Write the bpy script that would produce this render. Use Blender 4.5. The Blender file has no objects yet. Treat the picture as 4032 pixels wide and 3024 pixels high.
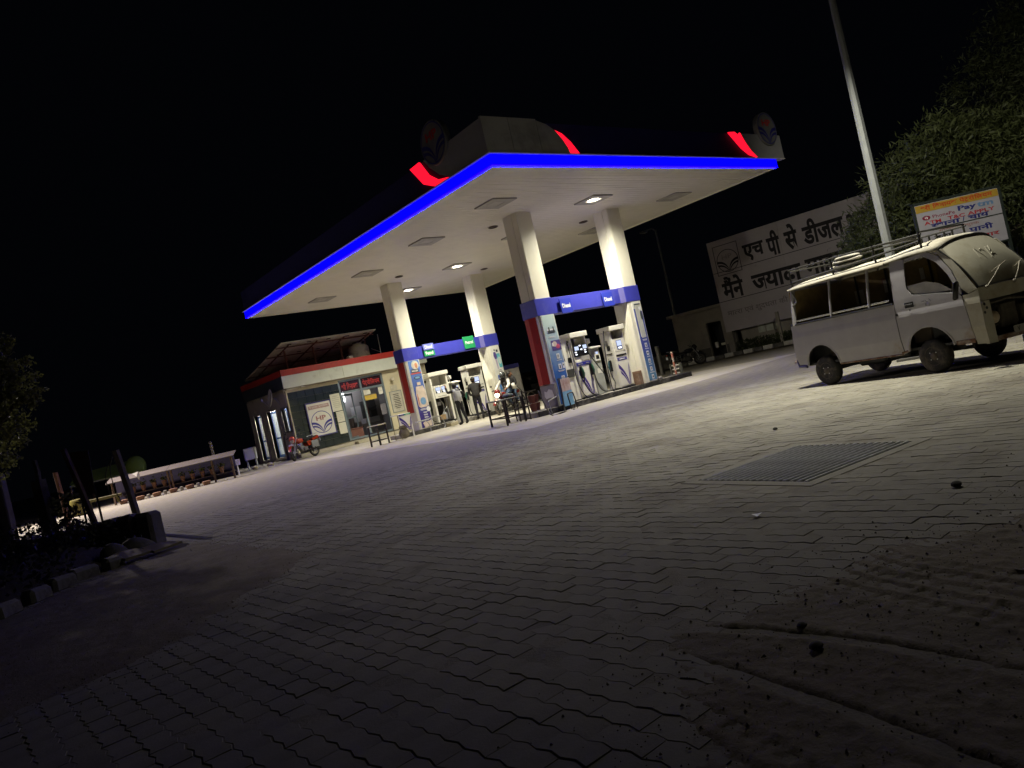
import bpy, bmesh, math, random
from mathutils import Vector, Matrix, noise
from mathutils.geometry import tessellate_polygon
random.seed(7)
SC = bpy.context.scene
C = SC.collection
PI = math.pi
V = Vector

# ------------------------------------------------------------------ camera, world, exposure
CAMROT = Matrix(((0.7628307177392772, 0.174174650478582, -0.6226977494772591),
                 (-0.6071347174812292, -0.13834726938948894, -0.7824624386393639),
                 (-0.2224336550577889, 0.974947805876364, 0.00021193040505272057)))
CAMPOS = V((0, 0, 1.1))
FPX = 2975.0
cam = bpy.data.cameras.new('camera')
cam.sensor_width = 36.0
cam.lens = FPX / 4032 * 36.0
cam.clip_start = 0.05
cam.clip_end = 600
camo = bpy.data.objects.new('camera', cam)
camo.matrix_world = Matrix.Translation(CAMPOS) @ CAMROT.to_4x4()
C.objects.link(camo)
SC.camera = camo
world = bpy.data.worlds.new('World')
SC.world = world
world.use_nodes = True
bg = world.node_tree.nodes['Background']
bg.inputs[0].default_value = (0.50, 0.62, 1.0, 1)
bg.inputs[1].default_value = 0.0013
SC.view_settings.view_transform = 'Standard'
SC.view_settings.look = 'None'
SC.view_settings.exposure = 0.0
SC.view_settings.gamma = 1.0
SC.view_settings.use_curve_mapping = False
SC.render.engine = 'CYCLES'
cy = SC.cycles
cy.use_denoising = True
cy.max_bounces = 7
cy.diffuse_bounces = 4
cy.glossy_bounces = 3
cy.transmission_bounces = 4
cy.transparent_max_bounces = 8
cy.caustics_reflective = False
cy.caustics_refractive = False
cy.sample_clamp_indirect = 4.0
cy.sample_clamp_direct = 0.0

W_CANOPY = 2500.0     # watts of each lit canopy lamp
W_POLE = 3150.0       # forecourt pole flood lamp over the yard
W_TREE = 3600.0       # added second head out of view, brightening the board and trees
W_LEFT = 17000.0       # street lamp past the left edge
L_BLUE = 1.5         # blue edge band
L_RED = 1.6

# ------------------------------------------------------------------ materials
MATS = {}
def M(name, col, rough=0.65, metal=0.0, var=0.18, scale=6.0, bump=0.0, bscale=None, col2=None, amt=0.0, emit=0.0, spec=0.4, trans=0.0, bdist=0.01):
    if name in MATS:
        return MATS[name]
    m = bpy.data.materials.new(name)
    m.use_nodes = True
    nt = m.node_tree
    n, l = nt.nodes, nt.links
    b = n['Principled BSDF']
    b.inputs['Roughness'].default_value = rough
    b.inputs['Metallic'].default_value = metal
    b.inputs['Specular IOR Level'].default_value = spec
    tc = n.new('ShaderNodeTexCoord')
    nz = n.new('ShaderNodeTexNoise')
    nz.inputs['Scale'].default_value = scale
    nz.inputs['Detail'].default_value = 6
    nz.inputs['Roughness'].default_value = 0.62
    l.new(tc.outputs['Object'], nz.inputs['Vector'])
    rp = n.new('ShaderNodeValToRGB')
    c = V(col[:3])
    rp.color_ramp.elements[0].position = 0.3
    rp.color_ramp.elements[1].position = 0.72
    rp.color_ramp.elements[0].color = tuple(c * (1 - var)) + (1,)
    rp.color_ramp.elements[1].color = tuple(min(1, x * (1 + var)) for x in c) + (1,)
    l.new(nz.outputs['Fac'], rp.inputs['Fac'])
    out = rp.outputs['Color']
    if col2 is not None:
        n2 = n.new('ShaderNodeTexNoise')
        n2.inputs['Scale'].default_value = scale * 0.37
        n2.inputs['Detail'].default_value = 8
        n2.inputs['Roughness'].default_value = 0.7
        l.new(tc.outputs['Object'], n2.inputs['Vector'])
        r2 = n.new('ShaderNodeValToRGB')
        r2.color_ramp.elements[0].position = 0.62 - amt * 0.35
        r2.color_ramp.elements[1].position = 0.74 - amt * 0.2
        l.new(n2.outputs['Fac'], r2.inputs['Fac'])
        mx = n.new('ShaderNodeMix')
        mx.data_type = 'RGBA'
        l.new(r2.outputs['Color'], mx.inputs['Factor'])
        l.new(out, mx.inputs[6])
        mx.inputs[7].default_value = tuple(col2[:3]) + (1,)
        out = mx.outputs[2]
    l.new(out, b.inputs['Base Color'])
    if emit > 0:
        l.new(out, b.inputs['Emission Color'])
        b.inputs['Emission Strength'].default_value = emit
    if bump > 0:
        nb = n.new('ShaderNodeTexNoise')
        nb.inputs['Scale'].default_value = bscale or scale * 4
        nb.inputs['Detail'].default_value = 8
        nb.inputs['Roughness'].default_value = 0.65
        l.new(tc.outputs['Object'], nb.inputs['Vector'])
        bp = n.new('ShaderNodeBump')
        bp.inputs['Strength'].default_value = bump
        bp.inputs['Distance'].default_value = bdist
        l.new(nb.outputs['Fac'], bp.inputs['Height'])
        l.new(bp.outputs['Normal'], b.inputs['Normal'])
    if trans > 0:
        b.inputs['Transmission Weight'].default_value = trans
    MATS[name] = m
    return m

def MG(name, c0, c1, z0, z1, rough=0.5):
    """printed poster ground whose ink runs from c0 (low) to c1 (high)"""
    m = bpy.data.materials.new(name)
    m.use_nodes = True
    nt = m.node_tree
    n, l = nt.nodes, nt.links
    b = n['Principled BSDF']
    b.inputs['Roughness'].default_value = rough
    tc = n.new('ShaderNodeTexCoord')
    sx = n.new('ShaderNodeSeparateXYZ')
    l.new(tc.outputs['Object'], sx.inputs[0])
    nz = n.new('ShaderNodeTexNoise')
    nz.inputs['Scale'].default_value = 3.0
    l.new(tc.outputs['Object'], nz.inputs['Vector'])
    ma = n.new('ShaderNodeMath')
    ma.operation = 'MULTIPLY_ADD'
    l.new(nz.outputs['Fac'], ma.inputs[0])
    ma.inputs[1].default_value = 0.9
    l.new(sx.outputs['Z'], ma.inputs[2])
    mr = n.new('ShaderNodeMapRange')
    l.new(ma.outputs[0], mr.inputs['Value'])
    mr.inputs['From Min'].default_value = z0 + 0.45
    mr.inputs['From Max'].default_value = z1 + 0.45
    rp = n.new('ShaderNodeValToRGB')
    rp.color_ramp.elements[0].color = c0 + (1,)
    rp.color_ramp.elements[1].color = c1 + (1,)
    l.new(mr.outputs[0], rp.inputs['Fac'])
    l.new(rp.outputs['Color'], b.inputs['Base Color'])
    return m

def EM(name, col, strength):
    m = bpy.data.materials.new(name)
    m.use_nodes = True
    nt = m.node_tree
    nt.nodes.clear()
    e = nt.nodes.new('ShaderNodeEmission')
    o = nt.nodes.new('ShaderNodeOutputMaterial')
    e.inputs[0].default_value = tuple(col) + (1,)
    e.inputs[1].default_value = strength
    nt.links.new(e.outputs[0], o.inputs[0])
    MATS[name] = m
    return m

white = M('white paint', (0.72, 0.70, 0.64), 0.45, var=0.06, scale=3, col2=(0.45, 0.42, 0.36), amt=0.1)
cream = M('cream cladding', (0.74, 0.71, 0.60), 0.4, var=0.04, scale=2, col2=(0.55, 0.51, 0.42), amt=0.05)
soffitm = M('soffit metal', (0.80, 0.76, 0.66), 0.45, var=0.05, scale=1.5)
greym = M('grey metal', (0.30, 0.30, 0.30), 0.5, metal=0.3, var=0.15)
darkm = M('dark steel', (0.028, 0.026, 0.025), 0.5, metal=0.3, var=0.3, scale=20, col2=(0.09, 0.05, 0.03), amt=0.35)
blackm = M('black plastic', (0.014, 0.014, 0.015), 0.4, var=0.2)
rubber = M('rubber', (0.02, 0.019, 0.018), 0.85, var=0.3, scale=12, col2=(0.11, 0.09, 0.07), amt=0.4)
hosem = M('hose rubber', (0.02, 0.02, 0.022), 0.5, var=0.2)
chrome = M('chrome', (0.55, 0.54, 0.52), 0.22, metal=0.9, var=0.1)
steel = M('galvanised steel', (0.42, 0.43, 0.43), 0.4, metal=0.7, var=0.12, scale=9)
redm = M('red panel', (0.42, 0.035, 0.025), 0.4, var=0.1, col2=(0.25, 0.05, 0.04), amt=0.15)
navy = M('navy panel', (0.012, 0.012, 0.10), 0.7, var=0.15, scale=2)
bluev = M('blue beam', (0.050, 0.055, 0.40), 0.4, var=0.08, scale=2, col2=(0.10, 0.11, 0.42), amt=0.2)
blueink = M('blue ink', (0.025, 0.025, 0.22), 0.5, var=0.1)
blackink = M('black ink', (0.012, 0.012, 0.012), 0.6, var=0.1)
redink = M('red ink', (0.50, 0.03, 0.025), 0.5, var=0.1)
whiteink = M('white ink', (0.75, 0.75, 0.75), 0.5, var=0.05)
greyink = M('grey ink', (0.25, 0.25, 0.27), 0.6, var=0.1)
paper = M('paper', (0.66, 0.64, 0.54), 0.7, var=0.08, scale=4)
conc = M('concrete', (0.27, 0.25, 0.22), 0.85, var=0.2, scale=3, bump=0.5, bscale=20, col2=(0.13, 0.12, 0.10), amt=0.3)
concd = M('dark concrete', (0.075, 0.07, 0.062), 0.85, var=0.3, scale=4, bump=0.6, bscale=18, col2=(0.18, 0.17, 0.15), amt=0.3)
glassd = M('dark glass', (0.012, 0.013, 0.016), 0.08, var=0.1, spec=0.6)
green = M('green print', (0.02, 0.28, 0.10), 0.45, var=0.1)
skin = M('skin', (0.24, 0.115, 0.065), 0.5, var=0.1, scale=12)
hairm = M('black hair', (0.012, 0.010, 0.009), 0.5, var=0.3, scale=60, bump=0.5, bscale=150)
wood = M('weathered timber', (0.16, 0.105, 0.065), 0.8, var=0.3, scale=9, bump=0.5, bscale=30, col2=(0.07, 0.05, 0.035), amt=0.3)
lens_off = M('lamp glass unlit', (0.46, 0.44, 0.39), 0.3, var=0.06)
lens_on = EM('lamp lens lit', (1.0, 0.92, 0.74), 30.0)
pole_on = EM('flood lens lit', (1.0, 0.92, 0.78), 30.0)
left_on = EM('street lens lit', (1.0, 0.88, 0.80), 30.0)
blue_on = EM('blue edge light', (0.0010, 0.0004, 1.0), L_BLUE)
blue_down = EM('added blue spill', (0.0003, 0.0, 1.0), 105.0)  # added emitter for the blue spill below the band
red_on = EM('red edge light', (1.0, 0.006, 0.025), L_RED)
scr_on = EM('lit display', (0.62, 0.72, 1.0), 1.1)
scr_hi = EM('lit digits', (0.90, 0.93, 1.0), 1.6)

def lamp_light(name, parent, loc, aim, watts, col, half, blend=1.0, size=.10):
    l = bpy.data.lights.new(name, 'SPOT')
    l.energy = watts
    l.color = col
    l.spot_size = math.radians(2 * half)
    l.spot_blend = blend
    l.shadow_soft_size = size
    o = bpy.data.objects.new(name, l)
    C.objects.link(o)
    o.parent = parent
    o.location = loc
    o.rotation_euler = V(aim).to_track_quat('-Z', 'Y').to_euler()
    return o

# ------------------------------------------------------------------ mesh collector
def rotz(a):
    return Matrix.Rotation(a, 3, 'Z')

class B:
    def __init__(s):
        s.v, s.f, s.i = [], [], []
    def add(s, vs, fs, m=0):
        o = len(s.v)
        s.v += [tuple(p) for p in vs]
        s.f += [tuple(o + k for k in f) for f in fs]
        s.i += [m] * len(fs)
        return s
    def box(s, c, d, R=None, m=0, b=0.0):
        h = [x / 2 for x in d]
        c = V(c)
        if b <= 0:
            vs = [V((sx * h[0], sy * h[1], sz * h[2])) for sx in (-1, 1) for sy in (-1, 1) for sz in (-1, 1)]
            fs = [(0, 1, 3, 2), (4, 6, 7, 5), (0, 4, 5, 1), (2, 3, 7, 6), (0, 2, 6, 4), (1, 5, 7, 3)]
        else:
            b = min(b, min(h) * 0.9)
            vs, ix = [], {}
            for sx in (-1, 1):
                for sy in (-1, 1):
                    for sz in (-1, 1):
                        for a in range(3):
                            e = [h[k] - (0 if k == a else b) for k in range(3)]
                            ix[(sx, sy, sz, a)] = len(vs)
                            vs.append(V((sx * e[0], sy * e[1], sz * e[2])))
            fs = []
            for a in range(3):
                o1, o2 = [k for k in range(3) if k != a]
                for sg in (-1, 1):
                    q = []
                    for s1, s2 in ((-1, -1), (1, -1), (1, 1), (-1, 1)):
                        k = [0, 0, 0]
                        k[a], k[o1], k[o2] = sg, s1, s2
                        q.append(ix[(k[0], k[1], k[2], a)])
                    fs.append(tuple(q))
                for s1 in (-1, 1):
                    for s2 in (-1, 1):
                        k0, k1 = [0, 0, 0], [0, 0, 0]
                        k0[a], k0[o1], k0[o2] = -1, s1, s2
                        k1[a], k1[o1], k1[o2] = 1, s1, s2
                        fs.append((ix[(*k0, o1)], ix[(*k1, o1)], ix[(*k1, o2)], ix[(*k0, o2)]))
            for sx in (-1, 1):
                for sy in (-1, 1):
                    for sz in (-1, 1):
                        fs.append((ix[(sx, sy, sz, 0)], ix[(sx, sy, sz, 1)], ix[(sx, sy, sz, 2)]))
        if R is not None:
            vs = [R @ p for p in vs]
        return s.add([p + c for p in vs], fs, m)
    def span(s, a, b, m=0, bev=0.0):
        a, b = V(a), V(b)
        return s.box((a + b) / 2, [abs(x) for x in (b - a)], None, m, bev)
    def tube(s, pts, r, n=8, m=0, closed=False, caps=True):
        pts = [V(p) for p in pts]
        k = len(pts)
        rr = r if isinstance(r, (list, tuple)) else [r] * k
        vs, fs = [], []
        up = None
        for j, p in enumerate(pts):
            if closed:
                t = pts[(j + 1) % k] - pts[j - 1]
            else:
                t = pts[min(j + 1, k - 1)] - pts[max(j - 1, 0)]
            t.normalize()
            if up is None:
                up = V((0, 0, 1)) if abs(t.z) < 0.9 else V((1, 0, 0))
            a = t.cross(up)
            if a.length < 1e-5:
                a = t.cross(V((0, 1, 0.3)))
            a.normalize()
            bb = a.cross(t).normalized()
            up = bb
            for q in range(n):
                an = 2 * PI * q / n
                vs.append(p + (a * math.cos(an) + bb * math.sin(an)) * rr[j])
        for j in range(k if closed else k - 1):
            j2 = (j + 1) % k
            for q in range(n):
                q2 = (q + 1) % n
                fs.append((j * n + q, j * n + q2, j2 * n + q2, j2 * n + q))
        if caps and not closed:
            fs.append(tuple(range(n - 1, -1, -1)))
            fs.append(tuple((k - 1) * n + q for q in range(n)))
        return s.add(vs, fs, m)
    def cyl(s, a, b, r, n=12, m=0):
        return s.tube([a, b], r, n, m)
    def prism(s, poly, fn, d0, d1, m=0):
        """poly in 2D, fn(u, v, w) -> 3D, w from d0 to d1"""
        n = len(poly)
        vs = [fn(u, v, d0) for u, v in poly] + [fn(u, v, d1) for u, v in poly]
        tri = tessellate_polygon([[V((u, v, 0)) for u, v in poly]])
        fs = [tuple(t) for t in tri] + [tuple(n + k for k in reversed(t)) for t in tri]
        fs += [(k, (k + 1) % n, n + (k + 1) % n, n + k) for k in range(n)]
        return s.add(vs, fs, m)
    def flat(s, loops, fn, m=0):
        allp = [p for lp in loops for p in lp]
        tri = tessellate_polygon([[V((u, v, 0)) for u, v in lp] for lp in loops])
        return s.add([fn(u, v) for u, v in allp], [tuple(t) for t in tri], m)
    def lathe(s, prof, n=16, c=(0, 0, 0), R=None, m=0):
        vs, fs = [], []
        for r, z in prof:
            for q in range(n):
                a = 2 * PI * q / n
                p = V((r * math.cos(a), r * math.sin(a), z))
                if R is not None:
                    p = R @ p
                vs.append(p + V(c))
        for j in range(len(prof) - 1):
            for q in range(n):
                q2 = (q + 1) % n
                fs.append((j * n + q, j * n + q2, (j + 1) * n + q2, (j + 1) * n + q))
        if prof[0][0] > 1e-4:
            fs.append(tuple(range(n - 1, -1, -1)))
        if prof[-1][0] > 1e-4:
            fs.append(tuple((len(prof) - 1) * n + q for q in range(n)))
        return s.add(vs, fs, m)
    def ell(s, c, r, n=12, k=8, R=None, m=0):
        vs, fs = [], []
        for j in range(k + 1):
            th = PI * j / k
            for q in range(n):
                a = 2 * PI * q / n
                p = V((r[0] * math.sin(th) * math.cos(a), r[1] * math.sin(th) * math.sin(a), r[2] * math.cos(th)))
                if R is not None:
                    p = R @ p
                vs.append(p + V(c))
        for j in range(k):
            for q in range(n):
                q2 = (q + 1) % n
                fs.append((j * n + q, (j + 1) * n + q, (j + 1) * n + q2, j * n + q2))
        return s.add(vs, fs, m)
    def quad(s, a, b, c, d, m=0):
        return s.add([a, b, c, d], [(0, 1, 2, 3)], m)
    def torus(s, c, R0, r0, axis, n=20, k=8, m=0):
        axis = V(axis).normalized()
        a = axis.orthogonal().normalized()
        b = axis.cross(a)
        return s.tube([V(c) + (a * math.cos(2 * PI * j / n) + b * math.sin(2 * PI * j / n)) * R0 for j in range(n)], r0, k, m, closed=True)
    def mesh(s, name, mats, smooth=30, fix=True):
        me = bpy.data.meshes.new(name)
        me.from_pydata(s.v, [], s.f)
        for mm in (mats if isinstance(mats, (list, tuple)) else [mats]):
            me.materials.append(mm)
        if any(s.i):
            me.polygons.foreach_set('material_index', s.i)
        if fix:
            bm = bmesh.new()
            bm.from_mesh(me)
            bmesh.ops.remove_doubles(bm, verts=bm.verts, dist=1e-5)
            bmesh.ops.recalc_face_normals(bm, faces=bm.faces)
            bm.to_mesh(me)
            bm.free()
        if smooth:
            me.polygons.foreach_set('use_smooth', [True] * len(me.polygons))
            me.set_sharp_from_angle(angle=math.radians(smooth))
        me.update()
        return me
    def build(s, name, mats, parent=None, smooth=30, fix=True, label=None):
        o = bpy.data.objects.new(name, s.mesh(name, mats, smooth, fix))
        C.objects.link(o)
        if parent is not None:
            o.parent = parent
        if label:
            o['label'] = label
        return o

def tag(o, label, cat, group=None, kind=None):
    o['label'] = label
    if cat:
        o['category'] = cat
    if group:
        o['group'] = group
    if kind:
        o['kind'] = kind
    return o

def thing(name, label, cat, loc=(0, 0, 0), rz=0.0, group=None, scale=1.0):
    o = bpy.data.objects.new(name, None)
    C.objects.link(o)
    o.location = loc
    o.rotation_euler = (0, 0, rz)
    o.scale = (scale,) * 3
    o.empty_display_size = 0.2
    return tag(o, label, cat, group)

def structure(o):
    o['kind'] = 'structure'
    return o

def stuff(o):
    o['kind'] = 'stuff'
    return o

def copy_tree(o, parent=None):
    c = o.copy()
    C.objects.link(c)
    if parent is not None:
        c.parent = parent
    for ch in list(o.children):
        copy_tree(ch, c)
    return c

# ------------------------------------------------------------------ lettering: outlines of the built-in typeface as flat geometry
TCACHE = {}
def glyphs(s, bold=0.0):
    if (s, bold) in TCACHE:
        return TCACHE[(s, bold)]
    cu = bpy.data.curves.new('t', 'FONT')
    cu.body = s
    cu.size = 1.0
    cu.offset = bold
    cu.resolution_u = 2
    ob = bpy.data.objects.new('t', cu)
    C.objects.link(ob)
    dg = bpy.context.evaluated_depsgraph_get()
    dg.update()
    me = bpy.data.meshes.new_from_object(ob.evaluated_get(dg))
    vs = [(v.co.x, v.co.y) for v in me.vertices]
    fs = [tuple(p.vertices) for p in me.polygons]
    bpy.data.objects.remove(ob)
    bpy.data.curves.remove(cu)
    bpy.data.meshes.remove(me)
    TCACHE[(s, bold)] = (vs, fs)
    return vs, fs

def cutx(vs, fs, x):
    """drop what lies right of x (half forms of Devanagari letters)"""
    bm = bmesh.new()
    bv = [bm.verts.new((a, b, 0)) for a, b in vs]
    for f in fs:
        try:
            bm.faces.new([bv[k] for k in f])
        except ValueError:
            pass
    bmesh.ops.bisect_plane(bm, geom=bm.verts[:] + bm.edges[:] + bm.faces[:], plane_co=(x, 0, 0), plane_no=(1, 0, 0), clear_outer=True)
    bm.verts.index_update()
    o = [(v.co.x, v.co.y) for v in bm.verts], [tuple(v.index for v in f.verts) for f in bm.faces]
    bm.free()
    return o

def run(segs, bold=0.0):
    """segments: plain text; 'x|' half form of x; '^' the small r-stroke under the letter before"""
    if isinstance(segs, str):
        segs = [segs]
    V2, F2, x = [], [], 0.0
    for sg in segs:
        if sg == ' ':
            x += 0.28
            continue
        if sg == '^':
            x0 = x - 0.34
            k = len(V2)
            V2 += [(x0 - .13, -.20), (x0 - .09, -.24), (x0, -.06), (x0, -.14), (x0 + .13, -.20), (x0 + .09, -.24), (x0 - .03, -.02), (x0 + .03, -.02)]
            F2 += [(k, k + 1, k + 3, k + 2), (k + 2, k + 3, k + 5, k + 4)]
            continue
        half = sg.endswith('|')
        vs, fs = glyphs(sg.rstrip('|'), bold)
        if not vs:
            continue
        if half:
            xm = max(a for a, b in vs)
            vs, fs = cutx(vs, fs, xm - 0.20)
        mn = min(a for a, b in vs)
        mxx = max(a for a, b in vs)
        k = len(V2)
        V2 += [(a - mn + x, b) for a, b in vs]
        F2 += [tuple(k + q for q in f) for f in fs]
        x += mxx - mn - 0.012
    return V2, F2

def letter(bd, segs, o, ux, uz, w, h, m=0, bold=0.0):
    """put text into B so that its ink box is w x h with its lower left corner at o"""
    vs, fs = run(segs, bold)
    if not vs:
        return
    x0, x1 = min(a for a, b in vs), max(a for a, b in vs)
    y0, y1 = min(b for a, b in vs), max(b for a, b in vs)
    o, ux, uz = V(o), V(ux), V(uz)
    bd.add([o + ux * ((a - x0) / (x1 - x0) * w) + uz * ((b - y0) / (y1 - y0) * h) for a, b in vs], fs, m)

XA, YA, ZA = V((1, 0, 0)), V((0, 1, 0)), V((0, 0, 1))

def emblem(parent, fn, r, parts=('ring', 'leaf', 'letters'), ring=blueink, leafm=blueink, let=redink):
    """round emblem: outline ring, two pairs of curved leaf bands meeting at the foot, two red letters; fn(u, v) -> 3D"""
    n = 40
    o1 = [(math.cos(2 * PI * k / n), math.sin(2 * PI * k / n)) for k in range(n)]
    b = B()
    for k in range(n):
        k2 = (k + 1) % n
        b.quad(fn(o1[k][0] * r, o1[k][1] * r), fn(o1[k2][0] * r, o1[k2][1] * r), fn(o1[k2][0] * r * .94, o1[k2][1] * r * .94), fn(o1[k][0] * r * .94, o1[k][1] * r * .94))
    b.build(parts[0], ring, parent, 0)
    def bez(p, t):
        a = [(1 - t) ** 3, 3 * (1 - t) ** 2 * t, 3 * (1 - t) * t * t, t ** 3]
        return (sum(a[k] * p[k][0] for k in range(4)), sum(a[k] * p[k][1] for k in range(4)))
    for sg in (-1, 1):
        b = B()
        for up, lo in ((((-.96, .10), (-.45, .12), (-.10, -.25), (0.0, -.80)), ((-.97, -.10), (-.50, -.08), (-.14, -.40), (0.0, -.90))),
                       (((-.94, -.22), (-.55, -.18), (-.18, -.45), (-.02, -.92)), ((-.90, -.38), (-.60, -.34), (-.24, -.55), (-.05, -.94)))):
            T = 10
            for k in range(T):
                q = [bez(up, k / T), bez(up, (k + 1) / T), bez(lo, (k + 1) / T), bez(lo, k / T)]
                b.quad(*[fn(-sg * a * r, c * r) for a, c in q])
        b.build(parts[1], leafm, parent, 0)
    b = B()
    vs, fs = glyphs('HP', 0.03)
    x0, x1 = min(a for a, c in vs), max(a for a, c in vs)
    y0, y1 = min(c for a, c in vs), max(c for a, c in vs)
    b.add([fn((-.48 + .96 * (a - x0) / (x1 - x0)) * r, (.16 + .42 * (c - y0) / (y1 - y0)) * r) for a, c in vs], fs)
    b.build(parts[2], let, parent, 0)
# ------------------------------------------------------------------ ground, paving, forecourt
dust = M('dusty ground', (0.215, 0.185, 0.140), 0.95, var=0.22, scale=0.6, bump=0.7, bscale=9, col2=(0.13, 0.11, 0.085), amt=0.25, bdist=0.02)
slabm = M('forecourt concrete', (0.36, 0.33, 0.265), 0.85, var=0.10, scale=0.9, bump=0.25, bscale=14, col2=(0.25, 0.225, 0.18), amt=0.25)
paverm = M('paving block', (0.255, 0.240, 0.190), 0.92, var=0.20, scale=2.2, bump=0.45, bscale=45, col2=(0.155, 0.138, 0.105), amt=0.40, bdist=0.004)
jointm = M('joint sand', (0.215, 0.195, 0.150), 0.95, var=0.25, scale=5, bump=0.5, bscale=60)
sandm = M('loose sand', (0.185, 0.158, 0.112), 0.97, var=0.2, scale=3, bump=1.0, bscale=38, col2=(0.15, 0.12, 0.085), amt=0.4, bdist=0.006)
soil = M('dark soil', (0.06, 0.048, 0.036), 0.95, var=0.35, scale=5, bump=0.8, bscale=20, bdist=0.02)

b = B()
b.quad((-150, -150, -.06), (250, -150, -.06), (250, 250, -.06), (-150, 250, -.06))
structure(b.build('ground', dust, None, 0, False))
# forecourt slab under the canopy and up to the office
b = B()
b.span((11.0, 13.45, -.055), (22.9, 31.6, 0.0), 0, .004)
structure(b.build('forecourt_slab', slabm, None, 0))

CR = CAMROT.transposed()
def project(p):
    d = CR @ (V(p) - CAMPOS)
    if d.z > -0.05:
        return None
    return (2016 + FPX * d.x / -d.z, 1512 - FPX * d.y / -d.z, -d.z)

def ctrl(y):
    """east edge of the paved yard follows the slab and, south of it, the far kerb"""
    return 30.0
pv = B()
pv.flat([[(-6, -4), (29.5, -4), (29.5, 13.45), (-6, 13.45)], [(4.83, 3.99), (6.02, 3.80), (5.82, 2.70), (4.63, 2.89)]], lambda u, v: V((u, v, -.0036)))
pv.quad((-6, 13.45, -.0036), (11.0, 13.45, -.0036), (11.0, 31.6, -.0036), (-6, 31.6, -.0036))
pv.quad((22.9, 13.45, -.0036), (29.5, 13.45, -.0036), (29.5, 31.6, -.0036), (22.9, 31.6, -.0036))
paving = structure(pv.build('paving', jointm, None, 0, False))
yd = B()
yd.quad((-6, 15.0, -.0045), (10.99, 15.0, -.0045), (10.99, 31.6, -.0045), (-6, 31.6, -.0045))
yd.quad((-6, 31.605, -.0045), (12.85, 31.605, -.0045), (12.85, 40, -.0045), (-6, 40, -.0045))
structure(yd.build('yard', dust, None, 0, False))

PX, PY, GAP = 0.113, 0.225, 0.0024
def paver_outline():
    hx, hy, a = PX / 2 - GAP, PY / 2 - .0003, 0.0075
    ys = (-1, -.5, 0, .5, 1)
    zz = (-a, a * .6, -a * .2, a * .8, -a * .3)
    zz = (-a, a, -a, a, -a)
    r = [(hx + zz[k], ys[k] * hy) for k in range(5)]
    l = [(-hx + zz[k], ys[k] * hy) for k in (4, 3, 2, 1, 0)]
    return r + l
PO = paver_outline()
def paver_geo(top, c=(0, 0), tilt=(0, 0), rot=0.0):
    n = len(PO)
    ca, sa = math.cos(rot), math.sin(rot)
    vs = []
    for sc, z in ((0.955, top), (1.0, top - .003), (1.0, top - .03)):
        for u, w in PO:
            u2, w2 = u * sc, w * (1 - (1 - sc) * .06)
            x, y = u2 * ca - w2 * sa, u2 * sa + w2 * ca
            vs.append((c[0] + x, c[1] + y, z + tilt[0] * u + tilt[1] * w))
    tri = TRI
    fs = list(tri)
    for r in range(2):
        for k in range(n):
            k2 = (k + 1) % n
            fs.append((r * n + k, (r + 1) * n + k, (r + 1) * n + k2, r * n + k2))
    return vs, fs
TRI = [tuple(t) for t in tessellate_polygon([[V((u, w, 0)) for u, w in PO]])]

GR0, GR1, GR2, GR3 = (4.83, 3.99), (6.02, 3.80), (5.81, 2.69), (4.62, 2.90)     # drain grate corners
def inpoly(x, y, P):
    r = False
    for k in range(len(P)):
        (x1, y1), (x2, y2) = P[k], P[k - 1]
        if (y1 > y) != (y2 > y) and x < (x2 - x1) * (y - y1) / (y2 - y1) + x1:
            r = not r
    return r
GRP = [(4.72, 4.12), (6.16, 3.88), (5.92, 2.56), (4.48, 2.80)]
SANDR = [(2.05, 2.10), (2.45, 2.16), (2.75, 2.08), (3.0, 1.95), (3.55, 1.84), (3.85, 1.56), (4.6, 1.5), (6.5, 1.45), (9.0, 1.2), (9, -3), (.5, -3), (.5, 1.5), (1.1, 1.62), (1.5, 1.75)]
SANDL = [(2.72, 6.75), (2.3, 6.2), (1.7, 5.6), (1.15, 5.15), (.5, 4.75), (-1.6, 4.6), (-1.6, 9.0), (.5, 9.2), (1.6, 10.4), (2.55, 10.9), (2.75, 10.2), (2.85, 8.6)]
def edged(x, y, P):
    """signed distance to the outline (positive inside)"""
    d = 1e9
    for k in range(len(P)):
        (x1, y1), (x2, y2) = P[k], P[k - 1]
        dx, dy = x2 - x1, y2 - y1
        t = max(0, min(1, ((x - x1) * dx + (y - y1) * dy) / (dx * dx + dy * dy)))
        d = min(d, math.hypot(x - x1 - dx * t, y - y1 - dy * t))
    return d if inpoly(x, y, P) else -d

cand = []
rnd = random.Random(3)
for i in range(int(-1.5 / PX), int(26 / PX)):
    x = i * PX
    for j in range(int(-2.5 / PY), int(29.5 / PY)):
        y = j * PY + (PY / 2 if i % 2 else 0)
        r1, r2, r3, r4 = rnd.random(), rnd.random(), rnd.random(), rnd.random()
        if x > 10.85 and y > 13.3:
            continue
        if inpoly(x, y, GRP) or (x < 2.75 and 10.9 < y < 15.5) or (x < 1.6 and y > 8.4 and x < (y - 8.4) * .75):
            continue
        if edged(x, y, SANDR) > .3 or edged(x, y, SANDL) > .35:
            continue
        q = project((x, y, 0))
        if q is None or not (-700 < q[0] < 4750 and q[1] < 3700) or q[2] > 15.5 or (y > 14.9 and x < 11.2):
            continue
        cand.append((q[2], x, y, r1, r2, r3, r4))
cand.sort()
inview = [c for c in cand if (lambda q: 0 < q[0] < 4032 and q[1] < 3024)(project((c[1], c[2], 0)))][:300]
single = set((c[1], c[2]) for c in inview)
vars_ = []
for k in range(10):
    bb = B()
    vs, fs = paver_geo(0.0, (0, 0), (rnd.uniform(-.02, .02), rnd.uniform(-.02, .02)))
    bb.add(vs, fs)
    vars_.append(bb.mesh('paver', paverm, 0, False))
rest = B()
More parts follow.
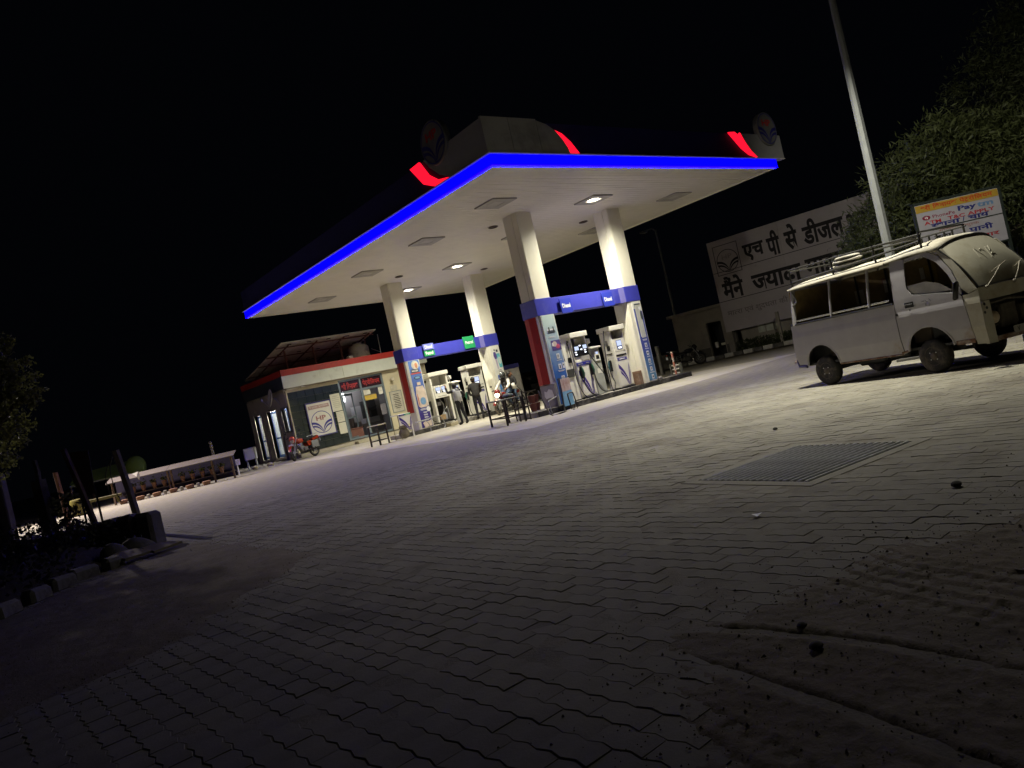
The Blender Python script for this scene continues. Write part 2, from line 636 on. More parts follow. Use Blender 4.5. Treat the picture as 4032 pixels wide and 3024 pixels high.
for q, x, y, r1, r2, r3, r4 in cand:
    top = -.001 + (r1 - .5) * .0042 + noise.noise(V((x * .6, y * .6, 0))) * .003
    if (x, y) in single:
        o = bpy.data.objects.new('paver', vars_[int(r2 * 9.99)])
        C.objects.link(o)
        o.parent = paving
        o.location = (x + (r3 - .5) * .003, y + (r4 - .5) * .003, top)
        o.rotation_euler = (0, 0, (r4 - .5) * .02)
    else:
        rest.add(*paver_geo(top, (x, y), ((r2 - .5) * .03, (r3 - .5) * .03), (r4 - .5) * .02))
stuff(rest.build('paver_field', paverm, paving, 0, False))

# loose sand drifted over the blocks, with wheel tracks pressed into it
TR1 = [(2.20, 2.20), (2.28, 1.80), (2.31, 1.55), (2.31, 1.30), (2.25, .9), (2.05, .2), (1.8, -.6)]
TR2 = [(2.0, 1.95), (1.95, 1.60), (1.87, 1.20), (1.70, .6), (1.5, -.2)]
TR3 = [(2.75, 2.05), (2.65, 1.5), (2.6, .9), (2.4, 0.0)]
TRK = [[(2.95 + .11 * k, 2.1 - .03 * k), (2.75 + .10 * k, 1.6), (2.55 + .10 * k, .9), (2.2 + .08 * k, 0)] for k in range(5)] + [[(1.75 - .12 * k, 1.75), (1.62 - .12 * k, 1.3), (1.4 - .1 * k, .7)] for k in range(4)]
def seg_d(x, y, P):
    d = 1e9
    for k in range(len(P) - 1):
        (x1, y1), (x2, y2) = P[k], P[k + 1]
        dx, dy = x2 - x1, y2 - y1
        t = max(0, min(1, ((x - x1) * dx + (y - y1) * dy) / (dx * dx + dy * dy)))
        d = min(d, math.hypot(x - x1 - dx * t, y - y1 - dy * t))
    return d
def sand(poly, x0, x1, y0, y1, st, tracks, base):
    bb = B()
    nx, ny = int((x1 - x0) / st), int((y1 - y0) / st)
    vs = []
    for i in range(nx + 1):
        for j in range(ny + 1):
            x, y = x0 + i * st, y0 + j * st
            e = edged(x, y, poly) + noise.noise(V((x * 2.3, y * 2.3, 4))) * .22 + noise.noise(V((x * 9, y * 9, 4))) * .07
            m = max(0.0, min(1.0, (e + .02) / .30))
            n1 = noise.noise(V((x * 4, y * 4, 1))) * .005 + noise.noise(V((x * 11, y * 11, 2))) * .005 + noise.noise(V((x * 70, y * 70, 7))) * .006 + max(0, noise.noise(V((x * 24, y * 15, 2))) - .05) * .013 + noise.noise(V((x * 42, y * 42, 5))) * .005
            z = -.011 + m * base + n1 * (.30 + .5 * m)
            for T, wd, dp_ in tracks:
                d = seg_d(x, y, T)
                if wd < .02:
                    z -= dp_ * m * math.exp(-(d / .021) ** 2) - .005 * m * math.exp(-((d - .05) / .03) ** 2)
                elif d < wd * 2.4:
                    tread = (.0015 if wd < .02 else .0035) * math.sin((x * .35 + y) * 75)
                    if d < wd:
                        z -= (dp_ + tread) * m
                    else:
                        z += .005 * m * max(0, 1 - (d - wd) / (wd * 1.4))
            vs.append((x, y, z))
    fs = [(i * (ny + 1) + j, (i + 1) * (ny + 1) + j, (i + 1) * (ny + 1) + j + 1, i * (ny + 1) + j + 1) for i in range(nx) for j in range(ny)]
    bb.add(vs, fs)
    return stuff(bb.build('sand', sandm, None, 60, False))
tag(sand(SANDR, .9, 5.2, -1.0, 2.4, .0165, ((TR1, .016, .020), (TR2, .016, .022)) + tuple((T, .030, .0045) for T in TRK), .012), 'loose brown sand with wheel tracks drifted over the paving blocks', 'sand')
tag(sand(SANDL, -1.5, 3.1, 4.4, 11.0, .038, (), .020), 'patch of brown dirt spilled over paving beside the low wall', 'dirt')

# crumbs of earth strewn over the sand and the blocks round it
def clods(poly, x0, x1, y0, y1, n, seed, lab):
    rn = random.Random(seed)
    bb = B()
    k = 0
    while k < n:
        x, y = rn.uniform(x0, x1), rn.uniform(y0, y1)
        e = edged(x, y, poly)
        if e < -.35 or rn.random() > (1 if e > .05 else .12 + max(0, e + .35)):
            continue
        r = .0028 + .0065 * rn.random() ** 5
        a = rn.uniform(0, 6.28)
        c, s = math.cos(a) * r, math.sin(a) * r
        z = .004 if e > .15 else 0.0
        q = rn.uniform(.5, 1.1)
        bb.add([(x + c, y + s, z), (x - s * q, y + c * q, z), (x - c, y - s, z), (x + s * q, y - c * q, z), (x + c * .2, y - s * .2, z + r * rn.uniform(.8, 1.3))], [(0, 1, 4), (1, 2, 4), (2, 3, 4), (3, 0, 4)])
        k += 1
    tag(stuff(bb.build('earth_crumbs', clodm, None, 0, False)), lab, 'earth crumbs')
clodm = M('earth clod', (.135, .112, .080), .95, var=.4, scale=6)
clods(SANDR, .9, 5.4, -1.0, 2.5, 5200, 77, 'small crumbs of earth strewn over the loose sand and wheel tracks')
clods(SANDL, -1.5, 3.1, 4.4, 11.0, 9000, 78, 'small crumbs of earth strewn over the dirt by the low wall')

# drain grate
t = thing('drain_grate', 'rectangular steel bar grate set flush in the paving', 'drain grate')
fr = V((1.19, -.19, 0)).normalized()
wd = V((-.20, -1.09, 0)).normalized()
Lg, Wg = 1.2, 1.12
g0 = V((GR0[0], GR0[1], 0))
Rg = Matrix((fr, -wd, ZA)).transposed()
pit_dark = B()
pit_dark.box(g0 + fr * Lg / 2 + wd * Wg / 2 + V((0, 0, -.155)), (Lg + .02, Wg + .02, .2), Rg)
pit_dark.build('pit_dark', blackm, t, 0)  # shallow block; its black stands in for deep shade under the bars
sur = B()
for c, d in ((fr * Lg / 2 + wd * -.05, (Lg + .2, .1, .05)), (fr * Lg / 2 + wd * (Wg + .05), (Lg + .2, .1, .05)), (fr * -.05 + wd * Wg / 2, (.1, Wg, .05)), (fr * (Lg + .05) + wd * Wg / 2, (.1, Wg, .05))):
    sur.box(g0 + c + V((0, 0, -.024)), d, Rg)
sur.build('surround', paverm, t, 0)
bar = B()
bar.box((0, 0, 0), (Lg, .026, .05), Rg, 0, .008)
bme = bar.mesh('bar', M('grate iron', (.30, .30, .29), .5, metal=.3, var=.3, scale=12), 30)
for k in range(17):
    o = bpy.data.objects.new('bar', bme)
    C.objects.link(o)
    o.parent = t
    o.location = g0 + fr * Lg / 2 + wd * (.035 + k * (Wg - .07) / 16) + V((0, 0, -.018))
# small litter on the yard
def pebble(p, r, m, lab, cat='stone'):
    bb = B()
    bb.ell((0, 0, r * .35), (r, r * .8, r * .5), 8, 5)
    bb.v = [(x * (1 + .3 * noise.noise(V((x * 40, y * 40, k)))), y, z) for k, (x, y, z) in enumerate(bb.v)]
    o = bb.build('pebble' if cat == 'stone' else 'paper_scrap', m, None, 40)
    o.location = (p[0], p[1], 0.004)
    tag(o, lab, cat)
darkst = M('dark stone', (.05, .045, .04), .9, var=.3)
pebble((4.37, 1.85), .035, darkst, 'dark stone on the paving right of the drain grate')
pebble((2.36, 1.63), .022, darkst, 'small dark clod on the loose sand above the long wheel track')
pebble((2.21, 1.49), .028, darkst, 'larger dark clod on the loose sand between the wheel tracks')
pebble((7.05, 4.65), .03, darkst, 'dark scrap on the paving between the grate and the pumps')
bb = B()
bb.add([(-.03, -.02, .004), (.035, -.015, .012), (.03, .02, .004), (-.02, .025, .016)], [(0, 1, 2, 3)])
o = bb.build('paper_scrap', whiteink, None, 0, False)
o.location = (3.79, 2.75, 0.006)
tag(o, 'white paper scrap on the paving in front of the drain grate', 'litter')

# ------------------------------------------------------------------ canopy
X0, X1, Y0, Y1, ZC = 11.07, 22.78, 12.85, 29.45, 5.98
can = thing('canopy', 'large flat petrol station canopy with a glowing blue edge on four columns', 'canopy')
b = B()
n = 83
for k in range(n):
    ya, yb = Y0 + .12 + (Y1 - Y0 - .24) * k / n, Y0 + .12 + (Y1 - Y0 - .24) * (k + 1) / n
    b.span((X0 + .12, ya, ZC), (X1 - .12, yb - .024, ZC + .02))
stuff(b.build('soffit_planks', soffitm, can, 0, False))
b = B()
b.span((X0 + .1, Y0 + .1, ZC + .022), (X1 - .1, Y1 - .1, ZC + .95))
b.build('roof_deck', M('roof deck', (.10, .10, .10), .8), can, 0)
b = B()
b.span((X0 + .02, Y0 + .02, ZC - .03), (X1 - .02, Y0 + .12, ZC + .02)).span((X0 + .02, Y1 - .12, ZC - .03), (X1 - .02, Y1 - .02, ZC + .02))
b.span((X0 + .02, Y0 + .12, ZC - .03), (X0 + .12, Y1 - .12, ZC + .02)).span((X1 - .12, Y0 + .12, ZC - .03), (X1 - .02, Y1 - .12, ZC + .02))
b.build('edge_trim', soffitm, can, 0)
b = B()
b.span((X0 - .03, Y0 - .03, ZC + .01), (X1 + .02, Y0 + .03, ZC + .25))
b.build('led_band', blue_on, can, 0)
b = B()
b.span((X0 - .03, Y0 + .032, ZC + .01), (X0 + .03, Y1 + .02, ZC + .25))
b.build('led_band', blue_on, can, 0)
b = B()
b.span((X0 - .028, Y0 - .028, ZC + .004), (X1 + .018, Y0 + .018, ZC + .0095)).span((X0 - .028, Y0 + .034, ZC + .004), (X0 + .018, Y1 + .018, ZC + .0095))
b.build('spill_strip', blue_down, can, 0)  # added strip facing down, throws the band's blue onto the ground
b = B()
b.span((X1 - .01, Y0 + .04, ZC + .02), (X1 + .03, Y1, ZC + .24)).span((X0 + .04, Y1 - .01, ZC + .02), (X1 - .02, Y1 + .03, ZC + .24))
b.build('edge_band', navy, can, 0)
# upstand boards above the lit edge
PZ0, PZ1 = ZC + .275, ZC + 1.08
fy = lambda w0: (lambda u, v, w: V((u, Y0 - w0 - w, v)))
fx = lambda w0: (lambda u, v, w: V((X0 - w0 - w, u, v)))
b = B()
b.span((X0 - .10, Y0 - .10, PZ0 - .022), (X1 + .45, Y0 + .1, PZ0)).span((X0 - .10, Y0 + .102, PZ0 - .022), (X0 + .1, Y1 + .1, PZ0))
b.build('drip_ledge', white, can, 0)
b = B()
b.prism([(13.0, PZ0), (21.6, PZ0), (20.7, PZ1 - .04), (13.0, PZ1 - .04)], fy(-.04), 0, .05)
b.prism([(14.3, PZ0), (Y1, PZ0), (Y1, PZ1 - .04), (14.9, PZ1 - .04)], fx(-.04), 0, .05)
b.build('parapet_board', navy, can, 0)
wp = M('white fascia panel', (.34, .34, .34), .45, var=.08, scale=2, col2=(.22, .22, .21), amt=.25)
curve = [(12.66, PZ1 - .02), (12.95, PZ1 - .10), (13.2, PZ1 - .25), (13.38, PZ1 - .46), (13.5, PZ1 - .66), (13.54, PZ0)]
for k, (a, c) in enumerate(((10.96, 11.75), (11.76, 12.62))):
    b = B()
    b.prism([(a, PZ0), (c, PZ0), (c, PZ1 + .02), (a, PZ1 + .02)], fy(.02), 0, .06)
    b.build('fascia_panel', wp, can, 0)
b = B()
b.prism([(12.63, PZ0)] + list(reversed(curve)) + [(12.63, PZ1 - .01)], fy(.02), 0, .06)
b.build('fascia_panel', wp, can, 0)
b = B()
b.prism([(12.79, PZ0), (14.35, PZ0 + .0), (14.75, PZ0 + .2), (15.1, PZ0 + .5), (15.3, PZ1 - .05), (12.79, PZ1 - .0)], fx(.02), 0, .06)
b.build('fascia_panel', wp, can, 0)
b = B()
b.prism([(21.72, PZ0), (23.22, PZ0), (23.22, PZ1 - .05), (21.05, PZ1 - .05), (21.2, PZ1 - .3), (21.42, PZ0 + .24)], fy(.02), 0, .06)
b.span((23.15, Y0 + .046, PZ0), (23.22, Y0 + 1.2, PZ1 - .05))
b.build('fascia_panel', wp, can, 0)
for poly, fn in (([(13.20, PZ1 - .22), (13.42, PZ1 - .30), (13.66, PZ1 - .50), (13.90, PZ0), (13.565, PZ0), (13.50, PZ0 + .22), (13.38, PZ1 - .44)], fy(.01)),
                 ([(20.43, PZ1 - .03), (20.74, PZ1 - .01), (20.9, PZ1 - .10), (21.02, PZ1 - .02), (21.2, PZ1 - .33), (21.42, PZ0 + .22), (21.70, PZ0 + .02), (21.3, PZ0 + .10), (20.95, PZ0 + .30)], fy(.03)),
                 ([(15.95, PZ1 - .04), (15.50, PZ1 - .02), (15.22, PZ0 + .36), (14.88, PZ0 + .12), (14.45, PZ0 + .03), (14.5, PZ0 - .02), (15.0, PZ0 - .01), (15.5, PZ0 + .22)], fx(.03))):
    b = B()
    b.prism(poly, fn, 0, .05)
    b.build('lit_swoosh', red_on, can, 0)
discm = M('emblem disc', (.18, .18, .175), .5, var=.1)
for fn, cu_, cz in ((fy(.12), 22.45, ZC + 1.20), (fx(.12), 14.63, ZC + 1.22)):
    b = B()
    nn = 36
    b.prism([(cu_ + .53 * math.cos(2 * PI * k / nn), cz + .53 * math.sin(2 * PI * k / nn)) for k in range(nn)], fn, -.12, .04)
    d = b.build('emblem_disc', discm, can, 30)
    sgn = 1 if cu_ > 20 else -1
    emblem(d, lambda u, v, fn=fn, cu_=cu_, cz=cz, sgn=sgn: fn(cu_ + sgn * u, cz + v, .046), .50)

COLS = [(14.74, 16.60, .60, .60), (18.63, 16.60, .61, .60), (15.24, 25.34, .62, .60), (19.26, 25.34, .64, .60)]
seam = M('cladding seam', (.09, .085, .075), .7)
for cx, cy_, w, d in COLS:
    b = B()
    b.span((cx + .012, cy_ + .012, .15), (cx + w - .012, cy_ + d - .012, ZC - .001))
    co = b.build('column', seam, can, 0)
    for a0, a1 in ((0, .33), (.345, 1)):
        for x in (cx, cx + w):
            b = B()
            b.box((x, cy_ + d * (a0 + a1) / 2, (ZC + .152) / 2), (.024, d * (a1 - a0) - .004, ZC - .154), None, 0, .004)
            b.build('cladding_panel', cream, co, 0)
    for y in (cy_, cy_ + d):
        b = B()
        b.box((cx + w / 2, y, (ZC + .152) / 2), (w - .03, .022, ZC - .154), None, 0, .004)
        b.build('cladding_panel', cream, co, 0)

# canopy lamps
def canopy_lamp(x, y, on, lab):
    t = thing('canopy_lamp', lab, 'ceiling lamp', (x, y, ZC - .03), 0, 'square lamps in the canopy ceiling')
    b = B()
    o = .42
    for u0, v0, u1, v1 in ((-o, -o, o, -.19), (-o, .19, o, o), (-o, -.188, -.19, .188), (.19, -.188, o, .188)):
        b.span((u0, v0, -.012), (u1, v1, .028), 0)
    b.build('frame', M('lamp frame', (.42, .40, .36), .5, var=.1), t, 0)
    b = B()
    b.span((-.186, -.186, -.004), (.186, .186, .024))
    if on:
        b = B()
        b.span((-.12, -.12, -.004), (.12, .12, .024))
        lamp_light('lamp_light', t, (0, 0, -.03), (0, 0, -1), W_CANOPY, (1.0, .955, .78), 80, 1.0, .10)
    b.build('lens', lens_on if on else lens_off, t, 0)
rows = {15.55: 'first', 19.25: 'second', 23.25: 'third', 27.2: 'last'}
canopy_lamp(17.0, 15.55, True, 'lit square canopy lamp above the front of the two diesel pumps')
canopy_lamp(17.2, 23.3, True, 'lit square canopy lamp above the men at the petrol pumps')
canopy_lamp(17.3, 27.2, True, 'lit square canopy lamp nearest the office, past the petrol pumps')
canopy_lamp(17.0, 19.25, False, 'unlit square canopy lamp behind the near left column')
canopy_lamp(13.25, 15.6, False, 'unlit square canopy lamp nearest the front corner of the canopy')
canopy_lamp(13.25, 19.2, False, 'second unlit square canopy lamp back along the left edge of the canopy')
canopy_lamp(13.2, 23.1, False, 'third unlit square canopy lamp back along the left edge of the canopy')
canopy_lamp(13.3, 27.15, False, 'unlit square canopy lamp at the far end of the left edge, over the office')
canopy_lamp(20.8, 15.5, False, 'unlit square canopy lamp near the right edge, nearest the white end panel')
canopy_lamp(20.75, 19.3, False, 'unlit square canopy lamp just right of the near right column top')
for x, y, w in ((14.98, 18.0, 'left of the near left column top'), (18.94, 18.0, 'left of the near right column top'), (15.12, 24.2, 'by the top of the far left column'), (19.3, 24.36, 'by the top of the far right column')):
    t = thing('downlight', 'small round dark downlight hole ' + w, 'downlight', (x, y, ZC - .012), 0, 'round downlights in the canopy ceiling')
    b = B()
    b.lathe([(.15, 0), (.155, -.02), (.12, -.02), (.11, .008)], 20)
    b.build('rim', M('downlight rim', (.09, .06, .05), .5), t)
    b = B()
    b.lathe([(.001, .008), (.115, .008)], 20)
    b.build('reflector', M('downlight inner', (.03, .02, .018), .4), t, 0, False)

# ------------------------------------------------------------------ pump islands
kerbd = M('dark kerb paint', (.035, .033, .031), .8, var=.4, scale=6, col2=(.15, .14, .12), amt=.35, bump=.4)
for nm, x0, x1, y0, y1, lab in (('a', 13.8, 20.35, 16.47, 17.42, 'long raised kerb island under the two diesel pumps'), ('b', 14.3, 20.3, 25.22, 26.12, 'long raised kerb island under the two petrol pumps')):
    t = thing('pump_island', lab, 'kerb island', group='pump islands')
    b = B()
    b.span((x0, y0 + .02, 0), (x1, y1, .15), 0, .01)
    b.build('island_slab', conc, t, 0)
    k, x = 0, x0
    while x < x1 - .1:
        xe = min(x + .78, x1)
        b = B()
        b.span((x + .004, y0 - .02, 0.0), (xe - .004, y0 + .016, .155 + .006 * (k % 2)), 0, .008)
        b.build('kerb_stone', kerbd if nm == 'a' or k not in (3, 4) else conc, t, 0)
        x, k = xe, k + 1
    # lower end block
    if nm == 'a':
        b = B()
        b.span((20.36, 16.5, 0), (20.95, 17.3, .16), 0, .02)
        b.build('end_block', kerbd, t, 0)

# ------------------------------------------------------------------ portals of beam, red wings and posters
light_post = M('poster margin', (.70, .69, .63), .5, var=.05)
def icon(bd, x, z, w, h, y, dk):
    nb = B()
    nb.box((x, y, z), (w, .004, h), None, 2)
    for q in dk:
        nb.box((x + q[0] * w, y - .003, z + q[1] * h), (w * q[2], .004, h * q[3]), None, 3)
    bd.__dict__.setdefault('subs', []).append(nb)
def strokes(bd, x, z, w, n, y, h=.014, m=2, gap=1.9, seed=0):
    r = random.Random(seed)
    for k in range(n):
        ww = w * r.uniform(.55, 1)
        u = x - ww / 2
        while u < x + ww / 2:
            g = r.uniform(.02, .06)
            bd.box((u + g / 2, y, z - k * h * gap), (g * .85, .003, h), None, m)
            u += g
def portal(name, lab, c0, c1, yb, signs):
    t = thing('pump_portal', lab, 'portal frame', group='portal frames over the pumps')
    xa, xb = c0[0] - .07, c1[0] + c1[2] + .07
    b = B()
    b.span((c0[0] + c0[2] + .03, yb + .03, 2.87), (c1[0] - .06, yb + .58, 3.35), 0, .006)
    b.build('header_beam', bluev, t, 0)
    for c in (c0, c1):
        b = B()
        b.span((c[0] - .05, yb - .03, 2.86), (c[0] + c[2] + .03, yb + .66, 3.37), 0, .006)
        b.build('beam_end', bluev, t, 0)
    b = B()
    b.prism([(c1[0] - .27, yb + .034), (c1[0] - .055, yb - .028), (c1[0] - .055, yb + .3), (c1[0] - .27, yb + .3)], lambda u, v, w: V((u, v, w)), 2.865, 3.362)
    b.build('beam_facet', M('beam facet', (.16, .15, .42), .4, var=.06), t, 0)
    # folded red wings on the outer faces
    for x, s in ((c0[0], -1), (c1[0] + c1[2], 1)):
        b = B()
        b.prism([(yb + .13, .02), (yb + .36, .10), (yb + .63, .025), (yb + .63, .015), (yb + .13, .012)], lambda u, v, w, x=x, s=s: V((x + s * v, u, w)), .85, 2.855)
        b.build('side_wing', redm, t, 0)
    for sx0, sx1, z0, z1, rows_ in signs:
        for k, (txt, mm) in enumerate(rows_):
            n_ = len(rows_)
            za, zb_ = z1 - (z1 - z0) * (k + 1) / n_, z1 - (z1 - z0) * k / n_
            b = B()
            R = Matrix.Rotation(math.radians(-4), 3, 'X')
            b.box(((sx0 + sx1) / 2, yb - .035 + (.02 * k if n_ > 1 else 0), (za + zb_) / 2), (sx1 - sx0, .03, zb_ - za - .004), R, 0, .004)
            s = b.build('fuel_sign', mm, t, 0)
            b = B()
            hh = .135
            letter(b, txt, V((0, 0, 0)), XA, R @ ZA, (sx1 - sx0) * .70, hh, 0, .03)
            o0 = V(((sx0 + sx1) / 2 - (sx1 - sx0) * .35, yb - .058 + (.02 * k if n_ > 1 else 0), (za + zb_) / 2 - hh / 2))
            b.v = [tuple(V(p) + o0) for p in b.v]
            b.build('lettering', whiteink, s, 0, False)
    return t
signblue = M('sign blue', (.030, .045, .38), .4, var=.06)
signlav = M('sign lavender', (.16, .19, .55), .4, var=.06)
pa = portal('a', 'blue beam on two columns with two Diesel signs over the pumps', COLS[0], COLS[1], 16.60, ((15.66, 16.13, 2.82, 3.28, (('Diesel', signblue),)), (17.50, 17.98, 2.82, 3.28, (('Diesel', signblue),))))
pb = portal('b', 'blue beam on two columns with a Diesel Petrol sign and a green Petrol sign', COLS[2], COLS[3], 25.34, ((16.16, 16.66, 2.91, 3.40, (('Diesel', signlav), ('Petrol', green))), (18.14, 18.68, 2.92, 3.43, (('Petrol', green),))))

lb = (.30, .50, .58)
def poster(parent, x0, x1, y, z0, z1, ground, bd_extra, mats):
    b = B()
    b.span((x0, y - .014, z0), (x1, y, z1))
    p = b.build('poster', light_post, parent, 0)
    b = B()
    b.span((x0 + .025, y - .018, z0 + .01), (x1 - .025, y - .0142, z1 - .01))
    b.build('print_ground', ground, p, 0)
    b = B()
    bd_extra(b, y - .022)
    stuff(b.build('print', mats, p, 0, False))
    for nb in b.__dict__.get('subs', []):
        nb.build('icon', mats, p, 0, False)
    return p
ttx = ((-.16, -.02, .14, .5), (.16, -.02, .14, .5), (-.16, .31, .12, .1), (.16, .31, .12, .1))
tph = ((0, -.05, .34, .6),)
tcar = ((0, .05, .6, .28), (-.2, -.18, .16, .14), (.2, -.18, .16, .14))
thand = ((-.2, -.1, .16, .4), (.2, -.1, .16, .4), (0, -.3, .3, .16), (0, .25, .3, .1))
g1 = MG('poster sky to blue', (.035, .13, .42), (.50, .62, .60), 1.2, 2.5)
def ex1(b, y):
    b.box((15.06, y, 2.38), (.30, .003, .10), None, 2)
    b.box((15.0, y - .003, 2.42), (.04, .003, .14), None, 3)
    b.box((15.17, y - .003, 2.42), (.04, .003, .14), None, 3)
    strokes(b, 15.06, 2.37, .42, 2, y - .004, .03, 3, 1.2, 3)
    strokes(b, 15.04, 2.2, .3, 2, y, .016, 2, 1.6, 4)
    b.box((15.14, y, 1.93), (.36, .003, .30), None, 4)
    b.ell((15.09, y - .002, 1.97), (.09, .002, .08), 10, 6, None, 5)
    b.ell((15.20, y - .002, 1.89), (.08, .002, .07), 10, 6, None, 6)
    b.box((15.01, y - .003, 1.96), (.05, .003, .10), None, 2)
    icon(b, 15.12, 1.60, .12, .155, y, ttx)
    strokes(b, 15.12, 1.48, .22, 1, y, .018, 2, 1, 5)
    icon(b, 15.11, 1.29, .12, .155, y, tph)
    icon(b, 15.25, 1.30, .08, .17, y, ((0, .1, .4, .3),))
    strokes(b, 15.12, 1.17, .3, 2, y, .014, 2, 1.8, 6)
    icon(b, 15.13, .93, .13, .155, y, thand)
    strokes(b, 15.13, .80, .3, 2, y, .018, 2, 1.6, 7)
pm = [blueink, greyink, whiteink, M('print dark', (.05, .06, .07), .5), M('print violet', (.10, .07, .25), .5), M('print cream', (.60, .50, .42), .5), M('print pink', (.50, .08, .16), .5)]
poster(pa, 14.79, 15.33, 16.585, .18, 2.86, g1, ex1, pm)
g2 = MG('poster blue fall', (.10, .25, .42), (.05, .07, .34), .3, 1.4)
def ex2(b, y):
    b.span((18.93, y - .002, 1.62), (19.14, y, 2.72), 7)
    b.span((18.88, y - .004, 2.72), (19.17, y, 2.76), 3)
    b.span((18.88, y - .003, 1.85), (18.905, y, 2.72), 1)
    b.ell((19.11, y - .002, 2.60), (.055, .003, .055), 10, 6, None, 2)
    b.ell((19.13, y - .003, 2.36), (.055, .004, .16), 10, 6, None, 3)
    strokes(b, 19.02, 1.56, .26, 2, y, .016, 2, 1.8, 11)
    for k, q in enumerate((tph, tcar, thand, ttx, tcar)):
        icon(b, 19.03, 1.37 - k * .265, .105, .14, y, q)
        strokes(b, 19.03, 1.26 - k * .265, .22, 2, y, .012, 2, 1.7, 12 + k)
pm2 = pm + [M('print pale grey', (.50, .50, .45), .5)]
p = poster(pa, 18.80, 19.23, 16.585, .18, 2.84, light_post, ex2, pm2)
b = B()
b.span((18.825, 16.5645, .20), (19.205, 16.5668, 1.66))
b.span((18.825, 16.5645, 1.662), (18.90, 16.5668, 2.6)).span((19.15, 16.5645, 1.662), (19.205, 16.5668, 2.5))
b.build('print_ground', g2, p, 0)
g3 = MG('poster violet', (.035, .022, .19), (.10, .20, .52), .7, 2.6)
def ex3(b, y):
    b.ell((15.62, y + .001, 2.66), (.17, .002, .17), 14, 8, None, 8)
    b.ell((15.55, y - .002, 2.62), (.06, .002, .10), 10, 6, None, 5)
    b.ell((15.66, y - .002, 2.64), (.07, .002, .11), 10, 6, None, 9)
    b.box((15.56, y - .004, 2.44), (.34, .003, .13), None, 3)
    letter(b, 'RACER', (15.42, y - .008, 2.40), XA, ZA, .28, .075, 2, .03)
    b.box((15.58, y - .003, 2.335), (.46, .003, .05), None, 10)
    b.ell((15.60, y - .003, 2.16), (.16, .003, .065), 14, 8, None, 3)
    b.ell((15.60, y - .005, 2.16), (.12, .003, .045), 14, 8, None, 11)
    b.prism([(15.52, 1.98), (15.68, 1.98), (15.68, 1.86), (15.52, 1.86)], lambda u, v, w: V((u, y - w, v)), 0, .004, 5)
    b.prism([(15.44, 1.82), (15.76, 1.82), (15.82, 1.62), (15.82, 1.05), (15.74, .98), (15.46, .98), (15.38, 1.05), (15.38, 1.5)], lambda u, v, w: V((u, y - w, v)), 0, .004, 5)
    b.ell((15.63, y - .005, 1.22), (.13, .003, .15), 12, 8, None, 11)
    b.ell((15.43, y - .006, 1.3), (.02, .003, .25), 8, 8, None, 10)
    strokes(b, 15.56, .93, .34, 3, y, .015, 2, 1.8, 21)
    b.ell((15.78, y - .003, .88), (.09, .002, .10), 10, 6, None, 2)
    for k in range(4):
        strokes(b, 15.6, .79 - k * .095, .18, 2, y, .018, 2, 1.7, 22 + k)
    b.prism([(15.40, .38), (15.52, .43), (15.70, .42), (15.80, .46), (15.80, .22), (15.62, .21), (15.46, .16), (15.44, .26)], lambda u, v, w: V((u, y - w, v)), 0, .004, 5)
pm3 = pm + [whiteink, M('print glow', (.62, .60, .50), .5), M('print orange', (.55, .25, .14), .5), M('print red', (.48, .10, .08), .5), M('print steel blue', (.16, .30, .48), .5)]
poster(pb, 15.30, 15.85, 25.325, .18, 2.86, g3, ex3, pm3)
def ex4(b, y):
    fn = lambda u, v, w: V((u, y - w, v))
    b.ell((19.60, y, 2.66), (.035, .002, .045), 10, 6, None, 3)
    b.prism([(19.52, 2.58), (19.63, 2.58), (19.68, 2.40), (19.64, 2.28), (19.54, 2.28), (19.50, 2.42)], fn, 0, .003, 4)
    b.prism([(19.54, 2.28), (19.65, 2.28), (19.63, 1.85), (19.58, 1.85)], fn, 0, .003, 7)
    b.prism([(19.66, 2.50), (19.84, 2.50), (19.86, 1.90), (19.70, 1.90)], fn, 0, .003, 8)
    b.ell((19.77, y - .003, 2.2), (.07, .002, .16), 10, 8, None, 9)
    b.box((19.72, y - .002, 2.62), (.10, .003, .10), None, 3)
    for k in range(3):
        strokes(b, 19.68, 1.79 - k * .06, .28, 1, y, .022, 1, 1, 31 + k)
    b.prism([(19.50, 1.58), (19.80, 1.62), (19.80, 1.22), (19.50, 1.22)], fn, 0, .003, 10)
    letter(b, 'Fuel', (19.55, y - .007, 1.38), XA, ZA + XA * .1, .2, .12, 2, .03)
    b.box((19.66, y + .0005, .72), (.38, .003, .98), None, 11)
    icon(b, 19.64, 1.08, .12, .15, y, ttx)
    strokes(b, 19.64, .96, .24, 1, y, .018, 2, 1, 33)
    icon(b, 19.64, .80, .12, .15, y, thand)
    strokes(b, 19.64, .68, .24, 2, y, .016, 2, 1, 34)
    icon(b, 19.64, .48, .12, .15, y, tcar)
pm4 = pm + [M('print lilac', (.45, .38, .50), .5), M('print aqua', (.12, .45, .52), .5), M('print mint', (.55, .65, .60), .5), M('print royal', (.05, .10, .42), .5), M('print azure', (.06, .20, .50), .5)]
poster(pb, 19.40, 19.88, 25.325, .18, 2.86, light_post, ex4, pm4)
# grey foot with a torn notice on the near left column
b = B()
b.span((14.71, 16.57, .15), (14.79, 17.22, .84), 0, .006)
cf = b.build('column_foot', conc, pa, 0)
b = B()
b.prism([(16.66, .46), (16.74, .43), (16.86, .45), (17.02, .42), (17.08, .50), (17.05, .66), (16.95, .62), (16.84, .70), (16.70, .66)], lambda u, v, w: V((14.706 - w, u, v)), 0, .004)
b.build('torn_notice', paper, cf, 0)
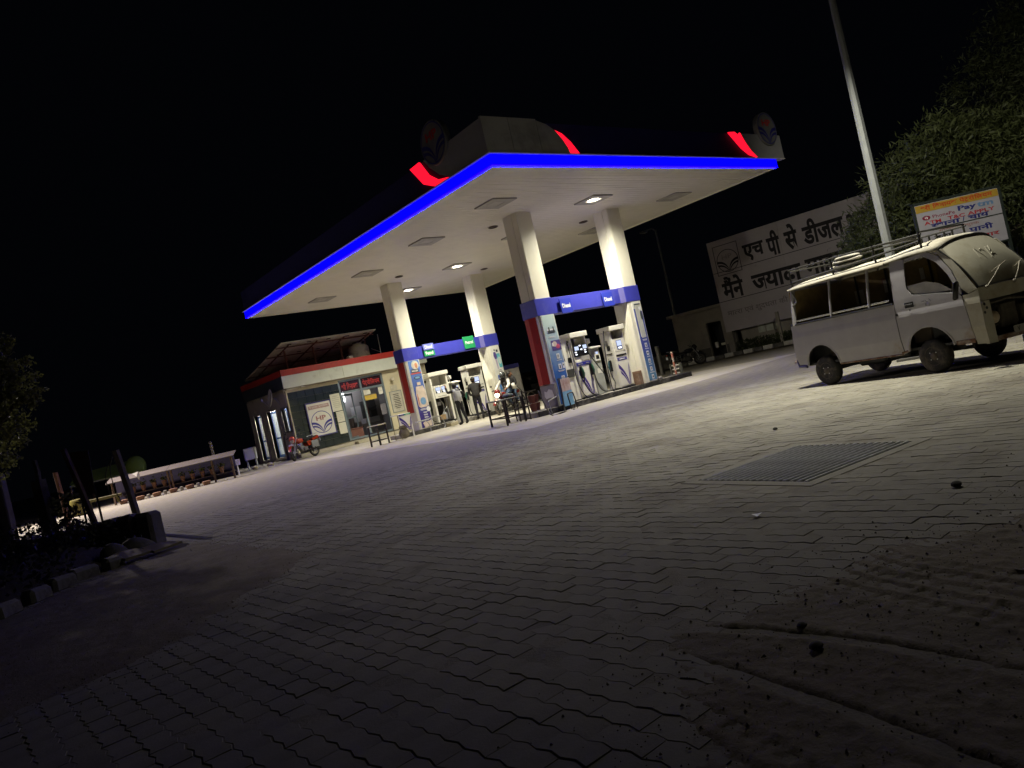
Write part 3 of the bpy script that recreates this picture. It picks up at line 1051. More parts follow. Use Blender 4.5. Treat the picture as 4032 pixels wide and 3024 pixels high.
# ------------------------------------------------------------------ dispensers (front faces -Y; local origin at the front left foot)
dispw = M('dispenser white', (.70, .68, .60), .4, var=.05, scale=3, col2=(.50, .47, .40), amt=.12)
dispg = M('dispenser grey', (.42, .41, .38), .45, var=.08)
def leafs(parent, x0, x1, z0, z1, y, m):
    """pair of curved dark blue leaf stripes springing from one foot"""
    w, h = x1 - x0, z1 - z0
    def bz(p, t):
        return sum(c * q[0] for c, q in zip(((1 - t) ** 3, 3 * t * (1 - t) ** 2, 3 * t * t * (1 - t), t ** 3), p)), sum(c * q[1] for c, q in zip(((1 - t) ** 3, 3 * t * (1 - t) ** 2, 3 * t * t * (1 - t), t ** 3), p))
    for pair in ((((.03, .98), (.36, .80), (.66, .45), (.72, 0)), ((.03, .78), (.30, .62), (.58, .35), (.66, 0)), ((.10, .68), (.36, .53), (.55, .30), (.645, 0)), ((.14, .52), (.36, .40), (.50, .22), (.605, 0))),
                 (((.98, .98), (.86, .70), (.77, .35), (.735, 0)), ((.98, .76), (.89, .55), (.82, .30), (.785, 0)), ((.98, .66), (.91, .48), (.85, .25), (.80, 0)), ((.98, .50), (.93, .38), (.88, .20), (.835, 0)))):
        b = B()
        for up, lo in (pair[:2], pair[2:]):
            for k in range(12):
                q = [bz(up, k / 12), bz(up, (k + 1) / 12), bz(lo, (k + 1) / 12), bz(lo, k / 12)]
                b.quad(*[V((x0 + u * w, y, z0 + v * h)) for u, v in q])
        b.build('leaf_print', m, parent, 0, False)
    return
    xm = x0 + w * .72
    for sgn, ww, hh in ((-1, .66, 1.0), (1, .22, .95)):
        b = B()
        for a, c in ((0, .13), (.20, .28)):
            T = 10
            for k in range(T):
                q = []
                for tt, e in ((k / T, a), ((k + 1) / T, a), ((k + 1) / T, c), (k / T, c)):
                    u = (1 - tt) ** 1.7 * ww * w * (1 - e * .3) - e * .25 * w * (.4 + .4 * tt) * (1 if sgn < 0 else .5)
                    q.append(V((xm + sgn * max(u, .004 + .01 * (1 - tt)) , y, z0 + h * hh * (1 - tt) * (1 - e * .9) + .01)))
                b.quad(*q)
        b.build('leaf_print', m, parent, 0, False)

def nozzle(t, x, y, z, face, hcol, hose_pts):
    """holster, gun and hose; face: unit vector the holster looks along"""
    f = V(face)
    s = V((-f.y, f.x, 0))
    R = Matrix((s, f, ZA)).transposed()
    b = B()
    b.box(V((x, y, z)) + f * .012, (.12, .03, .36), R, 0, .01)
    hb = b.build('holster', blackm, t, 0)
    b = B()
    o = V((x, y, z)) + f * .06
    b.tube([o + V((0, 0, .17)), o + V((0, 0, .10)) + f * .02, o + V((0, 0, .0)) + f * .035, o + V((0, 0, -.12)) + f * .03], [.014, .03, .028, .018], 8, 0)
    b.tube([o + V((0, 0, .06)) + f * .03, o + V((0, 0, -.02)) + f * .08, o + V((0, 0, -.12)) + f * .05], .008, 6, 0)
    b.tube([o + V((0, 0, .17)), o + V((0, 0, .24)) - f * .03], .010, 6, 1)
    b.build('nozzle', [hcol, chrome], t, 40)
    if hose_pts:
        b = B()
        pts = [o + V((0, 0, -.12)) + f * .03] + [V(p) for p in hose_pts]
        b.tube(smooth_path(pts, 6), .016, 8)
        b.build('hose', hosem, t, 60)

def smooth_path(P, n):
    out = []
    for i in range(len(P) - 1):
        p0, p1, p2, p3 = P[max(i - 1, 0)], P[i], P[i + 1], P[min(i + 2, len(P) - 1)]
        for k in range(n):
            t = k / n
            out.append(.5 * ((2 * p1) + (p2 - p0) * t + (2 * p0 - 5 * p1 + 4 * p2 - p3) * t * t + (3 * p1 - p0 - 3 * p2 + p3) * t ** 3))
    out.append(P[-1])
    return out
nozg = M('nozzle green', (.02, .10, .06), .4)
nozb = M('nozzle teal', (.02, .07, .09), .4)

def dispenser(kind, lab, x, y, w, d, zb, h):
    t = thing('fuel_dispenser', lab, 'fuel pump', (x, y, zb), 0, 'fuel dispensers')
    b = B()
    b.span((-.02, -.02, 0), (w + .02, d + .02, .05), 0, .008)
    b.build('base', blackm, t, 0)
    # lower cabinet, side walls, rear wall, roof
    zt = h
    mid = 1.30 if kind != 'twin_open' else 1.0
    b = B()
    if kind == 'twin_open':
        b.span((0, 0, .05), (.09, d, zt - .16), 0, .006).span((w - .09, 0, .05), (w, d, zt - .16), 0, .006)
        b.span((.09, d - .04, .05), (w - .09, d, zt - .16))
        b.build('frame', dispw, t, 0)
        b = B()
        b.span((.092, d - .06, .06), (w - .092, d - .042, 1.0)).span((.092, .03, .05), (w - .092, d - .06, .09))
        b.build('inner_panel', blackm, t, 0)
        # works seen through the missing lower door
        b = B()
        b.lathe([(.001, .10), (.10, .10), (.10, .34), (.06, .40), (.001, .42)], 14, (w * .62, d * .5, 0))
        b.tube([(w * .62, d * .5, .4), (w * .66, d * .5, .7), (w * .5, d * .5, .95)], .03, 8)
        b.box((w * .36, d * .45, .78), (.16, .2, .14), None, 0, .02)
        b.tube([(w * .25, d * .3, .12), (w * .55, d * .3, .48), (w * .8, d * .35, .62)], .012, 6)
        b.tube([(w * .8, d * .4, .1), (w * .82, d * .4, .9)], .022, 8)
        b.build('pump_works', greym, t, 40)
        b = B()
        b.box((w * .34, d * .3, .22), (.30, .2, .2), rotz(.2), 0, .01)
        b.build('carton', M('carton', (.30, .20, .10), .8), t, 0)
        b = B()
        b.span((.10, -.02, 1.0), (w - .10, .20, 1.50), 0, .008)
        head = b.build('display_head', dispw, t, 0)
        b = B()
        for cx in (w * .33, w * .66):
            b.span((cx - .12, -.024, 1.20), (cx + .12, -.0205, 1.44))
        b.build('display_bezel', blackm, head, 0)
        for cx in (w * .33, w * .66):
            b = B()
            b.span((cx - .105, -.030, 1.31), (cx + .105, -.0245, 1.43))
            b.build('display', scr_on, head, 0)
            b = B()
            b.span((cx - .07, -.030, 1.255), (cx + .08, -.0245, 1.295)).span((cx - .05, -.030, 1.208), (cx + .08, -.0245, 1.243))
            b.build('digits', scr_hi, head, 0)
        b = B()
        strokes(b, w * .5, 1.06, w * .6, 1, -.0225, .014, 0, 1, 5)
        b.build('lettering', blackink, head, 0, False)
    else:
        b.span((0, .012, .05), (w, d, mid), 0, .006)
        b.build('cabinet', dispw, t, 0)
        b = B()
        b.span((.02, -.004, .09), (w - .02, .0115, mid - .12), 0, .004)
        door = b.build('door', dispw, t, 0)
        leafs(door, .03, w - .06, .10, .82 if kind != 'quad' else .92, -.0065, M('leaf violet', (.055, .03, .22), .4))
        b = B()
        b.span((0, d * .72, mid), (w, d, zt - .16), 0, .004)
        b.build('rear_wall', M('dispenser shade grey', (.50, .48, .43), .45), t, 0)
        b = B()
        b.span((0, .02, mid), (.05, d * .71, zt - .16), 0, .004).span((w - .05, .02, mid), (w, d * .71, zt - .16), 0, .004)
        b.build('upright', dispw, t, 0)
        b = B()
        if kind == 'quad':
            b.span((.03, -.012, mid), (w - .01, .16, 1.66), 0, .006)
            head = b.build('display_head', glassd, t, 0)
            b = B()
            for u0, u1, z0, z1 in ((.08, .25, 1.50, 1.62), (w - .22, w - .06, 1.52, 1.635)):
                b.span((u0, -.020, z0), (u1, -.0125, z1))
            b.build('display', scr_on, head, 0)
            b = B()
            for u, z in ((.32, 1.63), (.36, 1.51), (.10, 1.445), (.11, 1.375), (w - .15, 1.475), (w - .15, 1.405)):
                b.ell((u, -.014, z), (.05, .006, .024), 10, 6)
            b.build('digits', scr_hi, head, 30)
            b = B()
            b.span((.31, .18, 1.67), (w - .06, .20, zt - .17), 0, .004)
            b.build('upper_panel', dispw, t, 0)
            b = B()
            strokes(b, w * .68, 1.94, .26, 1, .176, .035, 0, 1, 9)
            b.build('lettering', M('faint print', (.34, .33, .30), .5), t, 0, False)
            b = B()
            b.span((.28, -.016, 1.16), (w - .03, -.0125, 1.30))
            b.build('label_sheet', M('faint print', (.34, .33, .30), .5), t, 0, False)
            b = B()
            b.span((.02, -.016, 1.02), (w - .02, -.0045, 1.12), 0, .003)
            s = b.build('blue_strip', blueink, t, 0)
            b = B()
            strokes(b, w * .26, 1.07, .2, 1, -.020, .03, 0, 1, 6)
            strokes(b, w * .74, 1.07, .2, 1, -.020, .03, 0, 1, 8)
            b.build('lettering', greyink, s, 0, False)
        else:
            b.span((.05, -.008, 1.20), (w - .06, .14, 1.62), 0, .006)
            head = b.build('display_head', dispw, t, 0)
            b = B()
            b.span((w * .28, -.012, 1.26), (w * .68, -.0085, 1.56), 0, .0)
            b.build('display_bezel', M('bezel blue', (.06, .09, .30), .4), head, 0)
            b = B()
            b.span((w * .31, -.018, 1.38), (w * .65, -.0125, 1.545))
            b.build('display', scr_on, head, 0)
            b = B()
            b.span((w * .36, -.018, 1.285), (w * .62, -.0125, 1.345))
            b.build('digits', scr_hi, head, 0)
            b = B()
            b.span((.05, -.013, 1.05), (w - .08, -.0045, 1.105)).span((.06, -.011, 1.622), (w - .06, .1, 1.634))
            b.span((w - .17, -.013, 1.205), (w - .09, -.0085, 1.22))
            b.build('slot', blackm, t, 0)
            b = B()
            b.span((.06, -.008, .90), (w - .09, -.0045, 1.0))
            s = b.build('label_strip', M('strip violet', (.09, .08, .25), .4), t, 0)
            b = B()
            strokes(b, w * .45, .95, w * .55, 1, -.0115, .03, 0, 1, 9)
            b.build('lettering', whiteink, s, 0, False)
    b = B()
    b.span((-.05, -.06, zt - .155), (w + .05, d + .05, zt), 0, .012)
    b.build('roof', dispw, t, 0)
    return t

A1 = dispenser('quad', 'tall white diesel pump with a dark panel of eight lit displays', 15.95, 16.78, .66, .50, .155, 2.06)
A2 = dispenser('single', 'tall white diesel pump with one lit screen beside the near right column', 17.72, 16.78, .60, .50, .155, 2.05)
B1 = dispenser('twin_open', 'white petrol pump with twin lit screens and its lower door missing', 16.22, 25.48, .86, .50, .19, 2.06)
B2 = dispenser('single', 'white petrol pump with one lit screen behind the man in the cap', 18.12, 25.48, .74, .50, .17, 2.10)
# hose towers on the left flanks
def tower(t, w, h, hoses):
    b = B()
    b.span((-w, .06, .02), (-.004, .46, h), 0, .01)
    b.build('hose_tower', dispw, t, 0)
    b = B()
    for hx in hoses:
        b.box((hx, .03, h - .14), (.05, .06, .06), None, 0, .01).box((hx - .03, .02, h - .2), (.04, .05, .10), None, 0, .01)
    b.build('hose_hook', blackm, t, 0)
tower(A1, .52, 1.95, (-.42, -.12))
b = B()
b.tube(smooth_path([V((-.14, .02, 1.85)), V((-.13, .01, 1.4)), V((-.11, 0, .85)), V((-.08, -.03, .45)), V((.02, -.14, .06)), V((.32, -.40, -.10)), V((.85, -.42, -.10)), V((1.1, -.26, -.08))], 8), .014, 8)
b.tube(smooth_path([V((-.42, .02, 1.84)), V((-.43, 0, 1.5)), V((-.38, .03, 1.25))], 5), .012, 8)
b.build('hose', hosem, A1, 60)
b = B()
b.box((-.16, .045, 1.25), (.13, .03, .17), None, 0, .01)
b.build('card_reader', blackm, A1, 0)
b = B()
b.box((-.26, .04, .86), (.30, .03, .25), None, 0, .005)
b.build('slate_plate', M('slate plate', (.05, .05, .045), .6), A1, 0)
nozzle(A1, .14, -.02, .80, (0, -1, 0), nozg, [(.10, -.10, .5), (.16, -.10, .32), (.30, -.14, .1), (.6, -.25, -.02), (.9, -.22, -.02)])
nozzle(A1, .58, -.02, .84, (0, -1, 0), nozg, [(.60, -.12, .5), (.66, -.12, .28), (.80, -.10, .12), (1.05, -.08, .06), (1.25, .0, .1), (1.30, .12, .5), (.72, .10, 1.4), (.66, .05, 1.9)])
# left flank of the single pumps
for t, h0 in ((A2, 0), (B2, 0)):
    b = B()
    b.span((-.022, .04, .06), (-.004, .46, 1.88), 0, .004)
    b.build('side_panel', dispw, t, 0)
    b = B()
    b.span((-.027, .12, 1.28), (-.0225, .26, 1.44)).span((-.030, .08, 1.16), (-.0225, .34, 1.19))
    b.build('slot', blackm, t, 0)
    b = B()
    strokes(b, 0, 0, .2, 4, 0, .03, 0, 1.5, 8)
    b.v = [(-.026, .22 + x * .8, 1.6 + z) for x, y, z in b.v]
    b.build('lettering', greyink, t, 0, False)
nozzle(A2, -.022, .25, .80, (-1, 0, 0), nozb, [(-.06, .25, .40), (-.03, .22, .25), (-.18, .15, .06), (-.38, .05, .02), (-.44, .02, .5), (-.30, .10, 1.3), (-.07, .20, 1.94)])
nozzle(B2, -.022, .30, .85, (-1, 0, 0), nozg, [(-.12, .22, .45), (-.20, .10, .2), (-.14, .0, .02), (.1, -.12, -.06)])
nozzle(B1, -.01, .26, .55, (-1, 0, 0), nozg, [(-.08, .25, .2), (.02, .0, .04), (.22, -.18, -.10), (.5, -.22, -.12), (.72, -.12, -.1), (.70, -.05, .05), (.45, -.02, .1)])
b = B()
b.tube(smooth_path([V((.90, .1, 1.92)), V((.98, .02, 1.7)), V((1.0, 0, 1.2)), V((.97, .02, .7)), V((.95, .1, .2))], 6), .013, 8)
b.build('hose', hosem, B1, 60)
b = B()
b.span((-.03, .04, .06), (-.004, .46, 1.86), 0, .004)
sp = b.build('side_panel', dispg, B1, 0)
b = B()
b.box((-.05, .26, 1.75), (.04, .10, .10), None, 0, .01).box((-.045, .25, .75), (.03, .16, .4), None, 0, .01)
b.build('holster', blackm, sp, 0)
# slim payment columns behind, between the pumps
def pay_post(lab, x, y, h, w):
    t = thing('payment_post', lab, 'payment terminal', (x, y, .15), 0, 'slim payment posts between the pumps')
    b = B()
    b.span((0, 0, 0), (w, .24, h - .04), 0, .008)
    b.build('body', M('post grey green', (.33, .34, .30), .5, var=.08), t, 0)
    b = B()
    b.box((w / 2, .08, h), (w + .06, .36, .04), Matrix.Rotation(math.radians(8), 3, 'X'), 0, .006)
    b.build('hood', dispw, t, 0)
    b = B()
    b.span((w * .34, -.03, h - .46), (w - .03, -.004, h - .14), 0, .008)
    hd = b.build('keypad_box', dispw, t, 0)
    b = B()
    b.span((w * .45, -.034, h - .40), (w - .08, -.0305, h - .28))
    b.build('keypad', blackm, hd, 0)
    b = B()
    b.span((w * .5, -.034, h - .24), (w - .1, -.0305, h - .17))
    b.build('display', scr_on, hd, 0)
    b = B()
    b.tube([(w * .12, .1, h - .02), (w * .12, .1, h + .16)], .02, 8).box((w * .12, .06, h + .22), (.14, .12, .16), None, 0, .02)
    b.build('camera_head', white, t, 0)
    b = B()
    b.span((w * .36, -.006, h - .86), (w - .06, -.0035, h - .70))
    b.build('notice', paper, t, 0)
pay_post('grey payment post with a keypad between the two diesel pumps', 16.94, 17.06, 1.52, .40)
pay_post('grey payment post with a keypad between the two petrol pumps', 17.35, 25.75, 1.56, .42)
# brown box on the island by the near right column
b = B()
b.span((18.40, 16.62, .155), (18.60, 16.86, .60), 0, .008)
o = b.build('junction_box', M('rusty box', (.20, .12, .08), .7, var=.3, col2=(.35, .30, .24), amt=.3), None, 0)
tag(o, 'small brown rusty box standing at the foot of the near right column', 'box')
bb = B()
bb.box((0, 0, .05), (.18, .12, .10), rotz(.3), 0, .025)
o = bb.build('stone', conc, None, 0)
o.location = (19.42, 16.62, .155)
tag(o, 'pale stone on the kerb island beside the blue poster', 'stone')
bb = B()
bb.lathe([(.17, 0), (.17, .40), (.19, .42)], 14)
o = bb.build('bin', M('grey bin', (.32, .31, .27), .5), None)
o.location = (19.02, 25.50, .16)
tag(o, 'grey bin between the petrol pump and the far right column', 'bin')

# ------------------------------------------------------------------ office building
ofc = thing('office', 'single storey station office with a red fascia and glazed front', 'building', (0, 0, 0))
tilem = M('dark green tile', (.020, .029, .027), .18, var=.35, scale=1.5)
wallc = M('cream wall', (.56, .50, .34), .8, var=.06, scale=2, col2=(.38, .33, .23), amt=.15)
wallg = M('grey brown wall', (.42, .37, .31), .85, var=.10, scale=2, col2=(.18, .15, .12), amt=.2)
framem = M('aluminium frame', (.20, .25, .28), .4, metal=.4)
XW, XE, YF, YB = 12.98, 20.3, 32.0, 37.0
b = B()
b.span((XW, YF + .0, .02), (13.04, YF + .15, 3.0)).span((13.04, YF + .06, .02), (15.52, YF + .15, 2.9))
b.span((13.04, YF, 2.9), (15.52, YF + .15, 3.05)).span((17.84, YF, .2), (XE, YF + .15, 3.05)).span((15.52, YF, 3.02), (17.84, YF + .15, 3.05))
b.build('front_wall', wallc, ofc, 0)
# dark green tiles, laid one by one
tb = B()
tb.box((0, 0, 0), (.408, .05, .298), None, 0, .004)
tme = tb.mesh('tile', tilem, 0)
for i in range(6):
    for j in range(9):
        o = bpy.data.objects.new('tile', tme)
        C.objects.link(o)
        o.parent = ofc
        o.location = (13.252 + i * .413, YF + .03 + .003 * ((i * 7 + j * 3) % 3), .33 + j * .303)
# flank with two doors and a barred window (openings left free)
def vwall(bd, x0, x1, ya, yb, z0, z1, holes):
    ys = sorted(set([ya, yb] + [h[0] for h in holes] + [h[1] for h in holes]))
    for k in range(len(ys) - 1):
        y0, y1 = ys[k], ys[k + 1]
        hs = [h for h in holes if h[0] <= y0 + 1e-6 and h[1] >= y1 - 1e-6]
        if not hs:
            bd.span((x0, y0, z0), (x1, y1, z1))
        else:
            h = hs[0]
            if h[2] > z0 + .01:
                bd.span((x0, y0, z0), (x1, y1, h[2]))
            bd.span((x0, y0, h[3]), (x1, y1, z1))
DOORS = ((35.45, 36.35), (33.5, 34.6))
HO = [(35.45, 36.35, .15, 2.30), (33.5, 34.6, .15, 2.32), (32.2, 32.86, 1.25, 2.27)]
b = B()
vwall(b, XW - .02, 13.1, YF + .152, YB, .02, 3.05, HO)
b.build('side_wall', wallg, ofc, 0)
b = B()
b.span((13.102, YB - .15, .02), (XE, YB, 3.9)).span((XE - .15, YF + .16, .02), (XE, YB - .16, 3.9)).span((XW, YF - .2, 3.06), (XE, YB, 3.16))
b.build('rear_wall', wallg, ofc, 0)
b = B()
b.span((13.3, YF + .2, .152), (XE - .2, YB - .2, .16))
b.build('floor', conc, ofc, 0)
# lit rooms
roomw = M('room white', (.80, .80, .82), .7, var=.04)
b = B()
b.span((13.9, 32.17, .17), (13.94, 37.0 - .2, 2.9))
b.build('room_wall', roomw, ofc, 0)
b = B()
for ya, yb in ((32.3, 33.1), (33.5, 34.7), (35.2, 36.5)):
    b.cyl((13.62, ya, 2.78), (13.62, yb, 2.78), .03, 8)
b.build('tube_light', EM('tube light side', (.95, .96, 1.0), 420.0), ofc, 0)
b = B()
b.span((15.3, 33.9, .17), (19.2, 33.95, 2.9)).span((15.2, 32.25, .17), (15.24, 33.88, 2.9)).span((18.4, 32.25, .17), (18.44, 33.88, 2.9))
b.build('inner_wall', M('inner wall', (.48, .46, .47), .7, var=.12, scale=1.2, col2=(.30, .26, .26), amt=.3), ofc, 0)
b = B()
b.span((16.75, 33.80, .95), (17.28, 33.86, 1.72))
b.build('wall_sheet', roomw, ofc, 0)
b = B()
b.span((16.85, 32.70, .80), (17.6, 33.2, 1.05))
b.build('counter', roomw, ofc, 0)
b = B()
b.span((16.28, 33.4, 2.05), (16.36, 33.44, 2.46)).span((15.95, 33.2, 2.86), (17.2, 33.24, 2.89))
b.build('tube_light', EM('tube light', (.92, .94, 1.0), 22.0), ofc, 0)
# fascia bands
b = B()
b.span((12.84, 31.70, 3.64), (XE, 31.78, 3.91)).span((12.84, 31.782, 3.64), (12.92, YB, 3.91)).span((12.921, 31.79, 3.86), (XE, YB, 3.90))
b.build('red_fascia', redm, ofc, 0)
fpan = M('fascia white', (.60, .62, .54), .45, var=.04, col2=(.50, .50, .43), amt=.1)
for x0, x1 in ((12.835, 15.745), (15.755, XE)):
    b = B()
    b.span((x0, 31.705, 3.09), (x1, 31.775, 3.636), 0, .003)
    b.build('fascia_panel', fpan, ofc, 0)
b = B()
b.span((12.845, 31.784, 3.09), (12.915, YB - .02, 3.636))
b.build('fascia_panel', M('fascia side', (.05, .06, .07), .5), ofc, 0)
b = B()
b.span((12.93, 31.78, 3.095), (XE - .01, YF - .002, 3.13))
b.build('soffit', wallc, ofc, 0)
# plinth and steps
b = B()
b.span((12.9, 31.62, 0), (XE, YF - .004, .15), 0, .006).span((15.5, 31.25, 0), (18.2, 31.615, .13), 0, .006)
b.build('plinth', M('plinth', (.42, .38, .27), .8, var=.1, col2=(.28, .25, .18), amt=.2, bump=.2), ofc, 0)
# shop front
b = B()
for x in (15.53, 16.62, 17.79):
    b.span((x - .045, YF + .01, .2), (x + .045, YF + .09, 3.015), 0, .004)
for z in (2.43, 2.97):
    b.span((15.577, YF + .014, z - .04), (17.744, YF + .086, z + .04), 0, .004)
b.span((15.577, YF + .015, .2), (17.744, YF + .085, .28), 0, .004)
b.build('shop_frame', framem, ofc, 0)
tr = M('transom glass', (.035, .018, .025), .12, var=.2)
for k, (x0, x1, segs) in enumerate(((15.58, 16.57, ['श|', 'री', ' ', 'िव', 'नायक']), (16.67, 17.74, ['पेट', '^', 'ोलि'[0:1] + '', 'िल', 'यम']))):
    b = B()
    b.span((x0, YF + .045, 2.475), (x1, YF + .055, 2.925))
    p = b.build('transom_pane', tr, ofc, 0)
    b = B()
    segs = ['श|', 'री', ' ', 'िव', 'नायक'] if k == 0 else ['पेट', '^', 'रो', 'िल', 'यम']
    letter(b, segs, (x0 + .08, YF + .040, 2.53), XA, ZA, x1 - x0 - .16, .33, 0, .03)
    b.build('lettering', M('red sign paint', (.40, .03, .03), .5), p, 0, False)
# glazed door leaf, slightly open, and the fixed pane
pane = M('clear glass', (.9, .92, .92), .02, var=.02, trans=1.0, spec=.5)
b = B()
b.span((16.67, YF + .04, .30), (17.74, YF + .046, 2.385))
b.build('window_pane', pane, ofc, 0)
b = B()
for u0, u1, z0, z1 in ((0, .06, .22, 2.36), (.96, 1.02, .22, 2.36), (.062, .958, .22, .34), (.062, .958, 2.26, 2.36), (.062, .958, 1.2, 1.27)):
    b.span((u0, -.02, z0), (u1, .02, z1))
ddoor = b.build('glass_door', framem, ofc, 0)
ddoor.location = (15.60, YF + .05, 0)
ddoor.rotation_euler = (0, 0, math.radians(38))
# furniture inside the lit office
def inside(name, lab, cat, spans, m, sub=None):
    t = thing(name, lab, cat)
    for k, (nm, a, c) in enumerate(spans):
        b = B()
        b.span(a, c, 0, .008)
        b.build(nm, m if not isinstance(m, list) else m[k], t, 0)
inside('desk', 'brown office desk seen through the open glass door', 'desk', (('top', (15.75, 32.45, .68), (16.55, 32.85, .72)), ('front_panel', (15.80, 32.50, .17), (16.50, 32.54, .676)), ('side_panel', (15.78, 32.56, .17), (15.82, 32.84, .676))), M('desk brown', (.20, .085, .06), .5))
inside('cabinet', 'grey cupboard standing against the rear wall of the office', 'cupboard', (('body', (15.62, 33.5, .17), (16.25, 33.86, 1.75)), ('door', (15.64, 33.47, .22), (15.93, 33.495, 1.70)), ('door', (15.945, 33.47, .22), (16.23, 33.495, 1.70))), M('cupboard grey', (.26, .23, .22), .5))
inside('poster_board', 'orange brown poster high on the office rear wall', 'poster', (('sheet', (15.62, 33.86, 2.20), (16.22, 33.885, 2.40)),), M('tan sheet', (.40, .22, .13), .6))
inside('monitor', 'dark monitor on the office counter behind the window', 'monitor', (('screen', (17.32, 32.9, 1.06), (17.62, 32.94, 1.38)), ('foot', (17.42, 32.9, 1.052), (17.52, 33.02, 1.07))), blackm)
inside('shelf_unit', 'dark shelf unit behind the counter in the office', 'shelf', (('frame', (17.30, 33.75, .9), (18.1, 33.86, 1.9)), ('shelf', (17.32, 33.6, 1.52), (18.08, 33.745, 1.55))), M('shelf dark', (.09, .09, .10), .6))
inside('chair', 'dark chair standing inside the office door', 'chair', (('seat', (16.12, 32.9, .55), (16.5, 33.25, .62)), ('backrest', (16.12, 33.2, .62), (16.5, 33.25, 1.2)), ('leg', (16.14, 32.92, .17), (16.18, 32.96, .55)), ('leg', (16.44, 32.92, .17), (16.48, 32.96, .55)), ('leg', (16.14, 33.18, .17), (16.18, 33.22, .55)), ('leg', (16.44, 33.18, .17), (16.48, 33.22, .55))), M('chair dark', (.05, .035, .035), .6))
# notices in the window
def notice(x, z, w, h, y, m, lab, n=0, seed=0, cat='notice', ink=None, name='notice', frame=None):
    b = B()
    b.span((x, y - .012, z), (x + w, y, z + h))
    o = b.build(name, m, None, 0)
    tag(o, lab, cat)
    if frame:
        b = B()
        for a, c in (((x - .03, z - .03), (x + w + .03, z)), ((x - .03, z + h), (x + w + .03, z + h + .03)), ((x - .03, z), (x, z + h)), ((x + w, z), (x + w + .03, z + h))):
            b.span((a[0], y - .02, a[1]), (c[0], y - .001, c[1]))
        b.build('frame', frame, o, 0)
    if n:
        b = B()
        strokes(b, x + w / 2, z + h * .86, w * .75, n, y - .0145, h * .035, 0, h * .76 / n / (h * .035), seed)
        b.build('lettering', ink or greyink, o, 0, False)
    return o
notice(16.70, 2.13, .34, .22, YF + .038, paper, 'small pale notice on the office window above the yellow one', 3, 1)
notice(16.70, 1.86, .62, .23, YF + .037, M('yellow card', (.55, .38, .06), .6), 'long yellow notice on the office window', 2, 2)
notice(17.48, 2.02, .22, .34, YF + .038, paper, 'small pale notice in the top corner of the office window', 2, 3)
notice(17.40, 1.05, .28, .5, YF + .038, M('grey card', (.16, .15, .17), .6), 'dark grey sheet on the lower right of the office window')
notice(15.66, 1.55, .16, .26, 33.46, paper, 'pink sheet of paper on the grey cupboard')
pl = M('pale board', (.62, .60, .47), .6, var=.04)
notice(14.96, 1.66, .48, .80, YF - .02, pl, 'largest pale notice board left of the office door, top of three', 7, 4, 'notice board', M('faint ink', (.42, .40, .33), .6))
notice(15.08, 1.14, .37, .49, YF - .02, pl, 'middle pale notice of three left of the office door', 5, 5, 'notice board', M('faint ink', (.42, .40, .33), .6))
notice(15.08, .60, .37, .51, YF - .02, pl, 'blank pale notice at the foot of three left of the office door', 0, 6, 'notice board')
notice(18.12, 2.06, .36, .25, YF - .004, M('grey sheet', (.45, .42, .33), .6), 'grey plate above the framed licence board right of the office door')
notice(18.02, 1.02, .60, .98, YF - .004, M('licence board', (.47, .44, .36), .6), 'framed licence board with printed rows right of the office door', 9, 7, 'notice board', blackink, frame=framem)
b = B()
b.ell((0, 0, 0), (.09, .08, .09), 12, 8).cyl((0, .02, 0), (0, .19, .02), .03).tube([(.03, -.03, -.07), (.05, -.06, -.14)], [.03, .02], 8)
o = b.build('wall_lamp', M('lamp cream', (.55, .50, .38), .5), None)
o.location = (18.22, YF - .19, 2.62)
tag(o, 'small cream dome camera on the wall above the grey plate', 'camera')
# emblem board
t = thing('emblem_board', 'white board with a round blue leaf emblem on the dark tiles', 'sign board', (13.74, YF - .03, .76))
b = B()
b.span((0, -.03, 0), (1.14, 0, 1.46))
b.build('board', M('sign white', (.66, .64, .54), .5, var=.03), t, 0)
b = B()
for a, c in (((-.05, -.05), (1.19, 0)), ((-.05, 1.46), (1.19, 1.51)), ((-.05, 0), (0, 1.46)), ((1.14, 0), (1.19, 1.46))):
    b.span((a[0], -.045, a[1]), (c[0], .0, c[1]))
b.build('frame', M('frame indigo', (.05, .045, .17), .4), t, 0)
emblem(t, lambda u, v: V((.57 + u, -.034, .58 + v)), .50, let=M('rust ink', (.32, .14, .12), .6))
b = B()
b.span((.07, -.0335, 1.20), (1.07, -.0305, 1.36))
s = b.build('title_strip', M('strip rust', (.40, .26, .22), .6), t, 0)
b = B()
letter(b, ['िह', 'ंदु', 'स|', 'तान', ' ', 'पेट', '^', 'रो', 'िल', 'यम'], (.12, -.037, 1.225), XA, ZA, .90, .12, 0, .02)
b.build('lettering', M('strip pale', (.62, .55, .48), .6), s, 0, False)
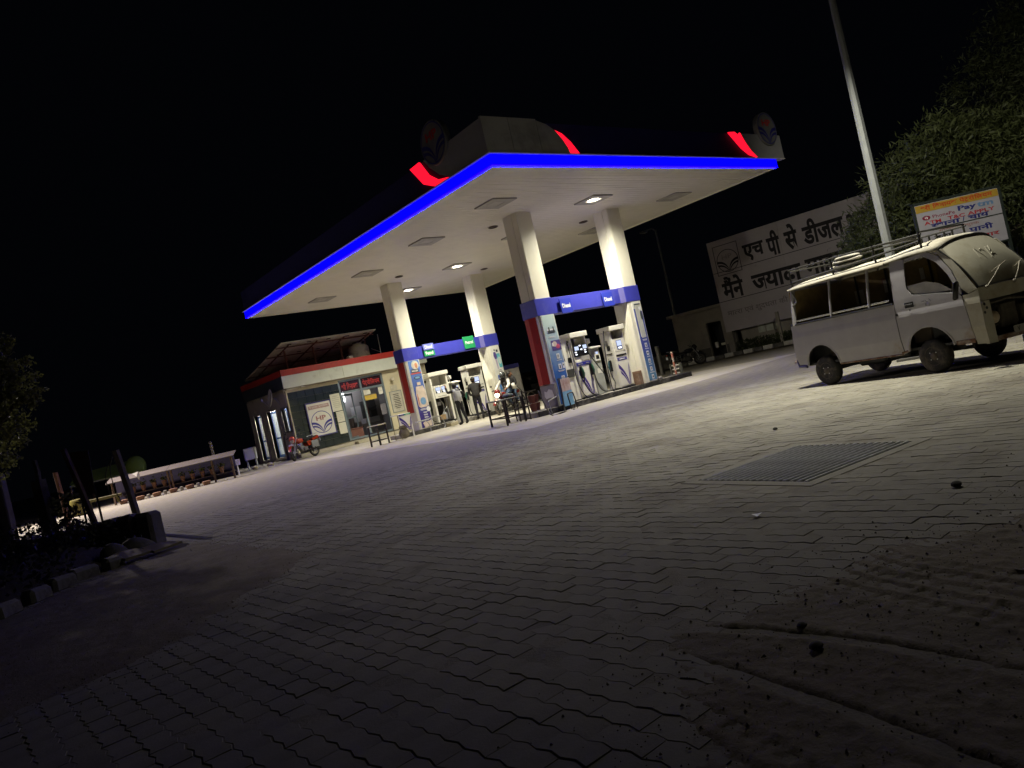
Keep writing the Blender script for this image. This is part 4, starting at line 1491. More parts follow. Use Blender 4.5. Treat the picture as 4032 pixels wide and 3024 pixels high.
# flank doors and window
blue_d = M('blue door paint', (.05, .10, .24), .45, var=.12)
for k, (ya, yb) in enumerate(DOORS):
    b = B()
    zt = 2.30 if k == 0 else 2.32
    b.span((XW - .05, ya - .05, .15), (13.12, ya, zt + .05)).span((XW - .05, yb, .15), (13.12, yb + .05, zt + .05)).span((XW - .05, ya + .002, zt), (13.12, yb - .002, zt + .05))
    b.build('door_frame', M('door frame pale', (.50, .46, .36), .6), ofc, 0)
    b = B()
    b.span((0, -.02, 0), (.05, .02, zt - .17)).span((.83, -.02, 0), (.88, .02, zt - .17))
    for z0, z1 in ((0, .12), (.85, .93), (zt - .27, zt - .17)):
        b.span((.052, -.018, z0), (.828, .018, z1))
    d = b.build('door', blue_d, ofc, 0)
    d.location = (13.1, yb - .02, .16)
    d.rotation_euler = (0, 0, math.radians(-52 if k else -66))
    b = B()
    b.span((.052, -.004, .122), (.828, .004, .848)).span((.052, -.004, .932), (.828, .004, zt - .272))
    b.build('door_pane', M('frosted pane', (.75, .82, .80), .3, trans=.9), d, 0)
b = B()
b.span((XW - .05, 32.12, 1.19), (13.12, 32.94, 1.25)).span((XW - .05, 32.12, 2.27), (13.12, 32.94, 2.33)).span((XW - .05, 32.12, 1.252), (13.12, 32.2, 2.268)).span((XW - .05, 32.86, 1.252), (13.12, 32.94, 2.268))
win = b.build('window', M('window frame', (.16, .15, .14), .6), ofc, 0)
for k in range(4):
    b = B()
    b.cyl((XW + .02, 32.31 + k * .135, 1.25), (XW + .02, 32.31 + k * .135, 2.27), .012, 8)
    b.build('window_bar', blackm, win, 0)
# leaning pole, satellite dish
b = B()
b.cyl((12.8, 32.9, 0), (12.85, 33.0, 1.5), .05, 8)
o = b.build('post', M('post brown', (.16, .13, .10), .8), None)
tag(o, 'short brown post between the office door and the barred window', 'post')
t = thing('satellite_dish', 'pale satellite dish on the office corner under the fascia', 'satellite dish', (12.62, 32.75, 2.82))
Rd = V((-.96, .16, .22)).to_track_quat('Z', 'Y').to_matrix()
b = B()
b.lathe([(.001, 0), (.2, .02), (.33, .055), (.42, .10), (.425, .105), (.33, .066), (.2, .032), (.001, .012)], 24, (0, 0, 0), Rd)
b.build('reflector', M('dish paint', (.55, .53, .48), .6, var=.15, col2=(.3, .27, .22), amt=.2), t)
b = B()
b.tube([(0, 0, -.02), Rd @ V((0, 0, -.15)), (.33, .1, -.3)], .025, 8).tube([Rd @ V((0, -.4, .1)), Rd @ V((0, -.1, .42))], .012, 6)
b.ell(Rd @ V((0, -.08, .44)), (.05, .05, .07), 8, 6)
b.build('arm', greym, t)
# roof: solar array, tank, aerial
t = thing('solar_array', 'tilted solar panel array on a steel frame over the office roof', 'solar panels')
def sp(u, v, w=0):
    """u along X, v up the slope"""
    p = V((13.35, 37.6, 4.18)).lerp(V((13.55, 32.6, 5.18)), v)
    nrm = V((0, .2, 1)).normalized()
    return p + V((u, 0, 0)) + nrm * w
sol = M('solar back', (.74, .72, .66), .6, var=.1)
solf = M('solar glass', (.02, .025, .05), .15)
for i in range(5):
    for j in range(4):
        b = B()
        u0, u1, v0, v1 = i * .98, i * .98 + .95, j * .25 + .004, j * .25 + .243
        b.add([sp(u0, v0), sp(u1, v0), sp(u1, v1), sp(u0, v1), sp(u0, v0, .04), sp(u1, v0, .04), sp(u1, v1, .04), sp(u0, v1, .04)], [(0, 1, 2, 3), (4, 5, 6, 7), (0, 1, 5, 4), (1, 2, 6, 5), (2, 3, 7, 6), (3, 0, 4, 7)], 0)
        b.i[1] = 1
        pn = b.build('solar_panel', [sol, solf], t, 0)
        b = B()
        b.box(sp((u0 + u1) / 2, v1 - .05, -.02), (.18, .10, .03))
        b.build('terminal_box', blackm, pn, 0)
rust = M('rust frame', (.13, .05, .035), .7, var=.25)
for v in (.13, .42, .66, .9):
    b = B()
    b.tube([sp(-.1, v, -.06), sp(4.95, v, -.06)], .028, 6)
    b.build('purlin', rust, t, 0)
for u in (.35, 1.75, 3.15, 4.5):
    b = B()
    b.tube([sp(u, .02, -.10), sp(u, .98, -.10)], .032, 6)
    b.build('rafter', rust, t, 0)
    for v in (.12, .86):
        b = B()
        q = sp(u, v, -.15)
        b.cyl((q.x, q.y, 3.9), q, .045, 6)
        b.build('leg', rust, t, 0)
t = thing('water_tank', 'pale round water tank on the office roof', 'water tank', (17.75, 33.6, 3.9))
b = B()
b.lathe([(.50, .0), (.52, .05), (.52, .12), (.50, .14), (.52, .17), (.52, .38), (.50, .40), (.52, .43), (.51, .62), (.42, .74), (.22, .80), (.2, .86), (.001, .88)], 28)
b.build('shell', M('tank plastic', (.52, .50, .40), .6, var=.1, col2=(.12, .11, .08), amt=.22), t, 40)
b = B()
b.cyl((18.72, 33.2, 3.9), (18.76, 33.2, 5.0), .018, 8).tube([(18.74, 33.2, 4.1), (18.3, 33.3, 4.35)], .012, 6)
o = b.build('aerial', steel, None, 0)
tag(o, 'thin metal rod standing on the office roof right of the tank', 'aerial')
b = B()
b.box((0, 0, .08), (.24, .2, .16), rotz(.3), 0, .02)
o = b.build('roof_box', M('pale lump', (.45, .40, .32), .8), None, 0)
o.location = (16.45, 32.1, 3.9)
tag(o, 'small pale block on the office parapet left of the tank', 'block')
# ------------------------------------------------------------------ people
def person(lab, loc, rz, J, colours, extra=None, vest=None):
    """J: joint -> (x, y, z, r); the body is one skinned surface, clothes are shells drawn from it. Faces +X."""
    t = thing('person', lab, 'person', loc, rz)
    edges = [('pelvis', 'belly', 't'), ('belly', 'chest', 't'), ('chest', 'neck', 't'), ('neck', 'head', 'h'), ('head', 'crown', 'h')]
    for s in 'lr':
        edges += [('chest', 'sh' + s, 'c'), ('sh' + s, 'el' + s, 'a'), ('el' + s, 'wr' + s, 'f'), ('wr' + s, 'ha' + s, 'n'),
                  ('pelvis', 'hi' + s, 'g'), ('hi' + s, 'kn' + s, 'g'), ('kn' + s, 'an' + s, 'g'), ('an' + s, 'to' + s, 's')]
    names = [k for k in J if not k.startswith('_')]
    me = bpy.data.meshes.new('body')
    me.from_pydata([J[n][:3] for n in names], [(names.index(a), names.index(c)) for a, c, _ in edges], [])
    ob = bpy.data.objects.new('tmp', me)
    C.objects.link(ob)
    md = ob.modifiers.new('s', 'SKIN')
    for k, n in enumerate(names):
        r = J[n][3]
        me.skin_vertices[0].data[k].radius = (r, r) if not isinstance(r, tuple) else r
    me.skin_vertices[0].data[names.index('pelvis')].use_root = True
    sb = ob.modifiers.new('d', 'SUBSURF')
    sb.levels = sb.render_levels = 2
    dg = bpy.context.evaluated_depsgraph_get()
    dg.update()
    em = bpy.data.meshes.new_from_object(ob.evaluated_get(dg))
    bpy.data.objects.remove(ob)
    vs = [v.co.copy() for v in em.vertices]
    ns = [v.normal.copy() for v in em.vertices]
    fs = [tuple(p.vertices) for p in em.polygons]
    segs = [(V(J[a][:3]), V(J[c][:3]), g) for a, c, g in edges]
    reg = []
    for p in vs:
        best = (1e9, '', 0)
        for a, c, g in segs:
            d = c - a
            tt = max(0, min(1, (p - a).dot(d) / d.length_squared))
            q = (p - a - d * tt).length
            if q < best[0] - 1e-6:
                best = (q, g, tt)
        reg.append(best)
    b = B()
    b.add(vs, fs)
    hd, nk = V(J['head'][:3]), V(J['neck'][:3])
    look = V(J.get('_look', (1, 0, 0)))
    look.normalize()
    side = ZA.cross(look).normalized()
    hc = (hd + V(J['crown'][:3])) / 2
    Rh = Matrix((look, side, ZA)).transposed()
    b.ell(hc, (.098, .078, .118), 16, 12, Rh)
    b.ell(hc + look * .098 + ZA * -.02, (.022, .014, .026), 8, 6, Rh)
    b.ell(hc + look * .085 + ZA * -.065, (.016, .026, .008), 8, 6, Rh)
    for s in (-1, 1):
        b.ell(hc + side * .078 * s + ZA * -.005, (.018, .010, .030), 8, 6, Rh)
        b.ell(hc + look * .088 + side * .032 * s + ZA * .012, (.010, .013, .008), 8, 6, Rh)
    for s in 'lr':
        w, h = V(J['wr' + s][:3]), V(J['ha' + s][:3])
        d = (h - w).normalized()
        u = d.cross(V(J.get('_palm' + s, (1, 0, 0)))).normalized()
        nn = u.cross(d).normalized()
        for k, (o, ln) in enumerate(((-.027, .062), (-.009, .074), (.009, .070), (.026, .055))):
            p0 = h + u * o
            b.tube([p0 - d * .01, p0 + d * ln * .5 + nn * .008, p0 + d * ln * .8 + nn * .03, p0 + d * ln * .85 + nn * .05], [.010, .0095, .0085, .006], 6)
        b.tube([w + d * .03 - u * .02, w + d * .06 - u * .048 + nn * .01, w + d * .095 - u * .05 + nn * .03], [.012, .0105, .008], 6)
    body = b.build('body', skin, t, 60)
    b.i
    def shell(nm, m, test, off, sub=None):
        keep = [f for f in fs if any(test(reg[k]) for k in f)]
        if not keep:
            return
        ids = sorted(set(k for f in keep for k in f))
        mp = {k: i for i, k in enumerate(ids)}
        bb = B()
        bb.add([vs[k] + ns[k] * (off + .008 * noise.noise(vs[k] * 14)) for k in ids], [tuple(mp[k] for k in f) for f in keep])
        o = bb.build(nm, m, t, 70)
        md_ = o.modifiers.new('thick', 'SOLIDIFY')
        md_.thickness = .008
        md_.offset = -1
        return o
    sl = colours.get('sleeve', 1.0)
    shell('shirt', colours['shirt'], lambda r: r[1] in 'tac' or (r[1] == 'f' and r[2] < sl * .95), .010)
    shell('trousers', colours['trousers'], lambda r: r[1] == 'g' or (r[1] == 't' and r[2] < .02), .006)
    shell('shoes', colours['shoes'], lambda r: r[1] == 's', .014)
    if vest:
        shell('vest', vest, lambda r: r[1] in 'tc', .026)
    if extra:
        extra(t, hc, look, side, Rh)
    return t

def hair(t, hc, look, side, Rh, m=None, long=0.0):
    b = B()
    b.ell(hc + ZA * .022 - look * .016, (.105, .087, .112), 14, 9, Rh)
    b.v = [(V(p) + ZA * (.010 * noise.noise(V(p) * 30))) for p in b.v]
    b.v = [tuple(V(p) if (V(p) - hc).dot(look) < .055 or (V(p) - hc).z > .06 else V(p) - look * ((V(p) - hc).dot(look) - .045)) for p in b.v]
    if long:
        b.ell(hc - look * .085 - ZA * .03, (.05, .07, .08), 10, 8, Rh)
    b.build('hair', m or hairm, t, 60)

def std(h=1.0, **kw):
    J = dict(pelvis=(0, 0, .94, .125), belly=(0, 0, 1.10, .120), chest=(0, 0, 1.30, .135), neck=(.01, 0, 1.47, .055), head=(.02, 0, 1.55, .075), crown=(.02, 0, 1.63, .075))
    for s, y in (('l', 1), ('r', -1)):
        J.update({'sh' + s: (0, .175 * y, 1.39, .062), 'el' + s: (-.02, .215 * y, 1.12, .045), 'wr' + s: (.07, .215 * y, .88, .032), 'ha' + s: (.10, .21 * y, .80, (.036, .02)),
                  'hi' + s: (0, .09 * y, .88, .092), 'kn' + s: (.02, .10 * y, .49, .062), 'an' + s: (-.01, .10 * y, .09, .046), 'to' + s: (.15, .115 * y, .045, .036)})
    J.update(kw)
    return J
jeans = M('dark jeans', (.018, .018, .024), .85, var=.3, scale=14)
jeansb = M('blue jeans', (.05, .08, .13), .85, var=.25, scale=14)
blackcl = M('black cloth', (.020, .019, .020), .85, var=.25, scale=14, bump=.3)
charc = M('charcoal jacket', (.032, .029, .028), .8, var=.3, scale=12, bump=.3, bscale=30)
paleg = M('pale grey cloth', (.42, .42, .45), .85, var=.1, scale=12, bump=.3, bscale=30)
whitecl = M('white cloth', (.66, .64, .56), .85, var=.08, scale=12, bump=.3, bscale=30)
shoem = M('dark shoes', (.03, .026, .022), .6, var=.2)
shoew = M('white shoes', (.62, .60, .54), .6, var=.1)

# attendant in a pale waistcoat, one arm up against the pump; seen from behind, faces the pumps (+Y)
def ex_boy(t, hc, look, side, Rh):
    hair(t, hc, look, side, Rh)
    b = B()
    b.torus((-.03, 0, 1.435), .085, .022, (-.1, 0, 1), 16, 6)
    b.build('collar', M('navy collar', (.03, .03, .10), .8), t, 60)
    b = B()
    b.box((-.155, .0, 1.28), (.012, .26, .02), Matrix.Rotation(.1, 3, 'Y'))
    b.build('reflective_strip', whiteink, t, 0)
    b = B()
    b.ell((.06, -.20, 1.20), (.05, .012, .06), 8, 6)
    b.build('badge', M('badge pink', (.55, .30, .26), .6), t, 60)
Jb = std(pelvis=(0, 0, .90, .115), belly=(.0, .0, 1.05, .11), chest=(.01, .02, 1.22, .125), neck=(.02, .03, 1.38, .05), head=(.04, .02, 1.46, .07), crown=(.05, .01, 1.54, .07),
         shl=(.0, .18, 1.33, .055), ell=(.12, .34, 1.30, .042), wrl=(.17, .36, 1.50, .03), hal=(.19, .34, 1.59, (.034, .02)),
         shr=(0, -.14, 1.31, .055), elr=(-.06, -.30, 1.12, .042), wrr=(.06, -.20, .98, .030), har=(.10, -.13, .95, (.034, .02)),
         hil=(0, .08, .85, .085), knl=(.02, .07, .47, .058), anl=(0, .04, .08, .043), tol=(.15, .06, .04, .034),
         hir=(0, -.08, .85, .085), knr=(.03, -.14, .47, .058), anr=(.02, -.25, .08, .043), tor=(.16, -.30, .04, .034), _look=(.75, -.6, 0), _palml=(1, 0, 0))
person('man in a pale grey waistcoat with one arm raised against the petrol pump', (16.33, 23.95, 0), math.radians(96), Jb, dict(shirt=blackcl, trousers=jeans, shoes=shoem), ex_boy, paleg)
# man in cap and dark jacket
def ex_cap(t, hc, look, side, Rh):
    b = B()
    b.ell(hc + ZA * .04 - look * .004, (.112, .096, .098), 16, 9, Rh)
    b.v = [(x, y, max(z, hc.z + .015)) for x, y, z in b.v]
    b.ell(hc + look * .14 + ZA * .03, (.085, .075, .012), 12, 6, Rh)
    b.build('cap', M('cap cloth', (.035, .035, .03), .85, var=.2), t, 60)
    b = B()
    b.ell(hc - look * .05 - ZA * .04, (.05, .075, .05), 10, 8, Rh)
    b.build('hair', hairm, t, 60)
Jm = std(elr=(.10, -.24, 1.13, .05), wrr=(.27, -.16, 1.05, .034), har=(.34, -.12, 1.06, (.036, .02)), ell=(.06, .25, 1.13, .05), wrl=(.24, .17, 1.02, .034), hal=(.31, .13, 1.03, (.036, .02)),
         chest=(0, 0, 1.30, .15), belly=(.01, 0, 1.10, .14), shl=(0, .19, 1.38, .072), shr=(0, -.19, 1.38, .072), anr=(-.02, -.12, .09, .046), _look=(1, -.25, -.1))
person('man in a dark jacket and peaked cap facing the petrol pump screen', (17.62, 24.55, 0), math.radians(62), Jm, dict(shirt=charc, trousers=jeans, shoes=shoem), ex_cap)

# ------------------------------------------------------------------ motorcycles (x forward, rear axle at x = 0)
def moto(lab, loc, rz, paint, lit=False, lean=0.0, steer=0.0, dusty=False):
    t = thing('motorcycle', lab, 'motorcycle', loc, rz)
    t.rotation_euler = (lean, 0, rz)
    WB, R = 1.25, .30
    def wheel(x, ang):
        ax = V((-math.sin(ang), math.cos(ang), 0))
        fw = V((math.cos(ang), math.sin(ang), 0))
        c = V((x, 0, R))
        b = B()
        b.torus(c, R - .042, .042, ax, 28, 8)
        w = b.build('wheel', M('bike tyre dusty', (.17, .15, .12), .9, var=.3, scale=20) if dusty else rubber, t, 50)
        b = B()
        b.torus(c, R - .085, .016, ax, 28, 6)
        for k in range(5):
            a = 2 * PI * k / 5 + .3
            d = fw * math.cos(a) + ZA * math.sin(a)
            b.tube([c + d * .05, c + d * (R - .09)], [.024, .015], 6)
        b.cyl(c - ax * .06, c + ax * .06, .05, 14)
        b.build('rim', M('bike rim', (.09, .085, .08), .5, metal=.4), w, 40)
        b = B()
        b.cyl(c + ax * .055, c + ax * .065, .10, 20)
        b.build('brake_disc', steel, w, 30)
        return w
    wheel(0, 0)
    wheel(WB, steer)
    st = V((math.cos(steer), math.sin(steer), 0))
    sd = V((-math.sin(steer), math.cos(steer), 0))
    top = V((WB - .30, 0, .88))
    b = B()
    for s in (-1, 1):
        b.tube([V((WB, 0, R)) + sd * .085 * s, V((WB - .09, 0, .56)) + sd * .085 * s], .026, 8)
        b.tube([V((WB - .09, 0, .56)) + sd * .085 * s, top + sd * .085 * s], .019, 8)
    b.build('fork', steel, t, 40)
    b = B()
    arc = []
    for k in range(9):
        a = math.radians(20 + 120 * k / 8)
        arc.append(V((WB, 0, R)) + st * math.cos(a) * (R + .035) + ZA * math.sin(a) * (R + .035))
    for k in range(8):
        for o, w_ in ((0, 1),):
            p, q = arc[k], arc[k + 1]
            n_ = ((p + q) / 2 - V((WB, 0, R))).normalized()
            b.add([p - sd * .06 - n_ * .02, p + n_ * .012, p + sd * .06 - n_ * .02, q - sd * .06 - n_ * .02, q + n_ * .012, q + sd * .06 - n_ * .02], [(0, 1, 4, 3), (1, 2, 5, 4)])
    b.build('front_fender', paint, t, 60)
    b = B()
    b.box(V((WB - .17, 0, .80)) , (.17, .20, .20), rotz(steer), 0, .07)
    b.ell(V((WB - .17, 0, .80)) - st * .02 + ZA * .07, (.13, .13, .15), 12, 8, rotz(steer))
    cowl = b.build('headlamp_cowl', paint, t, 50)
    b = B()
    b.ell(V((WB - .17, 0, .80)) + st * .075, (.035, .085, .085), 14, 8, rotz(steer))
    if lit:
        b.build('headlamp', EM('headlamp lit', (1.0, .72, .42), 42.0), cowl, 50)
    else:
        b.build('headlamp', M('headlamp glass', (.40, .38, .34), .15), cowl, 50)
    b = B()
    hb = top + V((-.02, 0, .06))
    b.tube([hb + sd * .36 - st * .14 + ZA * .03, hb + sd * .26 - st * .06 + ZA * .05, hb + sd * .10, hb - sd * .10, hb - sd * .26 - st * .06 + ZA * .05, hb - sd * .36 - st * .14 + ZA * .03], .013, 8)
    for s in (-1, 1):
        b.tube([hb + sd * .24 * s - st * .05 + ZA * .05, hb + sd * .27 * s + st * .02 + ZA * .20], .006, 6, 1)
        b.ell(hb + sd * .30 * s + st * .02 + ZA * .23, (.015, .055, .035), 10, 6, rotz(steer), 0)
        b.tube([hb + sd * .36 * s - st * .14 + ZA * .03, hb + sd * .28 * s - st * .075 + ZA * .045], .019, 8, 0)
    b.build('handlebar', [blackm, chrome], t, 50)
    b = B()
    b.ell((.72, 0, .76), (.25, .125, .115), 16, 10)
    b.v = [(x, y * (1.0 if x > .7 else .75), z + (.02 if x > .8 else 0)) for x, y, z in b.v]
    b.build('tank', paint, t, 60)
    b = B()
    b.prism([(.52, .74), (.40, .70), (.10, .74), (-.22, .80), (-.24, .84), (.08, .82), (.35, .77), (.52, .80)], lambda u, v, w: V((u, w, v)), -.115, .115)
    b.build('seat', blackm, t, 60)
    b = B()
    for s in (-1, 1):
        b.prism([(.42, .66), (.18, .68), (-.02, .62), (.12, .50), (.36, .48)], lambda u, v, w, s=s: V((u, s * (.10 + w), v)), 0, .025)
    b.build('side_cover', paint, t, 40)
    b = B()
    b.prism([(.05, .74), (-.30, .84), (-.38, .80), (-.34, .72), (0, .66)], lambda u, v, w: V((u, w, v)), -.085, .085)
    tl = b.build('tail', paint, t, 50)
    b = B()
    b.box((-.385, 0, .77), (.03, .12, .06), None, 0, .01)
    b.build('tail_lamp', redm, tl, 30)
    b = B()
    b.tube([(.12, .11, .86), (-.30, .11, .92), (-.40, 0, .93), (-.30, -.11, .92), (.12, -.11, .86)], .012, 8)
    b.build('grab_rail', steel, t, 50)
    b = B()
    b.ell((.64, 0, .42), (.15, .11, .13), 12, 8)
    b.box((.72, 0, .57), (.16, .16, .22), Matrix.Rotation(-.35, 3, 'Y'), 0, .03)
    b.box((.50, 0, .40), (.24, .2, .16), None, 0, .04)
    for s in (-1, 1):
        b.cyl((.60, .10 * s, .40), (.60, .145 * s, .40), .085, 16)
    b.build('engine', M('engine grey', (.17, .165, .16), .5, metal=.4, var=.25, scale=20), t, 40)
    b = B()
    b.tube(smooth_path([V((.80, -.05, .50)), V((.86, -.10, .36)), V((.70, -.14, .24)), V((.30, -.15, .24))], 5), .02, 8)
    b.tube([(.30, -.16, .25), (.10, -.17, .30), (-.30, -.18, .40)], [.03, .042, .045], 10)
    b.build('exhaust', chrome, t, 50)
    b = B()
    b.tube([(.98, 0, .84), (.55, 0, .66), (.1, 0, .62)], .022, 8).tube([(.96, 0, .78), (.86, 0, .5), (.78, 0, .30), (.45, 0, .28)], .022, 8)
    for s in (-1, 1):
        b.tube([(.45, .08 * s, .32), (0, .09 * s, R)], .02, 8).tube([(-.02, .115 * s, R), (.06, .115 * s, .62)], .028, 8)
    b.tube([(.42, -.26, .30), (.42, .26, .30)], .012, 8).tube([(.12, -.24, .36), (.12, .24, .36)], .012, 8)
    b.build('frame', darkm, t, 40)
    b = B()
    b.tube([(.42, .12, .28), (.38, .24, .015)], .012, 6).tube([(.34, .24, .012), (.42, .26, .012)], .012, 6)
    b.build('side_stand', darkm, t, 30)
    b = B()
    b.tube([(1.0, .20, .62), (1.02, .30, .5), (.92, .30, .34), (.88, .08, .34)], .012, 8).tube([(1.0, -.20, .62), (1.02, -.30, .5), (.92, -.30, .34), (.88, -.08, .34)], .012, 8).tube([(1.0, .20, .62), (1.0, -.20, .62)], .012, 8)
    b.build('leg_guard', chrome, t, 50)
    b = B()
    for s in (-1,):
        for z in (.36, .46, .56, .64):
            b.tube([(-.18, .17 * s, z), (.22, .17 * s, z)], .008, 6)
        for x in (-.18, .02, .22):
            b.tube([(x, .17 * s, .36), (x, .17 * s, .64)], .008, 6)
    for s in (1,):
        b.box((.02, .165, .5), (.40, .012, .28), None, 0, .004)
        b.tube([(-.19, .175, .36), (.23, .175, .36), (.23, .175, .64), (-.19, .175, .64)], .010, 6, 0, True)
    b.build('saree_guard', steel, t, 30)
    b = B()
    b.box((-.40, 0, .62), (.012, .22, .12))
    b.box(V((WB - .05, 0, .66)) + st * .02, (.012, .20, .07), rotz(steer))
    b.build('number_plate', whiteink, t, 0)
    return t
bikered = M('bike red', (.40, .045, .015), .22, var=.25, scale=5, spec=.6)
bikeblk = M('bike black', (.02, .02, .024), .25, var=.2)
bikemar = M('bike maroon', (.20, .03, .025), .25, var=.2)
aR = math.atan2(29.49 - 30.05, 11.60 - 12.85)
moto('parked red motorcycle leaning on its stand in front of the office', (12.87, 30.03, 0), aR, bikered, lean=math.radians(5), steer=math.radians(28))
rzB = math.radians(197)
moto('motorcycle with a glowing headlamp carrying two riders at the petrol pumps', (19.15, 24.12, 0), rzB, bikemar, lit=True, steer=math.radians(14), dusty=True)
moto('dark motorcycle parked in the shade by the white kerb stones', (28.6, 23.35, 0), math.radians(-28), bikeblk, lean=math.radians(6), steer=math.radians(-20))

# riders share the local axes of their machine
def helmet(t, hc, look, side, Rh):
    b = B()
    b.ell(hc + ZA * .015, (.140, .125, .148), 18, 12, Rh)
    b.build('helmet', M('helmet shell', (.045, .048, .045), .18, var=.1, spec=.7), t, 60)
    b = B()
    b.ell(hc + look * .045 + ZA * .0, (.105, .115, .055), 14, 8, Rh)
    b.build('visor', glassd, t, 60)
    b = B()
    b.ell(hc + look * .055 - ZA * .075, (.075, .085, .055), 12, 8, Rh)
    b.build('scarf', blackcl, t, 60)
Jr = dict(pelvis=(.32, 0, .90, .125), belly=(.34, 0, 1.05, .12), chest=(.40, 0, 1.25, .14), neck=(.45, 0, 1.40, .055), head=(.47, 0, 1.47, .075), crown=(.48, 0, 1.55, .075),
          shl=(.42, .18, 1.33, .066), ell=(.58, .29, 1.10, .05), wrl=(.78, .28, .99, .036), hal=(.85, .27, .97, (.036, .022)),
          shr=(.42, -.18, 1.33, .066), elr=(.58, -.29, 1.10, .05), wrr=(.78, -.28, .99, .036), har=(.85, -.27, .97, (.036, .022)),
          hil=(.36, .10, .85, .10), knl=(.74, .20, .72, .070), anl=(.48, .22, .36, .046), tol=(.63, .24, .31, .036),
          hir=(.36, -.10, .85, .10), knr=(.74, -.20, .72, .070), anr=(.48, -.22, .36, .046), tor=(.63, -.24, .31, .036), _look=(1, .25, -.15), _palml=(0, 0, -1), _palmr=(0, 0, -1))
person('motorcycle rider in a dark helmet and sleeveless jacket over pale sleeves', (19.15, 24.12, 0), rzB, Jr, dict(shirt=whitecl, trousers=jeansb, shoes=shoem), helmet, charc)
def ex_pil(t, hc, look, side, Rh):
    hair(t, hc, look, side, Rh, None, 1.0)
    b = B()
    b.ell((.10, .17, 1.0), (.13, .10, .14), 12, 8)
    b.v = [tuple(V(p) + V((1, 1, 1)) * .012 * noise.noise(V(p) * 12)) for p in b.v]
    b.build('bag', whitecl, t, 60)
Jp = dict(pelvis=(-.04, 0, .95, .12), belly=(-.03, 0, 1.09, .11), chest=(-.01, .02, 1.26, .125), neck=(.02, .03, 1.40, .05), head=(.04, .04, 1.47, .07), crown=(.04, .05, 1.55, .07),
          shl=(-.01, .18, 1.34, .058), ell=(.04, .27, 1.10, .044), wrl=(.14, .17, 1.0, .032), hal=(.19, .12, 1.0, (.034, .02)),
          shr=(-.01, -.15, 1.34, .058), elr=(.04, -.22, 1.10, .044), wrr=(.16, -.12, 1.02, .032), har=(.21, -.06, 1.02, (.034, .02)),
          hil=(0, .10, .90, .09), knl=(.24, .26, .74, .066), anl=(.12, .27, .40, .044), tol=(.22, .34, .34, .034),
          hir=(0, -.10, .90, .09), knr=(.26, -.2, .76, .066), anr=(.14, -.22, .40, .044), tor=(.26, -.24, .36, .034), _look=(-.45, 1, .02))
person('pillion passenger in a black jacket looking sideways behind the rider', (19.15, 24.12, 0), rzB, Jp, dict(shirt=blackcl, trousers=jeansb, shoes=shoew), ex_pil)

# ------------------------------------------------------------------ steel tables, trolleys and hoops on the forecourt
def table(lab, p, rz, L, W, h, top_m, rails, name='steel_table'):
    t = thing(name, lab, 'table frame', (p[0], p[1], 0), rz)
    b = B()
    b.span((0, 0, h - .03), (L, W, h), 0, .004)
    b.build('top', top_m, t, 0)
    for x in (.03, L - .03):
        for y in (.03, W - .03):
            b = B()
            b.box((x, y, (h - .032) / 2), (.05, .05, h - .032), None, 0, .004)
            b.build('leg', darkm, t, 0)
    for z in rails:
        b = B()
        for a, c in (((.056, .015, z), (L - .056, .045, z + .035)), ((.056, W - .045, z), (L - .056, W - .015, z + .035)), ((.015, .056, z), (.045, W - .056, z + .035)), ((L - .045, .056, z), (L - .015, W - .056, z + .035))):
            b.span(a, c)
        b.build('rail', darkm, t, 0)
    return t
topm = M('worn table top', (.11, .10, .075), .6, var=.3, col2=(.22, .20, .15), amt=.3)
table('long black steel table on the forecourt left of the diesel pumps', (13.22, 16.30), math.radians(75), 1.25, .62, .73, topm, (.20,))
b = B()
b.ell((0, 0, 0), (.19, .13, .07), 12, 8)
b.v = [tuple(V(p) + ZA * .03 * noise.noise(V(p) * 12)) for p in b.v]
o = b.build('cloth_heap', M('camo cloth', (.30, .32, .28), .85, var=.4, scale=14, col2=(.08, .10, .09), amt=.6), None, 60)
o.location = (13.28, 17.0, .80)
tag(o, 'crumpled patterned cloth lying on the long black table', 'cloth')
b = B()
b.ell((0, 0, 0), (.09, .08, .07), 12, 8)
o = b.build('red_bag', M('red bag', (.32, .03, .03), .5), None, 60)
o.location = (13.38, 17.40, .79)
tag(o, 'red bag on the left end of the long black table', 'bag')
table('small black steel stand with a pale top in front of the office', (12.86, 24.25), math.radians(28), .62, .45, .74, M('pale top', (.55, .50, .36), .6), (.16, .46), 'steel_stand')
# ladder-like rack beside the near left column
t = thing('step_rack', 'dark metal rack with cross bars beside the near left column', 'rack', (13.62, 16.62, 0), math.radians(62))
for x in (0, .55):
    for y in (0, .3):
        b = B()
        b.box((x, y, .42), (.035, .035, .84))
        b.build('upright', darkm, t, 0)
for z in (.14, .36, .58):
    b = B()
    b.span((.02, -.012, z), (.53, .012, z + .03)).span((.02, .288, z), (.53, .312, z + .03)).span((-.012, .02, z), (.012, .28, z + .03)).span((.538, .02, z), (.562, .28, z + .03))
    b.build('bar', darkm if z > .3 else greym, t, 0)
for k, (x, y, lab) in enumerate(((14.08, 16.95, 'left red fire bucket stack behind the rack'), (14.30, 17.05, 'right red fire bucket stack against the column foot'))):
    t = thing('fire_bucket', lab, 'bucket', (x, y, .15), 0, 'red buckets by the near left column')
    for q in range(2):
        b = B()
        b.lathe([(.08, .02 + q * .24), (.12, .24 + q * .24), (.13, .25 + q * .24)], 14)
        b.build('bucket', M('bucket red', (.20, .06, .045), .6, var=.2), t, 40)
